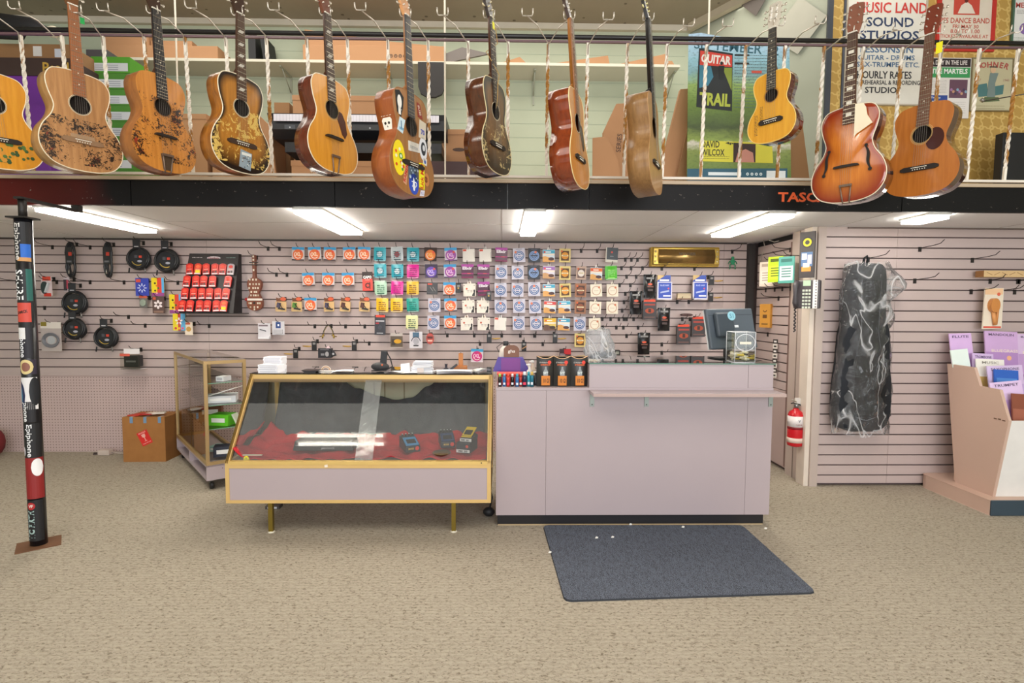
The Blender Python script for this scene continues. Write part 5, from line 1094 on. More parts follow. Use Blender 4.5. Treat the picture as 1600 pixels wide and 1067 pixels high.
# plastic bag
p = P(938, 560, 3.35); mb = MB(); rows = 22; cols = 26; gr = []
for j in range(rows+1):
    v_ = j/rows; ring_ = []
    for i in range(cols):
        a = 2*pi*i/cols; w1_ = .095*(1 - .35*v_**3) * (1 if v_ > .08 else .9); x = w1_*cos(a) - .01*v_; y = .055*sin(a)*(1-.3*v_); z = .005 + v_*.19
        d = 1 + .35*nz(x*22+7, z*20+y*25); ring_.append(mb.v((x*d, y*d, z*(1+.12*nz(x*18, y*18)))))
    gr.append(ring_)
for A_, B_ in zip(gr, gr[1:]):
    for i in range(cols): j = (i+1) % cols; mb.f([A_[i], A_[j], B_[j], B_[i]], 'bag_film', True)
mb.f(gr[-1][::-1][::-1], 'bag_film', True)
t = thing('plastic_bag', 'crumpled clear plastic bag of dark parts standing on the glass counter', 'bag', (p.x, 3.35, zg_)); mb.build('bag_film', t)
mb = MB()
for k in range(9): mb.ball((-.05+.014*k, random.uniform(-.02, .02), .02+.012*(k % 3)), .014, random.choice(['3a4048', '555c66', '2a2e34']), 8, (1.4, .8, .8))
tag(mb.build('dark_parts', t), 'dark small parts inside the bag', kind='stuff')
# ------------------------------------------------------------------ things on the lower counter
def P3(px, Y): return P(px, 600, Y).x
cw_ = .105
for k, (px, Y) in enumerate(((851.5, 3.262), (878, 3.258), (904.5, 3.262))):
    x = P3(px, Y); t = thing('cymbal_care_tube', 'black pillow pack with orange bottle picture, ' + ['left', 'middle', 'right'][k] + ' of three on the counter', 'package', (x, Y, zlo), 'black pillow packs on the counter', rz=radians((4, -2, 3)[k]))
    H2 = P(870, 556, Y).z - zlo; mb = MB(); w_ = .104; nn_ = 10
    top = [(-w_/2 + w_*i/nn_, H2 - .016*sin(pi*i/nn_)) for i in range(nn_+1)]; bot = [(-w_/2 + w_*i/nn_, .012*sin(pi*i/nn_)*0) for i in range(nn_+1)]
    F_ = []; B2 = []
    for i in range(nn_+1):
        bul = .022*sin(pi*i/nn_)+.002; F_.append([mb.v((top[i][0], -bul*(.35 if q_ in (0, 3) else 1), (top[i][1]*q_/3))) for q_ in range(4)]); B2.append([mb.v((top[i][0], bul*(.35 if q_ in (0, 3) else 1), (H2*q_/3))) for q_ in range(4)])
    for i in range(nn_):
        for q_ in range(3): mb.f([F_[i][q_], F_[i+1][q_], F_[i+1][q_+1], F_[i][q_+1]], '2c2a28/.35', True); mb.f([B2[i][q_], B2[i][q_+1], B2[i+1][q_+1], B2[i+1][q_]], '2c2a28/.35', True)
    mb.build('pack', t)
    mb = MB(); mb.tube([(q_[0], -.008*sin(pi*i/nn_)-.002, q_[1]) for i, q_ in enumerate(top)], .0022, 'e0b48a', 5); mb.tube([(q_[0], .008*sin(pi*i/nn_)+.002, H2-.002) for i, q_ in enumerate(top)], .002, 'e0b48a', 5); mb.build('rim', t)
    mb = MB(); yy = -.0265; mb.disc(.022, H2*.80, yy, .011, 'e23c2c', 12); mb.text('D\'Addario', -.012, H2*.80, yy-.0003, .009, 'c8c0b8', w=.05, bold=.01); mb.text('STRINGS', -.002, H2*.72, yy-.0003, .010, 'd8602a', w=.058, bold=.04)
    mb.prism([(-.014, H2*.36), (.014, H2*.36), (.014, H2*.5), (.006, H2*.58), (.005, H2*.66), (-.005, H2*.66), (-.006, H2*.58), (-.014, H2*.5)], yy, yy+.001, '8a8e90/.3'); mb.text('SIT', 0, H2*.45, yy-.001, .014, 'd8e0dc', w=.03, bold=.03)
    mb.rect(-.026, .026, .008, H2*.36, yy, 'd07a1e'); mb.text('10 G!' , .004, H2*.2, yy-.0006, .026, '2a1a10', w=.036, bold=.02); tag(mb.build('printed_front', t), 'orange and white print')
# string display
xg = P3(799, 3.45); yg = 3.46; t = thing('string_display', 'purple counter display with brown arched header card', 'display stand', (xg, yg, zlo))
s_ = yg/850; zz = lambda py: P(800, py, yg).z - zlo; xx = lambda px: P(px, 570, yg).x - xg
mb = MB(); mb.prism([(xx(770), zz(580)), (xx(828), zz(580)), (xx(817), zz(558)), (xx(778), zz(558))], -.02, .03, '4d3a94/.4'); mb.rect(xx(783), xx(813), zz(579), zz(559), -.0208, '7a3f8c'); mb.build('purple_panel', t)
mb = MB(); mb.prism([(xx(787), zz(558)), (xx(811), zz(558)), (xx(811), zz(545)), (xx(808), zz(541)), (xx(803), zz(539)), (xx(794), zz(539)), (xx(790), zz(541)), (xx(787), zz(545))], -.012, -.008, '7a5340'); mb.text('ghs', xx(799), zz(549), -.0128, .026, 'f2ece4', w=.045, bold=.01); mb.build('header_card', t)
mb = MB(); mb.bx(xx(776), xx(820), -.018, .10, .001, zz(580), 'c7b6b0'); mb.build('stand_base', t)
p = P3(790, 3.62); t = thing('glue_bottle', 'white bottle with black cap behind the purple display', 'bottle', (p-.0, 3.62, zlo)); mb = MB(); hh = P(790, 540, 3.62).z - zlo; mb.lathe([(.04, 0), (.045, .01), (.045, hh*.75), (.038, hh*.9), (.018, hh)], (0, 0, 0), 'd8cfc8', 20); mb.build('bottle_body', t); mb = MB(); mb.lathe([(.017, hh), (.017, hh+.03)], (0, 0, 0), '2c2c30', 14); mb.build('cap', t); mb = MB(); mb.tube([(-.045, 0, hh*.8), (-.06, 0, hh*.95), (-.03, -.0, hh+.012), (.02, 0, hh+.012), (.05, 0, hh*.9)], .003, '4a4442', 5); mb.build('wire_handle', t)
zt_l = lambda py, Y: P(800, py, Y).z - zlo
for k, (px, c_, cap, lab) in enumerate(((781, '17171c', '9ac85a', 'black tube with pale green cap'), (788, '2d6fb0', '7a9ab8', 'blue tube with grey cap'), (794, 'c8392c', 'e0503a', 'red tube'), (800.5, '14161a', 'd8d8dc', 'black tube with white cap'), (808, '2a6ca8', '48a0b8', 'blue tube with teal cap'), (813.5, 'b8352c', 'e0503a', 'dark red tube'), (819.5, '1c2440', 'e8e8ea', 'navy bottle with white pump'), (826, '2f9cae', '2f9cae', 'teal bottle'), (831, '1f6f86', 'd8b45a', 'dark teal bottle with yellow cap'))):
    Y = 3.24 + (.015 if k % 2 else 0); x = P3(px, Y); h1 = zt_l(586 if k < 6 else 583, Y); r_ = .0105 if k != 6 else .014
    t = thing('polish_tube', lab + ' standing on the counter before the purple display', 'bottle', (x, Y, zlo), 'small tubes and bottles on the counter')
    mb = MB(); mb.lathe([(r_, 0), (r_, h1*.8), (r_*.8, h1*.86)], (0, 0, 0), c_ + '/.3', 12); mb.build('tube_body', t); mb = MB(); mb.lathe([(r_*.7, h1*.86), (r_*.7, h1*1.06), (r_*.5, h1*1.12)], (0, 0, 0), cap + '/.3', 12); mb.build('cap', t)
    mb = MB(); mb.rect(-r_*.6, r_*.6, h1*.15, h1*.35, -r_-.0006, 'e02c4c' if k in (6, 2) else 'd8dde4'); mb.build('tube_label', t)
x = P3(797, 3.30); t = thing('red_tray', 'small bright red tray behind the tubes on the counter', 'tray', (x, 3.32, zlo)); mb = MB(); h1 = zt_l(582, 3.32); mb.bx(-.075, .075, -.02, .05, 0, h1-.012, 'b53028'); mb.bx(-.08, .08, -.025, .055, h1-.012, h1, 'e8543c/.35'); mb.build('tray_body', t, bevel=.003)
x = P3(822, 3.40)
for k, (px, Y, ht_, c_, lab) in enumerate(((827, 3.34, 568, 'e2ddd8', 'tall white spray bottle right of the purple display'), (837, 3.30, 580, '2a2428', 'short black bottle beside the leftmost pillow pack'), (832, 3.42, 563, 'cdb9a8', 'beige bottle behind the small bottles'))):
    t = thing('spray_bottle', lab, 'bottle', (P3(px, Y), Y, zlo)); h1 = zt_l(ht_, Y); mb = MB(); mb.lathe([(.016, 0), (.017, .004), (.017, h1*.65), (.007, h1*.75), (.007, h1*.9)], (0, 0, 0), c_ + '/.35', 14); mb.build('bottle_body', t); mb = MB(); mb.lathe([(.010, h1*.9), (.009, h1)], (0, 0, 0), 'e8e6e4', 10); mb.bx(-.02, .0, -.005, .005, h1*.93, h1*.98, 'e8e6e4'); mb.build('nozzle', t)

# ------------------------------------------------------------------ things on top of the sloped show case
zs_ = szt + .0065
def ontop(px, Y): return (P(px, 575, Y).x, Y, zs_)
k = 0
for (px, Y, n_, w_, d_, rz, lab) in ((430, 3.62, 7, .115, .10, 3, 'back stack by the gold cabinet'), (424, 3.475, 4, .13, .09, -6, 'front stack')):
    x, y, z = ontop(px, Y)
    for q_ in range(n_):
        mb = MB(); mb.bx(-w_/2, w_/2, -d_/2, d_/2, 0, .0118, 'eceaf0/.5'); mb.rect(-w_*.42, w_*.42, .004, .008, -d_/2-.0006, 'bfc0cc')
        if q_ == n_-1: mb.bx(w_*.1, w_*.4, -d_*.3, d_*.1, .0118, .0122, '9a9ea8')
        o = mb.build('string_box', loc=(x+random.uniform(-.003, .003), y, z+.0122*q_)); o.rotation_euler = (0, 0, radians(rz+random.uniform(-2, 2)))
        tag(o, 'flat white box, %s from the bottom of the %s' % (ORD[q_], lab), 'box', 'flat white boxes stacked on the show case')
x, y, z = ontop(488, 3.5); mb = MB(); mb.prism([(-.055, .012), (.055, .012), (.035, 0), (-.035, 0)], -.05, .05, '241c1c/.3'); tag(mb.build('black_tray', loc=(x, y, z)), 'shallow black tray with sloping sides on the show case', 'tray')
x, y, z = ontop(509, 3.52); t = thing('cable_coil', 'small loop of tan and white cable on the show case', 'cable', (x, y, z)); mb = MB()
for r_, c_ in ((.026, 'c9935a'), (.021, 'dccfc4'), (.031, 'e0d4c8')): mb.tube([(r_*cos(a), .0+r_*.1, .002+r_*sin(a)) for a in [pi*i/12 for i in range(13)]], .0022, c_, 5)
mb.tube([(-.03, 0, .01), (-.05, -.02, .004), (.03, -.04, .004), (.06, -.02, .004)], .004, 'e0d8d0', 5); mb.build('loop', t)
def sheet(px, Y, w_, d_, rz, tilt, lab, m='eeedf0', h=.0015, zo=0, bend=.01, n=1):
    x, y, z = ontop(px, Y); mb = MB(); g = 8
    for q_ in range(n):
        rr = Matrix.Rotation(radians(random.uniform(-6, 6) if n > 1 else 0), 4, 'Z'); mb.T = Matrix.Translation((0, 0, q_*.004)) @ rr
        A_ = [[mb.v((-w_/2+w_*i/g, -d_/2+d_*j, .0015+bend*(sin(pi*i/g*1.0)*.6 + .4*(i/g)**2)*(1-.3*j)+q_*.0002)) for i in range(g+1)] for j in (0, 1)]
        B_ = [[mb.v((-w_/2+w_*i/g, -d_/2+d_*j, .0005+bend*(sin(pi*i/g*1.0)*.6 + .4*(i/g)**2)*(1-.3*j)+q_*.0002)) for i in range(g+1)] for j in (0, 1)]
        for i in range(g): mb.f([A_[0][i], A_[0][i+1], A_[1][i+1], A_[1][i]], m); mb.f([B_[0][i], B_[1][i], B_[1][i+1], B_[0][i+1]], m); mb.f([B_[0][i], B_[0][i+1], A_[0][i+1], A_[0][i]], 'b8b6c0')
    o = mb.build('paper_sheet' if n == 1 else 'paper_pile', loc=(x, y, z+zo)); o.rotation_euler = (radians(tilt), 0, radians(rz)); return tag(o, lab, 'paper', 'loose papers on the show case')
sheet(536, 3.50, .13, .10, 8, 0, 'white curled envelope right of the cable loop', bend=.012)
sheet(617, 3.45, .12, .07, -24, 0, 'white receipt slip lying right of the black card reader', bend=.014)
sheet(640, 3.44, .10, .08, 6, 0, 'flat white paper under the curled receipt', bend=.004)
x, y, z = ontop(633, 3.47); mb = MB(); mb.poly([(-.028, 0, 0), (.03, 0, 0), (.026, .012, .058), (-.030, .012, .052)], 'f2f2f6'); mb.poly([(-.028, .001, 0), (.03, .001, 0), (.026, .013, .058), (-.030, .013, .052)][::-1], 'f2f2f6'); tag(mb.build('receipt', loc=(x, y, z)), 'small white receipt standing upright on the show case', 'paper')
# stack of papers with a band
x, y, z = ontop(661, 3.50); t = thing('envelope_stack', 'thick stack of white envelopes held by a paper band on the show case', 'paper stack', (x, y, z)); mb = MB()
for q_ in range(12):
    mb.box((random.uniform(-.006, .006), random.uniform(-.004, .004), .003+.0058*q_), (.135-.002*q_, .09, .0046), random.choice(['e9e9ee', 'dcdce4', 'f0f0f3']), Matrix.Rotation(radians(random.uniform(-6, 6)), 3, 'Z') @ Matrix.Rotation(radians(random.uniform(-2, 2)), 3, 'Y'))
mb.build('envelopes', t); mb = MB(); mb.bx(-.028, .012, -.058, -.054, .001, .03, 'd9cbc6'); mb.build('paper_band', t)
sheet(710, 3.43, .22, .11, 2, 0, 'wide pile of white papers hanging over the show case front edge', bend=.008, n=4)
sheet(690, 3.56, .10, .07, -15, 0, 'small white paper under the stapler', bend=.003)
sheet(752, 3.50, .10, .08, 30, 0, 'crumpled pale paper pile below the pink string pack', bend=.02, n=3, m='e2e0dc')
# card reader / holster
x, y, z = ontop(594, 3.52); t = thing('card_reader', 'black hand-held terminal with cable lying on the show case', 'card reader', (x, y, z)); mb = MB(); mb.ball((-.0, 0, .03), .03, '2a292c/.6', 12, (2.0, 1.2, .95)); mb.build('terminal_body', t)
mb = MB(); mb.box((.02, .02, .085), (.04, .03, .09), '2c2c30/.6', Matrix.Rotation(radians(6), 3, 'Y')); mb.build('holster', t, bevel=.006); mb = MB(); mb.tube([(.04, .02, .12), (.06, .03, .08), (.075, .02, .03), (.04, -.02, .008), (-.05, -.03, .006)], .004, '1c1c20', 6); mb.build('cable', t); mb = MB(); mb.disc(.02, .045, -.034, .006, 'd8663a', 8); mb.build('logo', t)
# wooden stand with post, staplers
x, y, z = ontop(720, 3.56); t = thing('wooden_post', 'small orange-brown wooden block with an upright post on the show case', 'wooden stand', (x, y, z)); mb = MB(); mb.bx(-.042, .042, -.03, .03, 0, .034, 'b06a2c/.4'); mb.build('block', t, bevel=.003); mb = MB(); mb.bx(-.014, .014, -.008, .02, .034, .115, 'b5702e/.4'); mb.ball((0, 0, .118), .004, '6a4020', 6); mb.build('post', t, bevel=.002)
x, y, z = ontop(700, 3.55); t = thing('black_stamp', 'small black hand stamp left of the wooden post', 'stamp', (x-.012, y, z)); mb = MB(); mb.lathe([(.022, 0), (.022, .012), (.008, .02), (.008, .04), (.012, .045)], (0, 0, 0), '2a2633', 12); mb.build('stamp_body', t)
x, y, z = ontop(710, 3.50); t = thing('stapler', 'black stapler leaning against the wooden block', 'stapler', (x, y+.0, z)); mb = MB(); mb.box((-.012, 0, .025), (.014, .02, .075), '26262c/.4', Matrix.Rotation(radians(52), 3, 'Y')); mb.build('arm', t, bevel=.003); mb = MB(); mb.box((-.005, 0, .005), (.07, .022, .008), '34343c'); mb.build('stapler_base', t)
# things under the show case and between the counters
p = PZ(418, 802, 0); mb = MB(); mb.bx(-.045, .045, -.03, .03, 0, .02, '4b4340'); mb.rect(-.03, .03, .004, .016, -.0306, 'd8d8dc'); tag(mb.build('plug_adapter', loc=(p.x, p.y+.1, 0)), 'small dark adapter with white label under the show case', 'adapter')
p = PZ(455, 797, 0); t = thing('loose_cables', 'tangle of grey cables on the carpet behind the left show case leg', 'cable', (p.x, p.y+.15, 0)); mb = MB()
mb.tube([(-.15, -.05, .006), (-.1, 0, .006), (-.02, .03, .012), (.03, -.02, .006), (.08, .02, .02), (.03, .08, .05), (.0, .1, .09)], .005, '6a625e', 6); mb.ball((.03, .0, .03), .028, '6c6664', 8, (1.5, 1, 1)); mb.build('cable', t)
p = P(612, 788, YS+.2); mb = MB(); mb.lathe([(.004, 0), (.010, .06)], (0, 0, 0), '1c1a1a', 8); tag(mb.build('hanging_plug', loc=(P(612, 790, YS+.2).x, YS+.2, szb-.061)), 'small black plug hanging below the show case middle', 'plug')
p = PZ(762, 790, 0); mb = MB(); mb.ball((0, 0, .03), .03, '1c1b1e', 8, (1.3, 1, 1)); mb.tube([(0, 0, .03), (.02, 0, .12), (.0, .03, .2), (.01, .03, .3)], .006, '1a1a1e', 6); tag(mb.build('extension_cable', loc=(cx0-.045, 3.35, 0)), 'black cord on the carpet between the show case and the sales counter', 'cord')
for k, (px, py) in enumerate(((985, 822), (1067, 826), (1196, 826), (957, 842), (932, 843), (859, 866))):
    p = PZ(px, py, 0); mb = MB(); mb.prism([(-.008, 0), (.006, 0), (.009, .006), (-.002, .009)], -.004, .004, 'f2efe8'); tag(mb.build('paper_scrap', loc=(p.x, p.y, .0085 if 850 < px < 1160 else 0)), 'tiny white paper scrap on the floor before the counter', 'scrap', 'paper scraps before the counter')
# ------------------------------------------------------------------ merchandise on the back slatwall
YP = YB - .085          # plane of the front packets
SC = YP / 850
def hook_mesh(ln=.17, up=.035):
    mb = MB(); mb.bx(-.011, .011, -.004, -.0002, -.028, .008, '2a2422/.5/.3'); mb.tube([(0, -.003, 0), (0, -ln*.55, .004), (0, -ln*.85, .012), (0, -ln, up)], .0027, '2c2624/.4/.5', 5); return mb
_hk = {}
def put_hook(p, label, ln=.17, group='black wire hooks on the slatwall', rz=0, name='display_hook'):
    """p: base point on the wall face"""
    if ln not in _hk: o = hook_mesh(ln).build(name); _hk[ln] = o
    else: o = _hk[ln].copy(); COL.objects.link(o)
    o.location = p; o.rotation_euler = (0, 0, rz); return tag(o, ' '.join(label.split()[:16]), 'hook', group)
def groove(z, z1=ZC):       # snap to the nearest groove of the slatwall
    k = round((z1 - z - .0714) / .0762); return z1 - .0762*k - .0714 + .0
PK = {}
def base(mb, w, h, m, th=.010, z1=0.0):
    mb.prism([(-w/2, z1-h), (w/2, z1-h), (w/2, z1), (-w/2, z1)], -th, 0, m)
def scrib(mb, w, z0, z1, n, m, y, th=.0016, seed=1):
    r = random.Random(seed)
    for i in range(n):
        z = z1 + (z0-z1)*(i+.5)/n; x = -w/2 + r.uniform(0, w*.1)
        while x < w/2*.9:
            l = r.uniform(.008, .03); e = min(x+l, w/2); mb.rect(x, e, z-th*r.uniform(.7, 1.6), z+th*r.uniform(.7, 1.6), y, m); x += l + r.uniform(.002, .008)
def pk_ring(ring_, strip, bg, tx, foot='4a3c40', txc='f3d0b0'):
    def f():
        mb = MB(); w, h = .108, .118; base(mb, w, h, bg)
        if strip: mb.rect(-w/2, w/2, -.026, -.001, -.0104, strip)
        mb.rect(-w/2, w/2, -h, -h+.012, -.0104, foot); c = -.066; mb.disc(0, c, -.0108, .046, ring_, 22); mb.ring(0, c, -.0112, .028, .034, 'f0e0d4', 20, 2.6, 5.6)
        mb.text(tx, 0, c+.004, -.0116, .034, txc, w=.056, bold=.05); mb.disc(.026, c+.026, -.0114, .010, 'e4503a', 8); return mb
    return f
def pk_pouch(c1, ink, band=None):
    def f():
        mb = MB(); w, h = .102, .126; n = 8; rows = []
        for j in range(7):
            v_ = j/6; wz = w*(1 + (.04 if j in (0, 6) else -.02)); rows.append([mb.v((-wz/2 + wz*i/n, -.004 - .010*sin(pi*i/n)*sin(pi*v_), -h*v_)) for i in range(n+1)])
        for A_, B_ in zip(rows, rows[1:]):
            for i in range(n): mb.f([B_[i], B_[i+1], A_[i+1], A_[i]], c1, True)
        mb.f([rows[0][0], rows[0][-1], rows[-1][-1], rows[-1][0]], c1)
        for zz_ in (-.004, -h+.006): mb.rect(-w*.5, w*.5, zz_-.0015, zz_+.0015, -.0062, 'd8dcd8/.3')
        if band: mb.ring(0, -.066, -.0155, .0, .024, band, 12)
        scrib(mb, w*.66, -.10, -.035, 4, ink, -.0158, .0032, 5); mb.rect(-w*.3, w*.3, -h+.01, -h+.020, -.009, ink); return mb
    return f
def pk_disc(bg, spot=(-.03, -.03), ink='3f5c92'):
    def f():
        mb = MB(); w, h = .106, .122; base(mb, w, h, bg); c = -.066
        for r0, r1 in ((.036, .044), (.024, .032), (.008, .016)): mb.ring(0, c, -.0106, r0, r1, ink, 22)
        mb.ring(0, c, -.0104, 0, .044, 'c2c6d2' if bg[0] > '8' else '47577c', 22); mb.disc(spot[0], c+.032, -.0114, .011, 'e27a55', 8); mb.rect(-.03, .03, c-.004, c+.005, -.0112, bg); mb.rect(-.028, .028, -.012, -.007, -.0106, '8a8a98' if bg[0] > '8' else '5a6070'); return mb
    return f
def tab(mb, m='e8e4e2'): mb.prism([(-.012, -.002), (.012, -.002), (.010, .020), (-.010, .020)], -.006, -.004, m)
def pk_white():
    mb = MB(); w, h = .106, .112; base(mb, w, h, 'e3dcd4'); tab(mb); mb.rect(-w/2+.004, -w/2+.034, -.02, -.004, -.0104, 'd8503c'); mb.rect(w/2-.006, w/2-.003, -.08, -.03, -.0104, '9a948e'); return mb
def pk_elixir():
    mb = MB(); w, h = .106, .122; base(mb, w, h, '4f1f3a/.4'); mb.rect(-w/2, w/2, -.024, -.001, -.0104, 'b04aa0'); mb.rect(-w/2, w/2, -.086, -.076, -.0104, 'a02c70'); mb.rect(-w/2, w/2, -h, -.108, -.0104, '7c2450'); mb.text('Elixir', 0, -.034, -.0112, .026, 'f2e6ee', w=.086, bold=.04); mb.rect(.0, .03, -.084, -.078, -.011, 'e05a50'); return mb
def pk_cream():
    mb = MB(); w, h = .108, .112; base(mb, w, h, 'e9dfd2'); mb.prism([(-.02, -.001), (.02, -.001), (.012, .02), (0, .026), (-.012, .02)], -.006, -.004, 'e6dccf'); mb.disc(-.024, -.046, -.0106, .009, 'dc6a4c', 8); mb.disc(.0, .008, -.0064, .005, 'c8503c', 6)
    scrib(mb, .05, -.078, -.055, 3, '8a7f78', -.0106, .0012, 3); mb.prism([(.02, -h+.002), (.046, -h+.002), (.048, -.085), (.05, -.06), (.042, -.052), (.034, -.06), (.036, -.08), (.026, -.092)], -.011, -.0104, '3a3636'); mb.rect(-.05, -.042, -.02, -.014, -.0106, '6a5f58'); mb.rect(.038, .048, -.02, -.014, -.0106, '6a5f58'); return mb
def pk_land(band, sky='cfd8e0', lower='d9a05a', dark='4a3034'):
    def f():
        mb = MB(); w, h = .106, .108; base(mb, w, h, sky); tab(mb, 'ede6e0'); mb.rect(-w/2, w/2, -.034, -.006, -.0104, band); mb.rect(-w/2, w/2, -.05, -.036, -.0104, 'e9dccb')
        mb.prism([(-w/2, -h), (w/2, -h), (w/2, -h+.012), (.01, -.07), (-.03, -.058), (-w/2, -.062)], -.011, -.0104, lower); mb.prism(ell(.022, -.082, .026, .014), -.0116, -.011, dark); mb.rect(-.035, .02, -.026, -.017, -.0112, 'f4efe8'); mb.disc(-.036, -.022, -.0116, .009, 'e0503a', 8); return mb
    return f
def pk_crest(bg, oval, dark, w=.098, h=.120):
    def f():
        mb = MB(); base(mb, w, h, bg); mb.rect(-w*.36, w*.36, -h*.88, -h*.16, -.0104, dark); mb.prism(ell(0, -h*.52, w*.32, h*.26), -.0112, -.0106, oval); mb.rect(-w*.3, w*.3, -h*.56, -h*.47, -.0116, 'f0dfb4'); mb.rect(-w*.2, w*.2, -h*.53, -h*.50, -.012, dark); mb.disc(-w*.3, -h*.2, -.0118, .009, 'd8602c', 8); return mb
    return f
def pk_ringcard():
    mb = MB(); w, h = .102, .110; base(mb, w, h, 'eadfcb'); tab(mb, 'eadfcf'); mb.ring(0, -.058, -.0106, .034, .041, 'c9a48a', 24); mb.disc(.026, -.030, -.011, .010, 'd9805a', 8); mb.rect(-.02, .02, -.06, -.056, -.0106, 'c8b49c'); return mb
def pk_darkwhite():
    mb = MB(); w, h = .106, .128; base(mb, w, h, 'd8d2c6'); mb.rect(-w*.42, w*.5, -h*.82, -.0, -.0104, '4c5258'); mb.disc(0, -.04, -.0108, .009, 'd8503c', 8); mb.rect(-.015, .015, -.078, -.073, -.0108, '9aa0a4'); return mb
def pk_tool(c='4a4258'):
    def f():
        mb = MB(); w, h = .092, .128; base(mb, w, h*.68, 'd6b07a', .004, -.040); mb.prism([(-w*.42, -.04), (w*.46, -.04), (w*.46, -.006), (w*.1, 0), (-w*.2, -.012), (-w*.46, -.004)], -.003, 0, '7a4a30'); mb.prism(ell(w*.22, -.018, .024, .016), -.012, -.003, 'd8603a/.4')
        mb.box((-.016, -.012, -.072), (.030, .016, .045), c, Matrix.Rotation(radians(8), 3, 'Y')); mb.box((.008, -.012, -.104), (.055, .016, .014), '33302f', Matrix.Rotation(radians(10), 3, 'Y')); mb.tube([(-.01, -.02, -.06), (.02, -.022, -.10)], .003, '26242a', 5); mb.rect(-w*.4, w*.4, -h+.004, -h+.010, -.0046, 'e8c890'); return mb
    return f
def pk_capo():
    mb = MB(); w, h = .088, .165; base(mb, w, h, 'cf3a2c/.4'); mb.rect(-w/2, w/2, -.06, -.0, -.0104, '33201e'); mb.text('CAPO', 0, -.046, -.011, .026, 'f2ece8', w=.072, bold=.05); mb.ring(.002, -.118, -.012, .012, .024, '5a1c18', 14); mb.box((.02, -.013, -.12), (.008, .006, .06), '6a2018'); mb.rect(-.02, .02, -.073, -.068, -.011, 'e8a090'); return mb
def pk_black(red=True, w=.092, h=.175):
    def f():
        mb = MB(); base(mb, w, h, '26242a/.35', .016)
        if red: mb.rect(-w*.4, w*.48, -.020, .0, -.0164, 'e0442c')
        mb.rect(-w*.4, w*.4, -h*.33, -h*.27, -.0164, 'c0bcc0'); mb.rect(-w*.4, -w*.1, -h*.45, -h*.38, -.0164, 'a83038'); mb.disc(0, -h*.62, -.0168, .018, '3c3c44', 12); mb.rect(-w*.3, w*.3, -h*.93, -h*.89, -.0164, 'b0b0b4'); return mb
    return f
def pk_small_black():
    mb = MB(); w, h = .094, .104; base(mb, w, h, '3a383a/.4'); mb.rect(-w*.42, w*.0, -.02, -.008, -.0104, 'd8503a')
    for k in (-.012, .012): mb.box((k+.006, -.011, -.058), (.004, .002, .045), '9a948c', Matrix.Rotation(radians(-35), 3, 'Y'))
    mb.rect(-w*.44, w*.44, -.094, -.088, -.0104, '5a585a'); return mb
PKB = dict(xl=pk_ring('e8703a', '3a9ad0', 'cfc4c4', 'XL'), xlp=pk_ring('9c4aa0', '3a9ad0', 'c9c0cc', 'XL', '5a4a66', 'd9a8d8'), xld=pk_ring('e07830', None, '35211c', 'XL', '2a1c1a', 'f0b060'), xlv=pk_ring('6a4ab0', None, '3a3048', 'XL', '4a3a60', 'c0a8e8'), xlpink=pk_ring('d02c80', '3aa0d0', 'd9ccd4', 'XL', 'e8dce4', 'f0b0d0'),
           teal=pk_pouch('2fa3b4/.3', '14586c', 'c8d8dc'), silver=pk_pouch('b4bcc0/.3', '3c5258', '8c3038'), mag=pk_pouch('d81f90/.3', '8e1060'), mint=pk_pouch('a9c9ae/.3', '3a6a50'), yel=pk_pouch('e8b820/.3', '7a4a14'), grn=pk_pouch('1f9c8c/.3', '0e6a60'), lyel=pk_pouch('dddba0/.3', '5a6a50'), lime=pk_pouch('4cb81e/.3', '9adf6a'),
           disc=pk_disc('c3bfcc'), disc2=pk_disc('c3bfcc', (.0, 0)), discd=pk_disc('2f3038', (.012, -.03), '7f9ac4'), white=pk_white, elixir=pk_elixir, cream=pk_cream, lblue=pk_land('4aa8c8'), lpurple=pk_land('a470b8', 'cfc8d4', 'c99a6a', '5a3a30'), lorange=pk_land('e0702c'), lred=pk_land('cf4a48'), lyellow=pk_land('e8b428', 'd8b860', '6a4a3c', '3a2a28'),
           crest=pk_crest('d8c27c', 'd8902c', '5a3a1c'), crestb=pk_crest('9c6a4c', '8a4a2c', '4a2c20'), brown=pk_crest('b89c8c', 'e0d4cc', '6a5048', .088, .118), rcard=pk_ringcard, dwhite=pk_darkwhite, tool=pk_tool(), toolg=pk_tool('5a8a3a'), toolr=pk_tool('5a3430'), capo=pk_capo, black=pk_black(), sblack=pk_small_black)
DESC = dict(xl='orange ring string packet with blue top', xlp='purple ring string packet with blue top', xld='dark string packet with glowing orange ring', xlv='dark string packet with violet ring', xlpink='hot pink ring string packet', teal='shiny teal string pouch', silver='silver string pouch', mag='magenta string pouch', mint='mint green string pouch', yel='golden yellow string pouch', grn='sea green string pouch', lyel='pale yellow string pouch', lime='bright lime green string packet',
            disc='grey string packet with blue rings', disc2='grey string packet with blue rings', discd='black string packet with blue rings', white='plain white string packet', elixir='purple and burgundy string packet', cream='cream string packet with dark animal', lblue='string packet with light blue landscape', lpurple='string packet with purple top picture', lorange='string packet with orange top landscape', lred='string packet with red top landscape', lyellow='string packet with yellow top picture',
            crest='gold string packet with oval crest', crestb='brown string packet with oval crest', brown='small brown and white string packet', rcard='cream string packet with thin tan ring', dwhite='dark grey card on a white packet', tool='tan card with small clip tuner', toolg='tan card with green clip tuner', toolr='tan card with brown clip tuner', capo='red card lettered CAPO', black='tall black pack with red top', sblack='small black pack with crossed sticks')
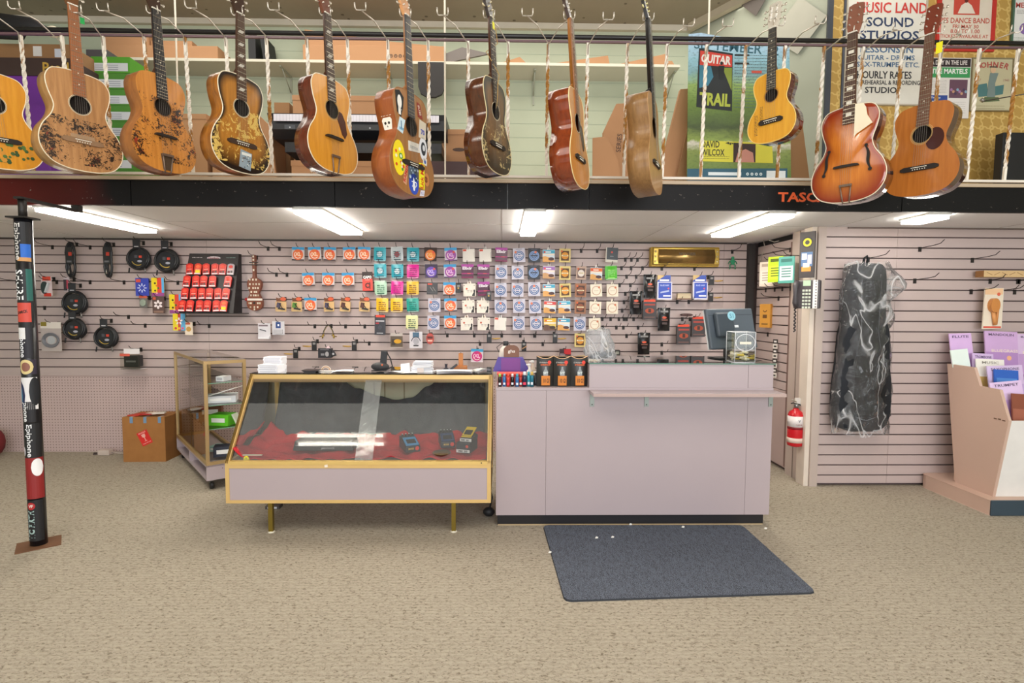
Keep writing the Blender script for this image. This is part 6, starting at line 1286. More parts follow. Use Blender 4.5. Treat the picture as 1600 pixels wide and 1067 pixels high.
ROWS = [('top', [(466.6, 386, 'xl'), (491.8, 386, 'xl'), (515.8, 386, 'xl'), (545.5, 386, 'xl'), (570.1, 386, 'xl'), (594, 385.5, 'teal'), (620.3, 385.5, 'silver'), (645.3, 386, 'teal'), (673.2, 387, 'xld'), (704, 387, 'xlp'), (732, 389, 'white'), (758, 389, 'white'), (783.6, 387, 'elixir'), (810.6, 388, 'disc'), (834.8, 388, 'discd'), (857.4, 390, 'lblue'), (883, 388.5, 'crest'), (956.8, 387, 'dwhite')]),
        ('second', [(481.6, 426, 'xl'), (513.5, 426, 'xl'), (544, 426, 'xl'), (574.5, 425, 'capo'), (594, 411.5, 'teal'), (620.5, 412, 'teal'), (645.5, 412.5, 'mag'), (673.8, 413, 'xlv'), (703, 413, 'xlp'), (730.5, 413, 'elixir'), (755.5, 413, 'elixir'), (783, 414, 'disc'), (808.8, 415, 'disc2'), (833.8, 414.5, 'discd'), (857.4, 416, 'lpurple'), (882.6, 416, 'crest'), (908.6, 416, 'brown'), (931.8, 418, 'lorange'), (954.8, 414.5, 'lime')]),
        ('third', [(595.1, 438.5, 'mint'), (621.5, 438.5, 'mag'), (644.7, 438.5, 'yel'), (675.8, 441.5, 'sblack'), (702.4, 441, 'xl'), (733.5, 443, 'cream'), (755.5, 440, 'elixir'), (782, 442, 'disc'), (809, 442, 'disc'), (834.4, 441, 'disc2'), (857.4, 444, 'lblue'), (882.8, 443, 'crest'), (907.2, 443, 'crestb'), (930.8, 444, 'rcard'), (956.4, 444, 'rcard')]),
        ('fourth', [(439.7, 464, 'tool'), (464.3, 464, 'toolg'), (485.5, 465, 'xl'), (513.5, 464, 'tool'), (540.4, 464, 'toolr'), (569.5, 464, 'toolr'), (597.7, 465, 'yel'), (620.3, 465, 'yel'), (644.3, 465, 'grn'), (678.4, 466, 'disc'), (703.4, 466, 'xl'), (731.5, 469, 'cream'), (754.5, 469, 'cream'), (782, 468, 'disc2'), (810.8, 467, 'disc2'), (835.4, 468, 'disc'), (859.4, 470, 'lred'), (881.4, 470, 'lblue'), (906.6, 469, 'crestb'), (930.6, 471, 'rcard'), (956.8, 471, 'rcard')]),
        ('fifth', [(594.7, 492, 'black'), (643.7, 492, 'lyel'), (677.8, 493, 'disc'), (703.4, 493, 'xl'), (729, 496, 'cream'), (756, 496, 'cream'), (782, 496, 'white'), (810.2, 494, 'disc'), (837.4, 494, 'disc2'), (859.4, 497, 'lyellow'), (881.4, 497, 'lblue'), (905.2, 495, 'disc'), (928.7, 497, 'rcard')]),
        ('sixth', [(745.7, 545, 'xlpink'), (906.6, 521, 'crest')])]
for rn, items in ROWS:
    for k, (px, py, kd) in enumerate(items):
        p = P(px, py, YP)
        if kd not in PK: o = PKB[kd]().build('string_packet' if not kd.startswith('tool') and kd not in ('capo', 'black', 'sblack') else {'capo': 'capo_card', 'black': 'accessory_pack', 'sblack': 'accessory_pack'}.get(kd, 'tuner_card')); PK[kd] = o
        else: o = PK[kd].copy(); COL.objects.link(o)
        yy = YP + random.uniform(-.012, .012); o.location = (p.x, yy, p.z); o.rotation_euler = (radians(random.uniform(-3, 2)), radians(random.uniform(-3, 3)), radians(random.uniform(-4, 4)))
        pos = ordn(k, len(items)) if rn != 'sixth' else ('alone above the papers on the show case' if k == 0 else 'alone beside the plastic bag')
        tag(o, '%s, %s%s' % (DESC[kd], pos, ' in the %s row' % rn if rn != 'sixth' else ''), 'string packet' if kd not in ('capo', 'black', 'sblack', 'tool', 'toolg', 'toolr') else 'accessory', 'string packets on the back slatwall')
        h = put_hook((p.x, YB, p.z - .006), ('wire hook of the %s packet row, %s' % (rn, pos) if rn != 'sixth' else 'wire hook of the single packet ' + pos[6:]), .15)
# empty hooks: pixel of the base plate
EH = [('upper left of the back wall', [(82, 383), (141, 384), (24, 374), (89, 439), (141, 440), (194, 439), (278, 439), (70, 480), (201, 494), (227, 506), (27, 445)]),
      ('between the red display and the packets', [(419, 388), (436.7, 389), (448.5, 427), (432, 423), (327, 507)]),
      ('in the lower part under the packet rows', [(492, 509), (540, 509), (570, 509), (577, 533), (699, 523), (741, 523), (784, 523), (813, 523), (835, 524), (750, 534), (848, 536), (836, 523)]),
      ('in the packet rows', [(908, 390), (933, 390)]),
      ('in the bare cluster left of the gold harmonica', [(977, 405), (986.5, 405), (996, 405), (971, 419), (986, 419), (1004, 419), (979, 431), (994, 432), (968, 444), (985, 444), (977, 457), (975, 470), (972, 484), (975, 496)]),
      ('in the bare cluster above the glass counter', [(941, 498), (954, 498), (967, 498), (979, 498), (990, 498), (942, 511), (963, 511), (974, 511), (997, 511), (979, 523), (1034, 535), (1034, 548), (1034, 420), (1144, 393)])]
for rg, L_ in EH:
    for k, (px, py) in enumerate(sorted(L_, key=lambda q: (round(q[1]/11), q[0]))):
        p = P(px, py, YB); z = groove(p.z); put_hook((p.x, YB, z), 'bare wire hook %s, %s reading row by row' % (rg, ORD[k]), .19)
# ---- long coils and cable rings
def ring_cable(px, py, rpx, lab, hdr=True):
    Y = YB - .08; p = P(px, py, Y); r = rpx * Y / 850; t = thing('cable_pack', lab, 'cable', (p.x, Y, p.z), 'coiled instrument cables on the slatwall')
    mb = MB()
    for k in range(4): mb.tube([((r*.80+.006*(k % 2))*cos(a), -.012+.010*k+.004*sin(3*a+k), (r*.80+.006*(k % 2))*sin(a)) for a in [2*pi*i/28 for i in range(28)]], .0085, '1b1b1e/.4', 7, closed=True)
    mb.build('coiled_cable', t)
    mb = MB(); mb.disc(0, 0, -.004, r*.70, '23232a/.3', 20); mb.rect(-.03, -.004, .006, .03, -.005, '4f4f56'); mb.rect(.008, .034, .006, .026, -.005, 'c8422e'); mb.ring(0, 0, -.005, r*.50, r*.56, 'b89a3c', 14, 3.6, 5.2); mb.prism(ell(.014, -.022, .02, .010), -.0055, -.005, 'a8a8b4'); mb.build('card_insert', t)
    mb = MB(); mb.prism([(-.03, r*.78), (.03, r*.78), (.032, r*1.5), (-.032, r*1.5)], -.02, -.016, '2c2c32/.4'); mb.rect(-.018, .018, r*.92, r*.98, -.0205, 'c8c8cc'); mb.build('header_card', t)
    mb = MB()
    for s_ in (-1, 1): mb.tube([(s_*r*.6, -.02, -r*.75), (s_*r*.66, -.02, -r*1.15)], .006, '8d8a88/.3/.7' if s_ > 0 else '232326', 8)
    mb.build('jack_plugs', t); put_hook((p.x, YB, p.z + r*1.42), 'wire hook carrying the ' + lab.split(' hanging')[0].split(',')[0], .14)
ring_cable(216, 404, 19, 'black coiled cable pack, left of the pair near the red display')
ring_cable(260, 407, 20, 'black coiled cable pack, right of the pair beside the red display')
ring_cable(116, 473, 20, 'black coiled cable pack, upper one right of the post')
ring_cable(116, 514, 18, 'black coiled cable pack, just below the upper one beside the grey cable bag')
ring_cable(165, 527, 19, 'black coiled cable pack, lowest and to the right of the others')
for px, lab in ((111.6, 'long figure-eight black cable bundle, left one in the top row'), (170, 'long narrow black cable bundle, right one in the top row')):
    Y = YB - .07; p = P(px, 406, Y); H = 27*Y/850; t = thing('cable_bundle', lab, 'cable', (p.x, Y, p.z), 'long cable bundles on the slatwall'); mb = MB(); wd = .042 if px < 150 else .036
    for k in range(3):
        mb.tube([((wd-.008*k)*cos(a)*(1-.35*max(0, cos(2*a-pi))*0)*(1.0 if abs(sin(a)) > .35 else .78), -.01+.010*k, H*.96*sin(a)) for a in [2*pi*i/30 for i in range(30)]], .009, '1a1a1d/.4', 7, closed=True)
    mb.tube([(wd*.4, -.02, -H*.1), (-wd*.1, -.022, -H*.45), (.0, -.022, -H*.7)], .007, '1a1a1d/.4', 6); mb.build('coiled_cable', t)
    mb = MB(); mb.prism([(-.03, -H*.25), (.03, -H*.25), (.03, H*.7), (-.03, H*.7)], -.026, -.022, '2a2a2e/.3'); mb.rect(-.004, .024, H*.22, H*.42, -.0265, 'c23c2a'); mb.rect(-.02, .02, -H*.15, -H*.05, -.0265, '6a6a6e'); mb.build('card_sleeve', t)
    mb = MB(); mb.tube([(-.004, -.024, -H*.55), (-.006, -.026, -H*.8)], .006, 'b8b4ac/.3/.8', 8); mb.build('jack_plugs', t); put_hook((p.x, YB, p.z+H*.97), 'wire hook carrying the ' + lab.split(',')[0], .14)
def flat(name, px, py, wpx, hpx, fn, lab, cat, Y=YP, hook=True, group=None, th=.008):
    """py = top pixel; fn draws in metres with origin top centre"""
    p = P(px, py, Y); s = Y/850; mb = MB(); fn(mb, wpx*s, hpx*s); o = mb.build(name, loc=(p.x, Y, p.z)); tag(o, lab, cat, group)
    if hook: put_hook((p.x, YB, p.z - .008), 'wire hook carrying the ' + lab.split(' beside')[0].split(' below')[0].split(' above')[0].split(',')[0], .15)
    return o
def f_bagged(mb, w, h):
    mb.rect(-w/2, w/2, -h, 0, -.004, 'b9aca8/.2'); mb.rect(-w/2, w/2, -h*.22, 0, -.006, 'e2d8cf'); mb.rect(-w*.48, -w*.2, -h*.14, -h*.0, -.0065, '8a7a2a')
    for k in range(4): mb.tube([((w*.40-.006*k)*cos(a), -.014+.003*k, -h*.62+(h*.24-.006*k)*sin(a)) for a in [2*pi*i/22 for i in range(22)]], .005, '74747a/.35', 6, closed=True)
    mb.disc(0, -h*.62, -.006, w*.2, 'aeb0b4', 14)
flat('bagged_cable', 79.6, 503, 31, 45, f_bagged, 'grey cable coiled in a clear bag with a white header, right of the post', 'cable')
def f_red(mb, w, h):
    mb.prism([(-w/2, -h*.9), (w/2, -h*.95), (w*.45, 0), (-w*.4, -.004)], -.003, 0, 'd8c4c4/.2'); mb.rect(-w*.3, w*.4, -h*.2, -.0, -.004, 'd84a34'); mb.prism(ell(-w*.1, -h*.55, w*.24, h*.3), -.02, -.003, '2a3838'); mb.box((w*.16, -.016, -h*.55), (.012, .02, h*.5), 'c8ccd0/.2', Matrix.Rotation(radians(20), 3, 'Y')); mb.rect(-w*.2, w*.4, -h*.98, -h*.82, -.006, 'd03a2c')
flat('blister_pack', 72, 432, 18, 31, f_red, 'red and black blister pack just right of the post', 'accessory')
flat('small_tube_pack', 104, 433, 9, 22, lambda mb, w, h: (mb.rect(-w/2, w/2, -h, 0, -.003, 'c8b8bc/.2'), mb.box((-w*.1, -.01, -h*.55), (w*.4, .014, h*.75), '3a3238'), mb.box((w*.25, -.01, -h*.5), (w*.2, .01, h*.6), 'b8485c')), 'small narrow dark and pink pack above the upper coiled cable', 'accessory')
def f_picks(bg, kind):
    def f(mb, w, h):
        mb.prism([(-w/2, -h), (w/2, -h), (w/2, 0), (-w/2, 0)], -.004, 0, bg)
        if kind == 'blue':
            for k in range(8): mb.box((w*.25*cos(k*pi/4), -.006, -h*.56+w*.25*sin(k*pi/4)), (.022, .003, .007), 'd8e0f4', Matrix.Rotation(-k*pi/4, 3, 'Y'))
            mb.rect(-w*.45, -w*.1, -h*.24, -h*.06, -.0046, 'd8503a')
        if kind == 'multi':
            mb.rect(-w/2, -w*.05, -h, 0, -.0044, 'e8cf1e'); mb.rect(-w*.05, w*.3, -h, 0, -.0044, 'd8442c'); mb.rect(w*.3, w*.5, -h, 0, -.0044, '5aa8d8'); mb.rect(-w/2, w/2, -h, -h*.82, -.0046, '9a4a8c')
            for k, c_ in enumerate(('2a2420', 'd87a2c', '3a6a3a', '28221e', 'e8a0a0')): mb.disc(w*(-.2+.13*(k % 3)), -h*(.3+.16*k/1.2), -.0075-k*.0001, .009, c_, 8)
        if kind == 'flower':
            for k in range(6): mb.prism(ell(w*.24*cos(k*pi/3+.5), -h*.48+w*.24*sin(k*pi/3+.5), .014, .010, 10, k*pi/3+.5), -.008, -.005, 'ecdfe0')
            mb.rect(-w*.45, -w*.2, -h*.2, -h*.05, -.0046, 'd0583c'); mb.rect(-w*.4, w*.4, -h*.97, -h*.85, -.0046, '8a6a5c')
        if kind == 'petal':
            mb.rect(-w/2, -w*.1, -h, 0, -.0044, 'e6d028'); mb.rect(w*.12, w*.5, -h, 0, -.0044, '62a8d0'); mb.rect(-w*.1, w*.12, -h, 0, -.0045, 'cf4a3c')
            for k in range(5): mb.prism(ell(w*.2*cos(k*1.257+.3), -h*.45+w*.2*sin(k*1.257+.3), .012, .007, 10, k*1.257+.3), -.008, -.005, 'f0e4e0')
            for k, c_ in enumerate(('c8384c', 'e8a83c', 'd85a8c')): mb.disc(w*(-.28+.28*k), -h*.87, -.006, .011, c_, 8)
    return f
PG = 'pick packs on the back slatwall'
flat('pick_pack', 222, 434.5, 20, 27, f_picks('3442a8', 'blue'), 'blue pick pack with white picks in a star, upper left of the pick packs', 'pick pack', group=PG)
flat('pick_pack', 246.5, 434, 19, 28, f_picks('e8cf1e', 'multi'), 'yellow, red and blue pick pack beside the blue one', 'pick pack', group=PG)
flat('pick_pack', 224, 462, 12, 18, lambda mb, w, h: (mb.rect(-w/2, w/2, -h, 0, -.003, '6f6a66'), mb.rect(-w/2, w/2, -h*.2, 0, -.004, 'c85a3c'), mb.prism(ell(0, -h*.6, w*.36, h*.28), -.014, -.003, '8f9a8c')), 'tiny grey accessory pack below the blue pick pack', 'accessory', group=PG)
flat('pick_pack', 247.4, 463, 18, 26, f_picks('5a4440', 'flower'), 'dark brown pick pack with white picks in a flower', 'pick pack', group=PG)
flat('pick_pack', 274, 460, 18, 29, f_picks('e8cf1e', 'multi'), 'yellow and red pick pack at the lower left corner of the red display', 'pick pack', group=PG)
flat('pick_pack', 280, 490, 19, 26, f_picks('e6d028', 'petal'), 'yellow and blue pick pack below the red display corner', 'pick pack', group=PG)
flat('pick_pack', 295, 503, 12, 20, lambda mb, w, h: (mb.rect(-w/2, w/2, -h, 0, -.003, 'e4d3bf'), mb.disc(0, -h*.55, -.006, w*.32, 'c89a4c', 12), mb.rect(-w*.4, w*.2, -h*.2, -h*.05, -.004, 'd86a4c')), 'small cream card with a gold disc, lowest of the pick packs', 'accessory', group=PG)
p = P(208.6, 544, YB-.1); s = (YB-.1)/850; t = thing('acrylic_box', 'clear acrylic box holding a black case, low on the wall left of the carton', 'box', (p.x, YB-.1, p.z)); w_, h_ = 30*s, 32*s
mb = MB(); mb.bx(-w_/2, w_/2, -.05, .05, -h_, -h_+.004, 'd8d0d0/.2'); mb.rect(-w_*.3, w_*.5, -h_*.25, 0, -.051, 'e6e0e0'); mb.rect(-w_/2, 0, -h_*.36, -h_*.24, -.052, 'd8604c'); mb.poly([(-w_/2, -.05, -h_), (w_/2, -.05, -h_), (w_/2, -.05, -h_*.2), (-w_/2, -.05, -h_*.2)], 'side_glass'); mb.build('clear_box', t)
mb = MB(); mb.bx(-w_*.36, w_*.36, -.04, .03, -h_*.88, -h_*.35, '2c2a2c/.5'); mb.rect(-w_*.25, w_*.25, -h_*.66, -h_*.58, -.041, '8a8888'); mb.build('black_case', t, bevel=.004); put_hook((p.x, YB, p.z-.01), 'wire hook carrying the clear acrylic box', .16)
# ---- red packet display
Yd = YB - .12; s = Yd/850; pd = P(328, 395, Yd); t = thing('pick_display', 'black slanted counter display board lettered Dunlop on the back slatwall', 'display', (pd.x, YB, pd.z)); Wt, Wb, Hh = 76*s, 84*s, 92*s
mb = MB(); top_y, bot_y = -.05, -.16
def dpt(x, v_, off=0): return (x, top_y + (bot_y-top_y)*v_ - off, -Hh*v_)
a = [mb.v(q) for q in (dpt(-Wt/2, 0), dpt(Wt/2, 0), dpt(Wb/2-.03, 1), dpt(-Wb/2-.02, 1))]; b_ = [mb.v(q) for q in ((-Wt/2, -.001, 0), (Wt/2, -.001, 0), (Wb/2-.03, -.001, -Hh), (-Wb/2-.02, -.001, -Hh))]
mb.f(a[::-1], '2a2526/.5'); mb.f(b_, '2a2526/.5')
for i in range(4): j = (i+1) % 4; mb.f([a[i], a[j], b_[j], b_[i]], '231f20/.5')
mb.build('board', t)
mb = MB(); mb.T = Matrix.Translation((0, -.056, 0)); mb.prism(ell(-.0, -.040, .062, .018, 20), -.002, 0, '6a6466'); mb.prism(ell(-.0, -.040, .058, .015, 20), -.003, -.002, 'd8ccd0'); mb.text('Dunlop', 0, -.040, -.0042, .020, '7a2630', w=.09, bold=.03); mb.T = Matrix.Translation((-.145, -.056, 0)); scrib(mb, .09, -.041, -.031, 1, 'c8c0c0', -.002, .002, 4); mb.T = Matrix.Translation((.145, -.056, 0)); scrib(mb, .09, -.041, -.031, 1, '6f8a84', -.002, .002, 6)
o = mb.build('header_lettering', t)
mb = MB(); mb.bx(-Wb/2-.03, Wb/2+.03, -.19, -.001, -Hh-.006, -Hh, '2a2627/.4'); mb.build('shelf_lip', t)
m0 = None; cell_ = [(r_, c_) for r_ in range(4) for c_ in range(6) if (r_, c_) != (1, 4)]
for r_, c_ in cell_:
    v_ = .20 + .205*r_; x = -Wt*.42 + Wt*.165*c_ + (-.006-.011*r_) + random.uniform(-.004, .004); wq = .060; hq_ = .098
    kd = 'y' if (r_, c_) in ((0, 1), (3, 5)) else ('g' if (r_, c_) == (0, 5) else 'r')
    key = 'red' + kd
    if key not in PK:
        mb = MB(); mb.prism([(-wq/2, -hq_), (wq/2, -hq_), (wq/2, -.01), (wq*.2, 0), (-wq*.2, 0), (-wq/2, -.01)], -.009, 0, {'r': 'cf2a22/.35', 'y': 'd83a24/.35', 'g': 'a89aa0/.3'}[kd]); mb.prism(ell(0, -.028, .018, .014, 12), -.011, -.009, {'r': 'e84c34', 'y': 'ec6a38', 'g': 'd0443c'}[kd])
        mb.rect(-wq*.42, wq*.42, -hq_*.98, -hq_*.86, -.0094, 'd8ccce'); mb.rect(-wq*.4, -wq*.05, -hq_*.84, -hq_*.68, -.0094, '7a1c1c'); mb.disc(wq*.16, -hq_*.74, -.0096, .010, '5a4a48' if kd != 'y' else 'f0d020', 8); mb.rect(-wq*.3, wq*.3, -hq_*.56, -hq_*.50, -.0096, 'f0a090')
        if kd == 'y': mb.rect(-wq*.3, wq*.35, -hq_*.85, -hq_*.6, -.0098, 'f0d020')
        o = mb.build('red_packet'); PK[key] = o
    else: o = PK[key].copy(); COL.objects.link(o)
    o.location = (pd.x + x, YB + top_y + (bot_y-top_y)*v_ - .016, pd.z - Hh*v_ + .012); o.rotation_euler = (radians(-12), radians(random.uniform(-5, 5)), 0)
    tag(o, '%s packet, %s in the %s row of the black display' % ({'r': 'red', 'y': 'red and yellow', 'g': 'grey'}[kd], ordn(c_, 6), ('top', 'second', 'third', 'bottom')[r_]), 'packet', 'red packets on the black display')
# ---- tiled violin ornament
Yv = YB-.05; s = Yv/850; p = P(397, 398, Yv); t = thing('violin_ornament', 'brown violin-shaped ornament set with pale tiles, hanging right of the red display', 'ornament', (p.x, Yv, p.z)); Hh = 86*s
half = [(.0, 0), (.012, .01), (.014, .1), (.012, .38), (.03, .42), (.055, .46), (.062, .54), (.05, .62), (.038, .68), (.05, .74), (.068, .84), (.06, .94), (.03, .985), (0, 1)]
ol_ = catmull(half, 3); ol_ = [(x, -z*Hh) for x, z in ol_] + [(-x, -z*Hh) for x, z in ol_[-2:0:-1]]
mb = MB(); mb.prism(ol_, -.015, .02, '7a3c20/.4'); mb.build('violin_body', t)
mb = MB()
for v_, xs_ in ((.03, (0,)), (.09, (0,)), (.16, (0,)), (.27, (0,)), (.44, (-.035, -.008, .02)), (.52, (-.035, -.006, .02, .045)), (.59, (-.042, -.008, .012, .035)), (.66, (-.024, .004, .02)), (.72, (-.028, -.004, .014, .035)), (.86, (-.045, -.03, .03, .048)), (.93, (-.034, .0, .028)), (.97, (0,))):
    for x in xs_: mb.bx(x-.006, x+.006, -.019, -.015, -v_*Hh-.010, -v_*Hh+.006, random.choice(['e0d4c0', 'cfc4b0', 'e8dcc8', 'b8a890']))
mb.bx(-.06, .07, -.022, -.019, -.80*Hh-.008, -.80*Hh+.010, 'e2d8cc'); mb.ball((-.07, -.01, -.795*Hh), .016, 'b0282c', 8); mb.disc(.0, -.86*Hh, -.0195, .011, '1f1412', 8); mb.bx(-.035, .035, -.02, .0, -.14*Hh-.004, -.14*Hh+.004, '2a2220'); mb.bx(-.035, .035, -.02, .0, -.18*Hh-.004, -.18*Hh+.004, '2a2220'); mb.build('tile_inlay', t)
put_hook((p.x, YB, p.z-.01), 'wire hook carrying the violin ornament', .17)
# ---- small items
def f_ear(mb, w, h): mb.rect(-w/2, w/2, -h, 0, -.004, 'd9d4d8/.25'); mb.box((-w*.1, -.008, -h*.45), (w*.5, .008, .006), '3c3c48', Matrix.Rotation(radians(15), 3, 'Y')); mb.rect(-w*.45, w*.3, -h*.2, -h*.1, -.005, '8a7a80'); mb.bx(-w*.45, w*.45, -.02, -.004, -h, -h*.85, 'e4e0e4/.3')
flat('small_clear_pack', 413, 505, 19, 24, f_ear, 'small clear white pack left of the blue-labelled one', 'accessory')
flat('small_clear_pack', 435, 502, 19, 21, lambda mb, w, h: (mb.rect(-w/2, w/2, -h, 0, -.004, 'd6d2d6/.25'), mb.rect(-w*.2, w*.2, -h*.5, -h*.05, -.006, '34508c'), mb.rect(-w*.05, w*.08, -h*.35, -h*.2, -.0065, 'e8e8f0'), mb.box((0, -.012, -h*.75), (w*.7, .012, h*.3), 'bcb8bc/.3')), 'small clear pack with a blue square label', 'accessory')
p = P(513, 508, YP); t = thing('patch_cables', 'pair of small looped patch cables with brass plugs on the lower wall', 'cable', (p.x, YP, p.z)); mb = MB()
for k in (-1, 1):
    for q in range(2): mb.tube([(0, 0, 0), (k*.012+q*.008*k, -.005*q, -.01), (k*.035+q*.006*k, -.005, -.05), (k*.04+q*.012*k, -.006, -.09)], .0028, '2a2826' if q else '8a7a3c', 5)
mb.build('cables', t); mb = MB()
for k in (-1, 1): mb.tube([(k*.042, -.006, -.08), (k*.052, -.01, -.115)], .007, 'b99a48/.3/.7', 8); mb.tube([(k*.03, -.01, -.09), (k*.075, -.01, -.1)], .004, '8a7434/.3/.7', 6)
mb.build('plugs', t); put_hook((p.x, YB, p.z), 'wire hook carrying the patch cables', .15)
flat('accessory_bag', 619.7, 520.5, 19, 23, lambda mb, w, h: (mb.rect(-w/2, w/2, -h, 0, -.004, '5a4a38/.3'), mb.rect(-w/2, w/2, -h*.2, 0, -.005, 'c0b4ac'), mb.prism(ell(.01, -h*.55, w*.3, h*.15), -.01, -.004, 'd09a1e'), mb.rect(-w*.4, -w*.1, -h*.8, -h*.4, -.005, '3a3028'), mb.rect(-w/2, w/2, -h, -h*.93, -.005, 'b8aca4')), 'brown accessory bag with gold print, left of the white bag', 'accessory')
flat('accessory_bag', 650, 518, 20, 26, lambda mb, w, h: (mb.rect(-w/2, w/2, -h, 0, -.004, 'd2ccd0/.25'), mb.rect(-w*.25, w*.25, -h*.35, -h*.05, -.006, '4a6a84'), mb.prism(ell(0, -h*.58, w*.2, h*.2), -.012, -.004, 'a8a4aa'), mb.ring(0, -h*.58, -.008, w*.3, w*.36, '3a3a40', 12, 0, pi), mb.rect(-w*.2, w*.2, -h*.88, -h*.8, -.006, '3c3a3c')), 'white clear bag holding grey earphones', 'accessory')
flat('accessory_card', 672, 520, 12, 18, lambda mb, w, h: (mb.prism(ell(0, -h*.5, w*.5, h*.5), -.006, 0, 'b8483c/.4'), mb.rect(-w*.35, w*.35, -h*.5, -h*.3, -.0066, '5a2a28'), mb.rect(-w*.3, w*.3, -h*.75, -h*.62, -.0066, 'e0b0a0')), 'tiny red oval card right of the earphone bag', 'accessory')
TAGS = [(462, 545, -1, 'black hang tag with brass kazoo near the white box stack'), (491, 533, -1, 'black hang tag with brass kazoo pointing left, above the black headset pack'), (553.5, 533, -1, 'black hang tag with brass kazoo left of the bare hooks'), (764.4, 521, 1, 'black hang tag with brass slide just above the purple display'), (818.7, 534, 0, 'black hang tag with brown strip right of the purple display'),
        (867.2, 521, 1, 'black hang tag with brass slide above the pillow packs'), (1112, 431, 1, 'black hang tag with brass slide, upper one right of the harmonica packs'), (1110.7, 457, 1, 'black hang tag with brass slide, lower one right of the harmonica packs'), (716.5, 443, 0, 'small black tag between the orange ring packet and the cream packet'), (764, 455, 0, 'small black tag with gold spot overlapping the third row burgundy packet')]
for px, py, sd, lab in TAGS:
    Yt_ = YP - (.02 if px in (716.5, 764) else 0); p = P(px, py, Yt_); t = thing('hang_tag', lab, 'tag', (p.x, Yt_, p.z), 'black hang tags on the slatwall'); mb = MB(); mb.prism([(-.021, -.082), (.021, -.082), (.021, 0), (-.021, 0)], -.005, 0, '1f1c1d/.4'); mb.rect(-.012, .012, -.03, -.012, -.0054, '8a8684'); mb.build('card', t)
    mb = MB()
    if sd: mb.tube([(sd*.024, -.008, -.045), (sd*.05, -.008, -.046), (sd*.075, -.008, -.044), (sd*.10, -.008, -.042)], [.004, .007, .007, .004], 'd0a860/.3/.6', 8)
    elif px > 800: mb.box((.004, -.006, -.05), (.05, .004, .008), 'b98a5c', Matrix.Rotation(radians(-30), 3, 'Y'))
    else: mb.disc(-.002, -.04, -.0058, .008, 'c8a04c', 8)
    mb.build('brass_piece', t); put_hook((p.x, YB, p.z+.004), 'wire hook carrying the ' + lab.replace('black hang tag', 'tag'), .12)
p = P(510, 543, YP); t = thing('headset_pack', 'black boxed headset with grey print hanging above the show case', 'accessory', (p.x, YP, p.z)); mb = MB(); mb.bx(-.064, .05, -.03, .02, -.088, -.006, '26242a/.4'); mb.rect(-.04, -.01, -.068, -.05, -.0306, '8a888c'); mb.prism(ell(.014, -.055, .016, .022), -.032, -.0302, 'a8a4a6'); mb.rect(-.045, .03, -.02, -.012, -.0306, '6a686c'); mb.build('carton', t); mb = MB(); mb.prism([(.05, -.08), (.09, -.07), (.07, -.03), (.05, -.015)], -.01, .0, '3a383c'); mb.disc(.062, -.055, -.011, .010, 'c8c8cc', 8); mb.prism([(.0, -.005), (.04, -.005), (.03, .014), (.02, .018)], -.02, -.018, 'e8ccd0'); mb.build('flap', t); put_hook((p.x, YB, p.z-.004), 'wire hook carrying the black headset pack', .12)
flat('accessory_card', 883, 545, 18, 14, lambda mb, w, h: (mb.prism([(-w/2, -h), (w/2, -h), (w/2, 0), (-w/2, 0)], -.01, 0, '3a2226/.4'), mb.rect(-w*.1, w*.5, -h*.6, 0, -.0106, 'c8262c'), mb.rect(-w*.45, 0, -h*.9, -h*.5, -.0106, '8a7a80')), 'small red and black card peeking above the middle pillow pack', 'accessory')
# pouches and boxes on the right part
def f_pouch(mb, w, h):
    n = 8; rows = []
    for j in range(8):
        v_ = j/7; wz = w*(1, .86, .80, .84, .9, .88, .84, .92)[j]; rows.append([mb.v((-wz/2+wz*i/n, -.003-.022*sin(pi*i/n)*sin(pi*min(1, v_*1.1)), -h*v_ + .004*nz(i*.7, j))) for i in range(n+1)])
    for A_, B_ in zip(rows, rows[1:]):
        for i in range(n): mb.f([B_[i], B_[i+1], A_[i+1], A_[i]], '1c1a1c/.2', True)
    mb.f([rows[0][0], rows[0][-1], rows[-1][-1], rows[-1][0]], '1c1a1c/.3')
    mb.prism(ell(-w*.02, -h*.42, w*.18, h*.05), -.027, -.0265, 'd8583a'); mb.rect(-w*.24, w*.24, -h*.56, -h*.50, -.027, '7a4a3c'); mb.rect(-w*.2, w*.2, -h*.72, -h*.62, -.026, '4a3a38'); mb.rect(-w*.3, w*.3, -h*.2, -h*.12, -.018, '8a8888')
for px, py, w_, h_, lab in ((1015.3, 429, 20, 36, 'black foil pouch, topmost of the four, left of the blue harmonica pack'), (993.6, 455, 20, 36, 'black foil pouch left of the red-topped box'), (1037.5, 481, 20, 36, 'black foil pouch below the left blue harmonica pack'), (1006, 520, 20, 34, 'black foil pouch, lowest one just above the glass counter')): flat('foil_pouch', px, py, w_, h_, f_pouch, lab, 'pouch', group='black foil pouches on the slatwall')
def f_rbox(mb, w, h): mb.bx(-w/2, w/2, -.03, .0, -h, -h*.14, '2a2020/.35'); mb.prism([(-w*.46, -h*.16), (w*.46, -h*.16), (w*.4, -.002), (-w*.38, -.008)], -.02, -.016, 'e04a2c'); mb.rect(-w*.4, w*.4, -h*.32, -h*.24, -.0304, 'a83c30'); mb.prism(ell(0, -h*.58, w*.34, h*.13), -.032, -.0302, 'a8482c'); mb.rect(-w*.1, w*.1, -h*.66, -h*.48, -.0326, '3a2420'); mb.rect(-w*.4, w*.4, -h*.92, -h*.86, -.0304, '6a4a44')
for px, py, lab in ((1014, 467, 'red-topped black box beside the black foil pouches'), (1067, 506, 'red-topped black box left of the monitor, the lower one'), (1090, 494, 'red-topped black box half hidden behind the monitor')): flat('accessory_box', px, py, 21, 32, f_rbox, lab, 'box', group='red-topped black boxes on the slatwall')
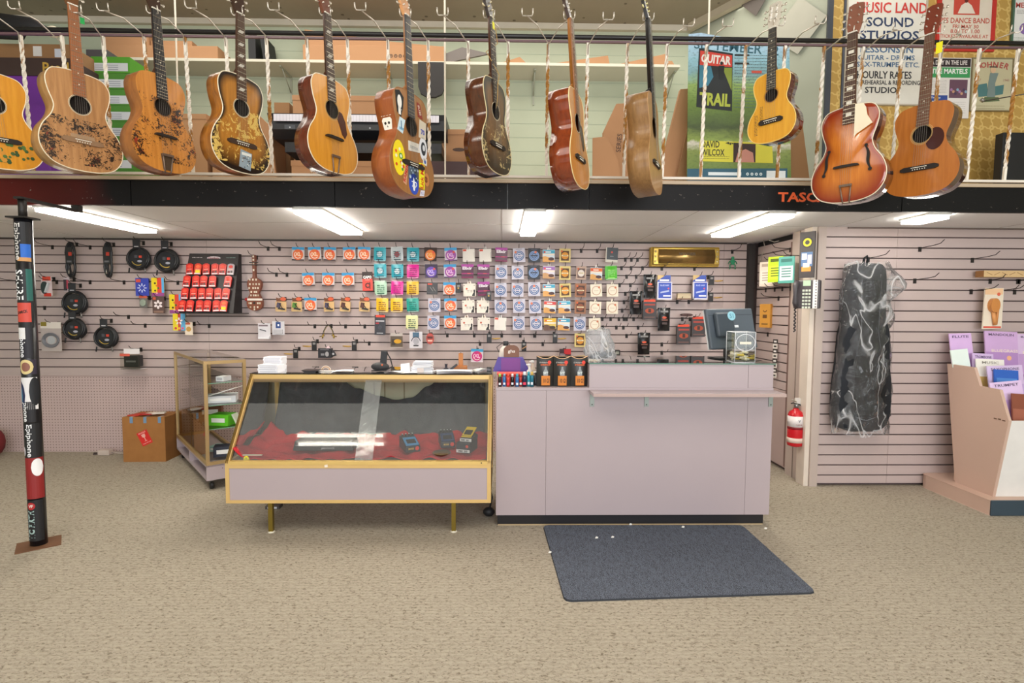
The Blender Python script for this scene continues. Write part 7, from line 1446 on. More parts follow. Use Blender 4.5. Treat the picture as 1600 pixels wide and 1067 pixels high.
def f_harp(mb, w, h): mb.rect(-w*.45, w*.45, -h*.28, -.0, -.004, '4058b0'); mb.prism([(-w*.45, -h*.22), (w*.1, -h*.0), (-w*.45, -h*.0)], -.006, -.004, 'd8b87a'); mb.rect(-w*.3, w*.35, -h*.24, -h*.17, -.007, 'e8e8f0'); mb.prism([(-w/2, -h), (w/2, -h), (w/2, -h*.28), (-w/2, -h*.28)], -.03, 0, 'd8d4de/.3'); mb.rect(-w*.42, w*.44, -h*.94, -h*.31, -.0305, '3450b4'); mb.text('BLUES HARP', 0, -h*.42, -.031, .014, 'c4cef0', w=w*.6); mb.disc(w*.26, -h*.55, -.031, .008, 'd8506a', 8); mb.box((0, -.032, -h*.68), (w*.6, .003, .014), 'a8b4d8', Matrix.Rotation(radians(-12), 3, 'Y')); mb.rect(-w*.1, w*.4, -h*.88, -h*.82, -.031, 'e0e0e8')
for px, py, lab in ((1037.5, 430, 'blue boxed harmonica pack, left one of the two'), (1093, 430, 'blue boxed harmonica pack, right one nearer the corner')): flat('harmonica_pack', px, py, 23, 38, f_harp, lab, 'harmonica pack', group='blue harmonica packs')
p = P(1067, 463, YP); mb = MB(); mb.bx(-.062, .055, -.02, .02, -.024, .024, 'c2b090/.5'); mb.bx(-.066, .058, -.022, .022, -.028, -.018, '7a5a48'); mb.bx(-.066, .058, -.022, .022, .01, .014, 'a08c70'); o = mb.build('wooden_harmonica', loc=(p.x, YP-.03, p.z)); tag(o, 'cream and brown wooden harmonica resting on two hooks between the blue packs', 'harmonica')
for q in (1058, 1076): put_hook((P(q, 470, YB).x, YB, P(q, 470, YB).z), 'hook under the cream wooden harmonica, %s one' % ('left' if q < 1065 else 'right'), .15)
p = P(1072, 492, YP); mb = MB(); mb.prism(ell(0, 0, .052, .014, 18), -.03, .01, '4a2c28/.5'); tag(mb.build('brown_shaker', loc=(p.x, YP, p.z)), 'dark brown oval wooden piece on two hooks above the red-topped box', 'percussion')
for q in (1066, 1078): put_hook((P(q, 497, YB).x, YB, P(q, 497, YB).z), 'hook under the dark brown oval piece, %s one' % ('left' if q < 1070 else 'right'), .15)
p = P(1144.7, 401, YP); mb = MB(); mb.prism(ell(0, -.012, .014, .014, 12), -.008, 0, '1f7a54/.4'); mb.prism(ell(0, -.046, .02, .026, 12), -.010, 0, '1f7a54/.4')
for k in (-1, 1): mb.tube([(k*.012, -.004, -.034), (k*.03, -.004, -.045), (k*.038, -.004, -.064)], .005, '1f7a54/.4', 6); mb.tube([(k*.010, -.004, -.064), (k*.026, -.004, -.08), (k*.018, -.004, -.10), (k*.028, -.004, -.108)], .0055, '1f7a54/.4', 6)
tag(mb.build('frog_figure', loc=(p.x, YP, p.z)), 'small green frog figure hanging right of the gold harmonica', 'toy')
# giant harmonica
Yh = YB - .06; a = P(1017, 386, Yh); b_ = P(1122, 417, Yh); W2, H2 = b_.x-a.x, a.z-b_.z; t = thing('giant_harmonica', 'giant gold harmonica in a yellow frame near the top right of the back wall', 'harmonica', (a.x, Yh, b_.z), rz=0)
mb = MB(); mb.bx(0, W2, -.02, .055, 0, H2, 'c9a334/.4'); mb.build('backing_frame', t, bevel=.006)
mb = MB(); mb.bx(.008, W2-.008, -.05, -.0202, .012, H2-.008, 'a88a3c/.3/.6'); mb.build('reed_plate', t, bevel=.008)
mb = MB(); n = 10; A_ = []; 
for i in range(n+1): aa = pi*i/n; A_.append(((-.052-.022*sin(aa)), .022 + (H2-.044)*i/n))
L1 = [mb.v((.055, y, z)) for y, z in A_]; L2 = [mb.v((W2-.055, y, z)) for y, z in A_]
for i in range(n): mb.f([L1[i], L2[i], L2[i+1], L1[i+1]], '9a7a48/.25/.75', True)
mb.f(L1, '9a7a48/.25/.75'); mb.f(L2[::-1], '9a7a48/.25/.75'); mb.text('HOHNER', W2*.5, H2*.62, -.0765, .026, '5a4420', w=.15, bold=.03); mb.build('cover_plate', t)
mb = MB()
for x in (.03, W2-.03):
    for z in (H2*.25, H2*.5, H2*.75): mb.ball((x, -.05, z), .010, 'e8d8a0/.2/.6', 8)
mb.build('screws', t)
for q in (1034, 1085): pp = P(q, 419, YB); put_hook((pp.x, YB, b_.z-.004), 'wire hook under the giant gold harmonica, %s one' % ('left' if q < 1050 else 'right'), .10)
p = P(976, 556, 4.2); mb = MB(); mb.T = Matrix.Rotation(radians(-20), 4, 'Y')
for k in range(7): mb.bx(-.018, .018, -.003, .003, -.05+.022*k, -.05+.022*k+.0215, ['3a2a1c', 'b09060', '2a2018', 'c0a070'][k % 4])
tag(mb.build('spotted_strap', loc=(p.x, 4.845, P(976, 548, 4.84).z)), 'short spotted brown strap hanging just above the glass counter', 'strap'); 
p = P(964, 551, 4.85); mb = MB(); mb.bx(-.024, .024, -.03, .03, -.024, .024, '23201f/.4'); mb.rect(-.014, .014, -.012, .012, -.0306, '9a9a90'); tag(mb.build('small_black_box', loc=(p.x, 4.86, p.z)), 'small black square box on the wall just above the glass counter', 'box')
p = P(1203, 300, 4)
# ---- side wall items
def on_side(Y, z): return Vector((XS, Y, z))
RS = Matrix.Rotation(radians(-90), 4, 'Z')
def side_item(name, px, py, build_, lab, cat, group=None, off=.12, yaw=-62):
    # find the point off from the side wall along the pixel's ray
    q = PX(px, py, XS-off); mb = MB(); build_(mb); o = mb.build(name); o.matrix_world = Matrix.Translation(q) @ Matrix.Rotation(radians(yaw), 4, 'Z'); tag(o, lab, cat, group); return q
def bookf(c1, c2, ink, txt=None, w=.13, h=.20):
    def f(mb):
        mb.prism([(-w/2, -h), (w/2, -h), (w/2, 0), (-w/2, 0)], -.006, 0, c1); mb.rect(-w*.42, w*.42, -h*.9, -h*.35, -.0064, c2)
        for k in range(4): mb.rect(-w*.3, w*.3, -h*(.45+.1*k)-.004, -h*(.45+.1*k)+.004, -.0068, ink)
        mb.rect(-w*.35, w*.35, -h*.2, -h*.08, -.0064, ink)
    return f
for px, py, c1, c2, ink, lab in ((1199, 409, 'e2d2c4', 'eadccf', 'b09a8c', 'pale cream booklet, left of the three on the side wall'), (1213, 401, 'b8dc1e', 'c8e83a', '4a5a10', 'lime yellow booklet in the middle of the side wall trio'), (1230, 401, '4f9a90', 'c8ddd4', '2f6a64', 'teal and white booklet, nearest the telephone')):
    q = side_item('instruction_booklet', px, py, bookf(c1, c2, ink), lab, 'booklet', 'booklets on the side wall'); h = put_hook((XS-.0005, q.y, q.z+.006), 'side wall hook carrying the ' + lab.split(',')[0], .15, 'black wire hooks on the side wall'); h.rotation_euler = (0, 0, radians(-90))
side_item('wooden_block', 1198, 475, lambda mb: (mb.bx(-.05, .05, -.02, .02, -.20, 0, 'd0943c/.45'), mb.ring(0, -.05, -.0206, .012, .02, '6a4420', 12, 3.3, 6.1), mb.rect(-.02, .02, -.12, -.09, -.0208, '6a4420'), mb.rect(-.03, .03, -.175, -.165, -.0208, '7a5428')), 'yellow-brown wooden block with carved face on the side wall', 'wooden block', None, .03)
for k, (px, py) in enumerate(((1197, 447), (1211, 446), (1223, 445), (1236, 443), (1217, 462), (1200, 519), (1235, 396))):
    q = PX(px, py, XS); h = put_hook((XS-.0005, q.y, groove(q.z, 1.86)), 'bare hook on the side wall, %s counting from the booklets down' % ORD[k], .15, 'black wire hooks on the side wall'); h.rotation_euler = (0, 0, radians(-90))
side_item('patterned_strap', 1212, 530, lambda mb: ([mb.bx(-.02, .02, -.004, 0, -.04*k-.036, -.04*k, ['3a3432', 'd8d0c8'][k % 2]) for k in range(8)], [mb.rect(-.012, .012, -.04*k-.026, -.04*k-.012, -.0046, ['e0dcd8', '3a3432'][k % 2]) for k in range(8)]), 'black and white patterned strap hanging on the side wall', 'strap', None, .03)
# ---- right wall
def rhook(px, py, lab, ln=.22):
    p = P(px, py, YR); k = groove(p.z); put_hook((p.x, YR, k), lab, ln, 'black wire hooks on the right wall')
for k, (px, py) in enumerate(((1437, 390), (1519, 406), (1429, 439), (1517, 456), (1556, 454), (1590, 440), (1585, 456))): rhook(px, py, 'bare black hook on the right slatwall, %s from the top left' % ORD[k])
rhook(1356, 408, 'black hook carrying the gig bag')
Yw = YR-.07; a = P(1532, 423, Yw); mb = MB(); mb.bx(0, .55, -.03, .04, -.045, 0, 'd8b684/.5'); mb.bx(-.001, 0, -.03, .04, -.045, 0, '9a6a3a')
for k in range(9): mb.box((.04+.055*k, -.0306, -.022), (.045, .001, .003), '8f6232', Matrix.Rotation(radians(25*(-1)**k), 3, 'Y'))
tag(mb.build('carved_wood_bar', loc=(a.x, Yw, a.z), bevel=.002), 'long pale carved wooden bar on hooks at the upper right', 'wooden instrument')
for q in (1547, 1592): rhook(q, 436, 'hook under the pale carved bar, %s one' % ('left' if q < 1560 else 'right'), .12)
flat('maraca_pack', 1552, 450, 31, 65, lambda mb, w, h: (mb.prism([(-w/2, -h), (w/2, -h*.98), (w/2, 0), (-w*.46, 0)], -.008, 0, 'e9dcc8/.4'), mb.rect(-w*.46, w*.46, -h*.16, -.004, -.0086, 'efc49a'), mb.prism(ell(-.01, -h*.42, w*.24, h*.17), -.04, -.008, 'c98444/.35'), mb.tube([(-.01, -.02, -h*.55), (.01, -.02, -h*.9)], .012, 'd8965a', 8), mb.tube([(.025, -.02, -h*.4), (.015, -.02, -h*.88)], .010, 'cf8a4c', 8), mb.rect(-w*.46, w*.46, -h*.97, -h*.93, -.0086, 'd8503c'), mb.prism(ell(.035, -h*.15, .012, .012), -.01, -.0085, 'e0684a')), 'white pack with small wooden maraca shapes on the right slatwall', 'percussion pack', Y=YR-.07, hook=False)
rhook(1560, 450, 'hook carrying the white maraca pack', .16)
# ------------------------------------------------------------------ things on the mezzanine
ZSH = P(700, 96, 4.65).z
mb = MB(); x0 = P(148, 100, 4.66).x; x1 = P(1062, 100, 4.66).x; mb.bx(0, x1-x0, -.30, 0, -.022, 0, 'shelf_cream'); sh = thing('wall_shelf', 'long cream wall shelf with metal brackets high behind the railing', 'shelf', (x0, 4.95, ZSH)); mb.build('board', sh)
for px in (445, 606, 835, 1050):
    x = P(px, 130, 4.8).x - x0; mb = MB(); mb.bx(x-.008, x+.008, -.24, 0, -.034, -.0225, 'a8aa98'); mb.bx(x-.008, x+.008, -.012, 0, -.24, -.034, 'a8aa98'); mb.tube([(x, -.2, -.034), (x, -.012, -.16)], .005, 'a8aa98', 6); mb.build('bracket', sh)
def mbox(px0, px1, pyt, Y, d, c, lab, name='cardboard_box', zb=None, h=None, group='boxes stored on the mezzanine', extra=None, rz=0, bev=.003, cat='box', flap=True):
    a = P(px0, pyt, Y); b_ = P(px1, pyt, Y); zb = ZD - .01 if zb is None else zb; H = h or (a.z+b_.z)/2 - zb; w_ = b_.x - a.x
    t = thing(name, lab, cat, ((a.x+b_.x)/2, Y, zb), group, rz=radians(rz)); mb = MB(); mb.bx(-w_/2, w_/2, 0, d, 0, H, c); mb.build('carton', t, bevel=bev)
    mb = MB()
    if flap: mb.bx(-w_/2-.002, w_/2+.002, -.003, d+.002, H-.035, H+.003, c); mb.rect(-w_/2, w_/2, H-.037, H-.035, -.0034, '8a5e38')
    if extra: extra(mb, w_, H)
    if mb.V: mb.build('lid' if flap else 'label', t)
    return t, H
G_ = 'boxes on the long shelf'
def icons(mb, w, H):
    for k in range(5): mb.ring(w*.12+.038*k, H*.35, -.0008, .009, .0145, '3c2a1e', 12); mb.rect(w*.12+.038*k-.004, w*.12+.038*k+.004, H*.35-.004, H*.35+.005, -.0008, '3c2a1e')
mbox(160, 232, 62, 4.70, .22, 'cardboard', 'cardboard box at the left end of the long shelf, topmost', zb=ZSH+.112, h=.10, group=G_, flap=False)
mbox(160, 340, 75, 4.68, .24, 'cardboard', 'long low cardboard box at the left end of the long shelf', zb=ZSH+.002, h=.11, group=G_, flap=False)
mbox(236, 300, 66, 4.72, .2, 'cardboard', 'sloping cardboard box on the long low one, behind the third guitar', zb=ZSH+.114, h=.055, group=G_, flap=False)
t = thing('speaker_panel', 'left of two black slabs standing on the long shelf', 'black slab', (P(394, 90, 4.72).x, 4.72, ZSH+.002), 'black slabs on the shelf'); mb = MB(); mb.bx(-.03, .03, 0, .18, 0, P(394, 53, 4.72).z-ZSH, '18181a/.6'); mb.build('slab', t)
t = thing('speaker_panel', 'right leaning black slab on the long shelf', 'black slab', (P(414, 90, 4.72).x, 4.72, ZSH+.002), 'black slabs on the shelf'); mb = MB(); mb.box((0, .09, .10), (.055, .16, .20), '18181a/.6', Matrix.Rotation(radians(-8), 3, 'Y')); mb.build('slab', t)
mbox(473, 695, 70, 4.67, .26, 'cardboard', 'long cardboard box printed with round icons on the shelf', zb=ZSH+.002, h=P(500, 70, 4.67).z-ZSH, group=G_, extra=icons, flap=False)
a = P(476, 48, 4.70); b_ = P(690, 66, 4.70); z0 = P(500, 70, 4.67).z+.003
mb = MB(); mb.prism([(a.x, z0), (b_.x, z0), (b_.x, z0+.01), (P(600, 50, 4.7).x, P(600, 60, 4.7).z-.02), (a.x, P(480, 46, 4.7).z)], 4.70, 4.88, 'cardboard'); tag(mb.build('cardboard_box'), 'tapering cardboard box lying on the icon-printed box', 'box', G_)
for k, (pts, lab) in enumerate(((((690, 96), (765, 80), (722, 70), (670, 90)), 'grey card sheet sticking up on the shelf right of the long box'), (((775, 95), (825, 95), (812, 83)), 'small tan wedge of cardboard in the middle of the shelf'), (((845, 97), (953, 97), (950, 82)), 'long tan cardboard wedge, right of the middle'), (((953, 98), (1056, 99), (1050, 90), (1042, 90), (1040, 79)), 'tan cardboard wedge at the right end of the shelf'))):
    q = [P(x, y, 4.70) for x, y in pts]; mb = MB(); mb.prism([(v_.x - q[0].x, v_.z - ZSH) for v_ in q], 0, .16 if k else .02, 'cardboard' if k else '6f6660'); o = mb.build('card_sheet' if k == 0 else 'cardboard_wedge', loc=(q[0].x, 4.70, ZSH+.002)); 
    zm = min(v_.co.z for v_ in o.data.vertices)
    for v_ in o.data.vertices: v_.co.z = max(0, v_.co.z - zm)
    tag(o, lab, 'cardboard', G_)
p = P(674, 96, 4.62); mb = MB(); s = 4.62/850; mb.prism([(-.11, 0), (.11, 0), (.108, -.20), (.085, -.255), (.03, -.28), (-.04, -.278), (-.09, -.25), (-.108, -.2)], -.01, .02, '33302f/.8'); tag(mb.build('black_cloth_bag', loc=(p.x, 4.625, ZSH-.022)), 'black cloth bag hanging over the front of the shelf', 'bag')
# left stack
def lines(mb, w, H):
    for k in range(5): mb.rect(-w*.3+.01*k, w*.25, H*(.15+.15*k), H*(.15+.15*k)+.006, -.0008, 'c8b8dc')
t, H1 = mbox(-60, 72, 118, 3.75, .4, '6a2a8c/.5', 'large purple carton at the far left behind the guitars', extra=lines, flap=False, name='purple_box', bev=.003)
zt1 = ZD - .01 + H1
def lab2(mb, w, H): mb.rect(w*.10, w*.2, H*.25, H*.75, -.0008, 'd8d4d0'); mb.rect(w*.4, w*.46, H*.2, H*.7, -.0008, 'c8ccd8'); mb.text('Pro', w*.30, -.0, -.0008, .001, 'c8a040')
t, H2 = mbox(-60, 110, 85, 3.75, .35, '3c2a26/.6', 'dark brown carton with gold lettering on the purple carton', zb=zt1+.002, h=P(50, 90, 3.75).z - zt1 - .002, extra=lambda mb, w, H: mb.text('Pearl', w*.36, H*.45, -.001, .07, 'c09a3c', w=.17, bold=.02), flap=False, name='brown_box')
z2 = zt1 + .002 + H2
mbox(-60, 108, 62, 3.78, .3, 'cardboard_dark', 'tan carton with white barcode labels, top of the left stack', zb=z2+.002, h=.10, extra=lambda mb, w, H: (mb.rect(w*.16, w*.24, H*.2, H*.85, -.0008, 'd8d4d0'), mb.rect(w*.36, w*.44, H*.15, H*.7, -.0008, 'c4c8d4')), flap=False, name='carton_box')
t = thing('drum_beater', 'black handled beater with pale round tip at the upper left', 'beater', P(0, 50, 3.6)); t.location = (P(20, 40, 3.60).x, 3.72, z2+.102); z_ = 0
mb = MB(); mb.tube([(-.25, 0, .11), (.03, 0, .08), (.13, -.02, .05)], [.06, .055, .02], '1c1a1c/.7', 10); mb.tube([(-.2, 0, .02), (-.05, 0, .015), (-.02, 0, .08)], .02, '1c1a1c/.7', 8); mb.build('handle', t); mb = MB(); mb.ball((.17, -.02, .04), .04, 'e4dcc0', 12, (1.1, .8, .9)); mb.build('tip', t)
gz = ZD-.01
for k in range(9):
    a = P(138, 0, 4.0).x; w_ = .27; Yg = 4.0; h_ = .112; mb = MB(); mb.bx(0, w_, 0, .3, 0, h_-.002, '47802c/.5' if k < 8 else '4f9428/.5'); mb.rect(w_*.05, w_*.95, h_*.1, h_*.6, -.0008, 'c8ccd0')
    for q in range(3): mb.rect(w_*.1, w_*.7, h_*(.18+.13*q), h_*(.22+.13*q), -.0012, '8a9098')
    o = mb.build('green_box', loc=(a + .012*(k % 2), Yg, gz + h_*k)); tag(o, 'green carton with white label, %s of the stack behind the second guitar' % ('topmost' if k == 8 else ('lowest' if k == 0 else ORD[k] + ' from the bottom')), 'box', 'green cartons on the mezzanine')
mbox(135, 168, 103, 4.05, .25, '4a464a/.6', 'dark grey carton on top of the green cartons', zb=gz+.112*9, h=.07, flap=False, name='grey_box')
GB_ = 'boxes stored on the mezzanine'
mbox(180, 322, 178, 4.33, .25, 'cardboard', 'wide cardboard box behind the third guitar')
mbox(330, 426, 200, 4.33, .25, 'cardboard', 'cardboard box behind the fourth guitar')
mbox(428, 452, 160, 4.6, .2, 'cardboard_dark', 'narrow dark cardboard box left of the keyboards', flap=False)
mbox(457, 602, 150, 4.45, .35, 'cardboard', 'large lidded cardboard box behind the keyboards')
mbox(690, 744, 203, 4.3, .3, 'cardboard', 'cardboard box with hand hole right of the keyboards', extra=lambda mb, w, H: mb.prism(ell(0, H*.76, .05, .014, 12), -.0012, -.0004, '4a2f1e'))
t, H3 = mbox(744, 768, 195, 4.1, .3, 'cardboard', 'narrow cardboard box behind the dark painted guitar', flap=False)
mbox(672, 742, 252, 4.0, .28, '3a1c1c/.5', 'low dark red case at the deck right of the keyboards', flap=False, name='dark_case')
mbox(455, 600, 252, 3.95, .3, 'cardboard', 'low cardboard box under the keyboards', flap=True)
# leaning cardboard pieces
def lean(pts, Y, d, m, lab, name='cardboard_sheet', text=None, tilt=0):
    q = [P(x, y, Y) for x, y in pts]; x0 = sum(v_.x for v_ in q)/len(q); zb = ZD-.01; mb = MB(); mb.prism([(v_.x-x0, 0 if pt_[1] == 283 else v_.z-zb) for v_, pt_ in zip(q, pts)], -d/2, d/2, m)
    if text: mb.text(text[0], text[1]-x0, text[2]-zb, -d/2-.001, text[3], '4a2e20', rot=text[4], bold=.01)
    o = mb.build(name, loc=(x0, Y, zb)); return tag(o, lab, 'cardboard', GB_)
lean([(926, 283), (926, 216), (948, 214), (965, 250), (978, 283)], 3.95, .02, 'cardboard', 'short cardboard flap in front of the SERIES box')
tx = P(966, 225, 4.05)
lean([(942, 283), (942, 207), (962, 164), (984, 163), (984, 283)], 4.05, .05, 'cardboard', 'upright cardboard piece printed SERIES beside the matt guitar', text=('SERIES', tx.x, tx.z, .035, radians(86)))
lean([(1032, 283), (1032, 262), (1062, 141), (1076, 140), (1076, 283)], 3.85, .04, 'cardboard', 'tall slanted cardboard board left of the Guitar Trail poster')
lean([(1050, 283), (1076, 190), (1078, 190), (1078, 283)], 3.78, .02, 'cardboard_dark', 'narrow dark cardboard strip at the left edge of the Guitar Trail poster')
lean([(1225, 283), (1205, 200), (1252, 195), (1268, 283)], 3.72, .03, 'cardboard_dark', 'brown cardboard board leaning right of the poster')
lean([(418, 283), (395, 170), (420, 195), (440, 283)], 4.1, .03, 'cardboard', 'leaning cardboard board behind the fourth guitar')
# keyboards
for (px0, px1, py0, py1, Y, zz_, lab) in ((419, 697, 178, 214, 4.15, 0, 'black electronic keyboard with white keys, the upper one on its stand'), (445, 690, 222, 240, 4.05, 0, 'black electronic keyboard, the lower one on the stand')):
    a = P(px0, py0, Y); b_ = P(px1, py1, Y); w_ = b_.x-a.x; h_ = a.z-b_.z; t = thing('electronic_keyboard', lab, 'keyboard', (a.x, Y, b_.z), 'keyboards on the mezzanine')
    mb = MB()
    if py0 < 200:
        sec = [(-.02, h_), (.0, h_*.75), (0, h_*.28), (.10, 0), (.30, 0), (.30, h_), (.05, h_)]
        for xx in (0,):
            A_ = [mb.v((0, y, z)) for y, z in sec]; B_ = [mb.v((w_, y, z)) for y, z in sec]; mb.f(A_, '232428/.4'); mb.f(B_[::-1], '232428/.4')
            for i in range(len(sec)): j = (i+1) % len(sec); mb.f([A_[j], A_[i], B_[i], B_[j]], '232428/.4')
    else: mb.bx(0, w_, 0, .25, 0, h_, '1b1b1f/.4')
    mb.build('casing', t)
    if py0 < 200:
        mb = MB(); mb.bx(.05, w_-.05, -.03, -.0205, h_*.62, h_*.94, 'e4e0e8/.3'); 
        for k in range(52): mb.rect(.05+(w_-.1)*k/52, .05+(w_-.1)*k/52+.0012, h_*.62, h_*.94, -.0304, '8a8690')
        mb.build('keys', t); mb = MB()
        for k in range(6): mb.disc(w_*(.12+.15*k), h_*.38, -.001, .006, 'c8ccd0', 10)
        mb.rect(w_*.09, w_*.15, h_*.3, h_*.5, -.0008, '55585e'); mb.build('ports', t)
zk = P(500, 214, 4.15).z; mb = MB(); a = P(455, 230, 4.2).x; b_ = P(660, 230, 4.2).x
for x in (a, b_): mb.tube([(x-.0, 4.325, ZD-.01), (x, 4.325, zk)], .015, '1c1c1f/.4', 8); mb.tube([(x, 4.12, ZD+.004), (x, 4.42, ZD+.004)], .014, '1c1c1f/.4', 8)
mb.tube([(a, 4.34, zk-.12), (b_, 4.34, zk-.12)], .012, '1c1c1f/.4', 8); tag(mb.build('keyboard_stand'), 'black metal stand under the two electronic keyboards', 'stand')
# Guitar Trail poster board, leaning
pc = [P(1077, 44, 3.66), P(1176, 62, 3.66), P(1176, 62, 3.66)]
x0 = P(1077, 150, 3.66).x; x1 = P(1235, 150, 3.66).x; zb = ZD-.008; zt = P(1150, 62, 3.66).z; W2 = x1-x0; H2 = zt-zb
t = thing('event_poster', 'large landscape event poster lettered GUITAR TRAIL leaning behind the railing', 'poster', (x0, 3.66, zb)); t.rotation_euler = (radians(-2), 0, 0)
m, nt, b, N, L = newmat('poster_landscape'); tc = N.new('ShaderNodeTexCoord'); sp = N.new('ShaderNodeSeparateXYZ'); L.new(tc.outputs['Object'], sp.inputs[0]); v = mapped(N, L, (1, 1, 2)); nn_ = noise(N, L, v, 9, 6, .7, .5)
hz_ = mathn(N, L, 'ADD', mathn(N, L, 'DIVIDE', sp.outputs[2], H2), mathn(N, L, 'MULTIPLY', mathn(N, L, 'SUBTRACT', nn_, .5), .12))
c = ramp(N, L, hz_, [(.0, '3a5a68'), (.10, '40583a'), (.13, '5f7a34'), (.30, '86964c'), (.34, 'd8d2c4'), (.36, '93a850'), (.45, '44542e'), (.60, '6f8a3c'), (.72, '93b060'), (.80, '8ab4bc'), (.88, '9fd0e0'), (1.0, 'b8d4ea')])
c = mixc(N, L, ramp(N, L, noise(N, L, v, 40, 4, .7), [(.5, (0, 0, 0, 1)), (.75, (.6, .6, .6, 1))]), c, '3c4a2a'); L.new(c, b.inputs['Base Color'])
mb = MB(); mb.prism([(0, 0), (W2+.03, 0), (W2, H2-.02), (W2*.65, H2), (W2*.12, H2+.06), (0, H2+.05)], 0, .01, 'poster_landscape'); mb.build('printed_board', t)
u_ = lambda px: (px-1077)/158*W2
v2 = lambda py: P(1150, py, 3.66).z - zb
mb = MB(); mb.text('SEPTEMBER 12', u_(1152), v2(70), -.001, .062, '2f6272', w=W2*.84, rot=radians(-4), bold=.008); mb.build('date_lettering', t)
mb = MB(); mb.prism([(u_(1090), v2(166)), (u_(1146), v2(172)), (u_(1146), v2(80)), (u_(1093), v2(72))], -.002, -.0005, '23282a'); mb.prism([(u_(1094.5), v2(99)), (u_(1145), v2(102)), (u_(1145), v2(83)), (u_(1095), v2(76))], -.0025, -.002, 'd84436')
mb.text('GUITAR', u_(1120), v2(90), -.003, .058, 'f2ece4', w=u_(1143)-u_(1096), rot=radians(-5), bold=.04); mb.prism([(u_(1094), v2(136)), (u_(1108), v2(132)), (u_(1116), v2(118)), (u_(1112), v2(101)), (u_(1094), v2(99))], -.0028, -.0021, '3f7f96'); mb.prism([(u_(1130), v2(103)), (u_(1145), v2(103)), (u_(1145), v2(140))], -.0028, -.0021, '8a9a3c')
mb.prism(ell(u_(1128.5), v2(96), .010, .012, 10), -.0036, -.003, '1c2022'); mb.prism([(u_(1125), v2(122)), (u_(1132), v2(122)), (u_(1133), v2(100)), (u_(1124), v2(100))], -.0036, -.003, '1c2022'); mb.text('TRAIL', u_(1119), v2(154), -.003, .085, 'b8c24a', w=u_(1143)-u_(1094), rot=radians(-3), bold=.04); mb.build('trail_logo', t)
mb = MB(); scr(mb, u_(1149), u_(1205), v2(168), v2(80), -.0009, 18, '566a6c', .002); mb.rect(u_(1149), u_(1172), v2(84), v2(81), -.0012, '20282a'); mb.rect(u_(1149), u_(1172), v2(97), v2(94), -.0012, '20282a'); mb.rect(u_(1176), u_(1192), v2(111), v2(107), -.0012, 'd85a4c'); mb.build('small_print', t)
mb = MB(); mb.prism([(u_(1096), v2(252)), (u_(1212), v2(254)), (u_(1210), v2(222)), (u_(1096), v2(219))], -.002, -.0005, 'd8d040'); mb.text('DAVID', u_(1113), v2(225), -.003, .045, '3a3a1e', w=.12, bold=.02); mb.text('WILCOX', u_(1117), v2(238), -.003, .045, '3a3a1e', w=.155, bold=.02); mb.text('4pm', u_(1147), v2(223.5), -.003, .02, '23281e', w=.09, bold=.04); scr(mb, u_(1099), u_(1143), v2(249), v2(243), -.003, 2, '4a4a24', .0012)
mb.prism([(u_(1149), v2(253)), (u_(1184), v2(253)), (u_(1184), v2(224)), (u_(1149), v2(223))], -.0028, -.0021, '38241f'); mb.prism([(u_(1152), v2(253)), (u_(1182), v2(253)), (u_(1180), v2(238)), (u_(1168), v2(232)), (u_(1156), v2(238))], -.0032, -.0029, 'c88a7a'); mb.build('performer_panel', t)
mb = MB(); mb.prism([(0, .0), (W2, 0), (W2, v2(262)), (0, v2(264))], -.001, -.0003, '2f5c70'); mb.rect(u_(1110), u_(1162), v2(274), v2(269), -.0016, 'e0e8ea')
for k in range(4): mb.ring(u_(1172+7*k), v2(271.5), -.0016, .004, .010, 'e0ecee', 10)
mb.rect(u_(1202), u_(1232), v2(279), v2(266), -.0016, 'e6ecec'); mb.build('footer_band', t)
# ---- wall signs on the wallpaper
def sign(name, x0, x1, y0, y1, bg, lab, draw, Y=YR-.012, cat='poster', frame=None, d=.008):
    a = P(x0, y0, Y); b_ = P(x1, y1, Y); w_, h_ = b_.x-a.x, a.z-b_.z; t = thing(name, lab, cat, ((a.x+b_.x)/2, Y, (a.z+b_.z)/2)); mb = MB(); mb.prism([(-w_/2, -h_/2), (w_/2, -h_/2), (w_/2, h_/2), (-w_/2, h_/2)], 0, d, bg); mb.build('panel', t)
    if frame:
        mb = MB(); f_, c_ = frame; mb.bx(-w_/2-f_*.2, w_/2+f_*.2, -.008, d, -h_/2-f_*.2, -h_/2+f_, c_); mb.bx(-w_/2-f_*.2, w_/2+f_*.2, -.008, d, h_/2-f_, h_/2+f_*.2, c_); mb.bx(-w_/2-f_*.2, -w_/2+f_, -.008, d, -h_/2+f_, h_/2-f_, c_); mb.bx(w_/2-f_, w_/2+f_*.2, -.008, d, -h_/2+f_, h_/2-f_, c_); mb.build('frame', t)
    mb = MB(); draw(mb, lambda px: (px-(x0+x1)/2)/(x1-x0)*w_, lambda py: ((y0+y1)/2-py)/(y1-y0)*h_); mb.build('print', t); return t
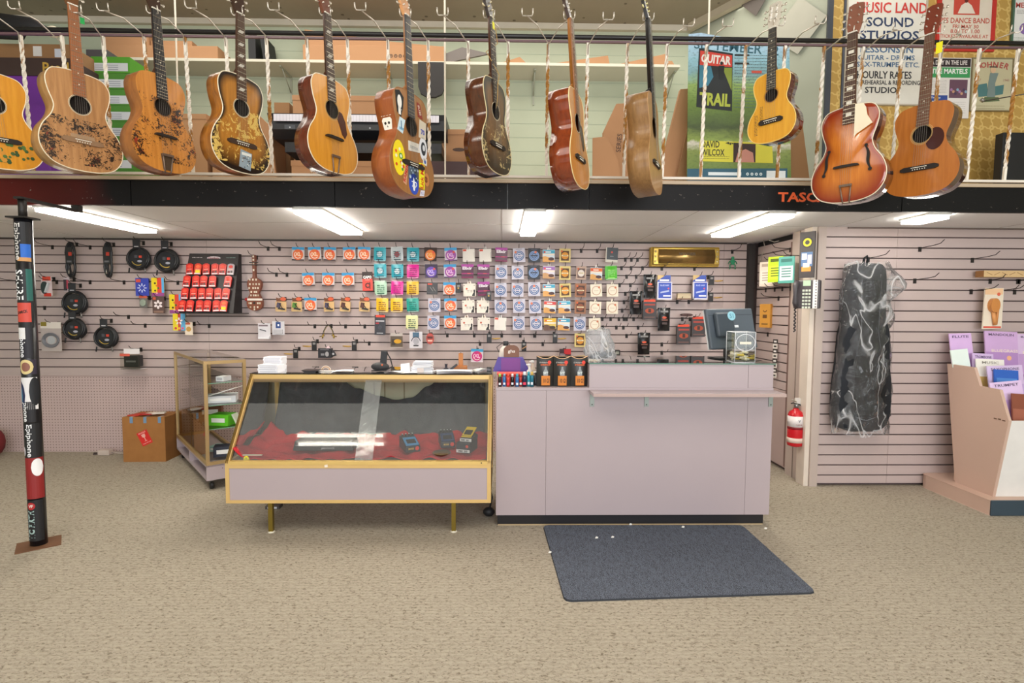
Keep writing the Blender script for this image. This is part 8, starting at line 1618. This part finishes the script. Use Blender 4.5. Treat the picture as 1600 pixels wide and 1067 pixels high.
def d1(mb, X, Z):
    k = Z(0)-Z(1)
    def T_(s_, cx, cy, hh, x0, x1, c): mb.text(s_, X(cx), Z(cy), -.001, hh*k, c, w=X(x1)-X(x0), bold=.02)
    T_('MUSIC LAND', 1390, 11, 17, 1338, 1441, 'c83a34'); T_('SOUND', 1388, 33.5, 15, 1353, 1422, '2a3a5c'); T_('STUDIOS', 1388, 54, 14, 1344, 1430, '2a3a5c'); T_('LESSONS IN', 1385, 76.5, 11, 1347, 1424, '4a6a8c'); T_('GUITAR - DRUMS', 1385, 89.5, 8, 1344, 1427, '4a6a8c'); T_('SAX-TRUMPET ETC.', 1388, 100.5, 8, 1342, 1434, '4a6a8c')
    T_('HOURLY RATES', 1383, 117, 12, 1343, 1423, '2c2c30'); T_('for REHEARSAL & RECORDING', 1388, 129, 7, 1340, 1436, '2c2c30'); T_('STUDIOS', 1382, 141, 10, 1355, 1408, '2c2c30')
sign('studio_sign', 1324, 1441, -14, 165, 'ddd8cc', 'tall hand-painted cream sign headed MUSIC LAND SOUND STUDIOS', d1, cat='sign', frame=(.008, 'b8ae9c'))
def d2_(mb, X, Z):
    k = Z(0)-Z(1); mb.rect(X(1490), X(1528), Z(23), Z(-8), -.001, 'c84a3a'); mb.prism([(X(1496), Z(21)), (X(1522), Z(21)), (X(1516), Z(8)), (X(1509), Z(2)), (X(1501), Z(8))], -.0018, -.001, 'e6d8c6'); mb.prism(ell(X(1508), Z(0), .014, .018, 10), -.0024, -.0018, '6a2a20')
    for s_, cy, hh, a_, b2 in (('PSS DANCE BAND', 32, 8.5, 1471, 1544), ('FRI MAY 30', 41.5, 6, 1490, 1528), ('8.00 TO 1.00', 49, 6.5, 1487, 1530), ('TICKETS AVAILABLE AT', 57, 5.5, 1473, 1543), ('MUSIC LAND', 71, 6, 1487, 1524)): mb.text(s_, X((a_+b2)/2), Z(cy), -.001, hh*k, 'c0503e', w=X(b2)-X(a_), bold=.01)
sign('dance_poster', 1467, 1551, -14, 80, 'dfd2bf', 'red framed dance band poster on the yellow wallpaper', d2_, frame=(.022, 'c03028'))
def d3(mb, X, Z):
    k = Z(0)-Z(1); mb.rect(X(1453.5), X(1512), Z(104), Z(91), -.001, '2c2024'); mb.text('A DAY IN THE LIFE', X(1481), Z(97.5), -.0016, 7*k, 'e6dcd8', w=X(1508)-X(1456), bold=.02); mb.rect(X(1453.5), X(1512), Z(121), Z(105), -.001, '3f9a5a'); mb.text('THE MARTELS', X(1482), Z(111), -.0016, 8*k, 'eef2ea', w=X(1508)-X(1456), bold=.03)
    scr(mb, X(1454), X(1479), Z(146), Z(124), -.001, 9, '9a948e', .001); mb.rect(X(1483), X(1509), Z(153), Z(124), -.001, '6a4a5c')
    for q in range(8): mb.disc(X(1486+3*q), Z(140+3*(q % 3)), -.0016-q*1e-5, .010, ['a87aa8', 'c89a7a', '4a3c58', '8aa8c0'][q % 4], 8)
    mb.rect(X(1453.5), X(1481), Z(158), Z(149), -.001, '2f4a94'); mb.text('Thursday', X(1464), Z(153), -.0016, 4*k, 'e0e4f0', w=.07); scr(mb, X(1486), X(1508), Z(178), Z(158), -.001, 6, 'a8a098', .001)
sign('band_flyer', 1452, 1513, 90, 185, 'e6e0da', 'white, black and green flyer lettered THE MARTELS', d3)
def d4(mb, X, Z):
    k = Z(0)-Z(1)
    for q, ch in enumerate('HOHNER'):
        an = -.62 + .248*q; mb.text(ch, X(1549)+.155*sin(an)*1.15, Z(112)+.06*cos(an)*1.0-.01, -.001, 9*k, 'b0504a', rot=-an*.7, bold=.03)
    mb.prism([(X(1528), Z(133)), (X(1542), Z(130)), (X(1545), Z(150)), (X(1531), Z(152))], -.0016, -.001, '4f7a7a'); mb.prism([(X(1553), Z(135)), (X(1567), Z(132)), (X(1566), Z(147)), (X(1552), Z(150))], -.0016, -.001, '4f7a7a'); mb.prism([(X(1543), Z(152)), (X(1555), Z(152)), (X(1554), Z(130)), (X(1558), Z(114)), (X(1546), Z(114)), (X(1544), Z(130))], -.002, -.0012, '7a8a86')
    mb.prism(ell(X(1550), Z(109), .02, .024, 12), -.0026, -.002, 'd8b490'); mb.rect(X(1544.5), X(1555.5), Z(105.5), Z(103.5), -.003, '3a3a34'); mb.prism([(X(1536), Z(160)), (X(1562), Z(158)), (X(1560), Z(152)), (X(1540), Z(152))], -.0016, -.001, '5a6a48'); scr(mb, X(1528), X(1570), Z(172), Z(164), -.001, 2, '8a7a5a', .0014); mb.text('1857', X(1529), Z(125), -.001, 4*k, 'b08a78'); mb.text('1940', X(1570), Z(125), -.001, 4*k, 'b08a78')
sign('tin_sign', 1519, 1579, 90.5, 174, 'c4bb98', 'old cream tin sign lettered HOHNER with a seated player', d4, cat='sign', frame=(.006, '8a7d5c'))
def d5(mb, X, Z):
    k = Z(0)-Z(1); mb.text('ME', X(1594), Z(8), -.001, 8*k, 'b8483c', bold=.02); scr(mb, X(1590), X(1625), Z(22), Z(15), -.001, 3, '8a8480', .0015); mb.disc(X(1603), Z(45), -.0012, .04, '8a6aa8', 14)
    scr(mb, X(1588), X(1625), Z(65), Z(58), -.001, 2, '4a7a5a', .0015)
sign('concert_poster', 1584, 1640, -14, 74, 'e4e2dc', 'white poster in a thin green frame at the upper right edge', d5, frame=(.010, '4a6a58'))
# cabinet, tilted posters by the angled wall
mbox(1568, 1640, 207, 3.62, .06, '141214/.6', 'black cabinet at the far right of the mezzanine', flap=False, name='black_cabinet', group=None, cat='cabinet')
p = P(1588, 155, 3.6); mb = MB(); mb.tube([P(1537, 158, 3.62), P(1600, 147, 3.5), P(1640, 140, 3.45)], .0035, '55504c/.3/.6', 6); mb.tube([P(1537, 158, 3.62), P(1533, 155, 3.62)], .012, '9a948c/.3/.6', 6); mb.tube([P(1640, 140, 3.45), Vector((P(1640, 140, 3.45).x, 3.45, ZD-.002))], .006, '55504c', 6); tag(mb.build('stand_arm'), 'thin grey boom stand reaching in at the right edge', 'stand')
mb = MB(); dv3 = Vector((dv.x, dv.y, 0)); o_ = Vector((B.x, B.y, 0)) - dv3*.20 + Vector((-.02, -.012, 0))
zc_ = P(1240, 40, 4.1).z
mb.poly([o_ + dv3*-.22 + Vector((0, 0, zc_)), o_ + dv3*0 + Vector((0, 0, zc_-.21)), o_ + dv3*.20 + Vector((0, 0, zc_-.02)), o_ + dv3*.0 + Vector((0, 0, zc_+.20))], 'a8a596')
o = mb.build('grey_sheet'); s3 = o.modifiers.new('thick', 'SOLIDIFY'); s3.thickness = .003; tag(o, 'plain grey square sheet hung by its corner on the angled side wall', 'sheet')
mb = MB(); o_ = Vector((A.x, A.y, 0)) + dv3*.66 + Vector((-.03, -.02, 0)); zc_ = P(1190, -6, 4.35).z
mb.poly([o_ + dv3*-.13 + Vector((0, 0, zc_)), o_ + Vector((0, 0, zc_-.14)), o_ + dv3*.14 + Vector((0, 0, zc_+.02)), o_ + Vector((0, 0, zc_+.14))], '4f453e'); o = mb.build('dark_print'); s3 = o.modifiers.new('thick', 'SOLIDIFY'); s3.thickness = .003; tag(o, 'dark square print hung by its corner above the small yellow guitar', 'poster')
# diagonal ceiling board where the ceiling meets the angled wall
mb = MB(); 
q0 = Vector((A.x-.02, A.y-.05, ZU-.06)); q1 = Vector((B.x-.05, B.y-.02, ZU-.06)); dd = (q1-q0).normalized(); nn2 = Vector((dd.y, -dd.x, 0))
mb.box((q0+q1)/2 + Vector((0, 0, .03)), (.05, (q1-q0).length, .06), 'c3b69f', Matrix.Rotation(math.atan2(-dd.x, dd.y), 3, 'Z')); struct(mb, 'trim_9')
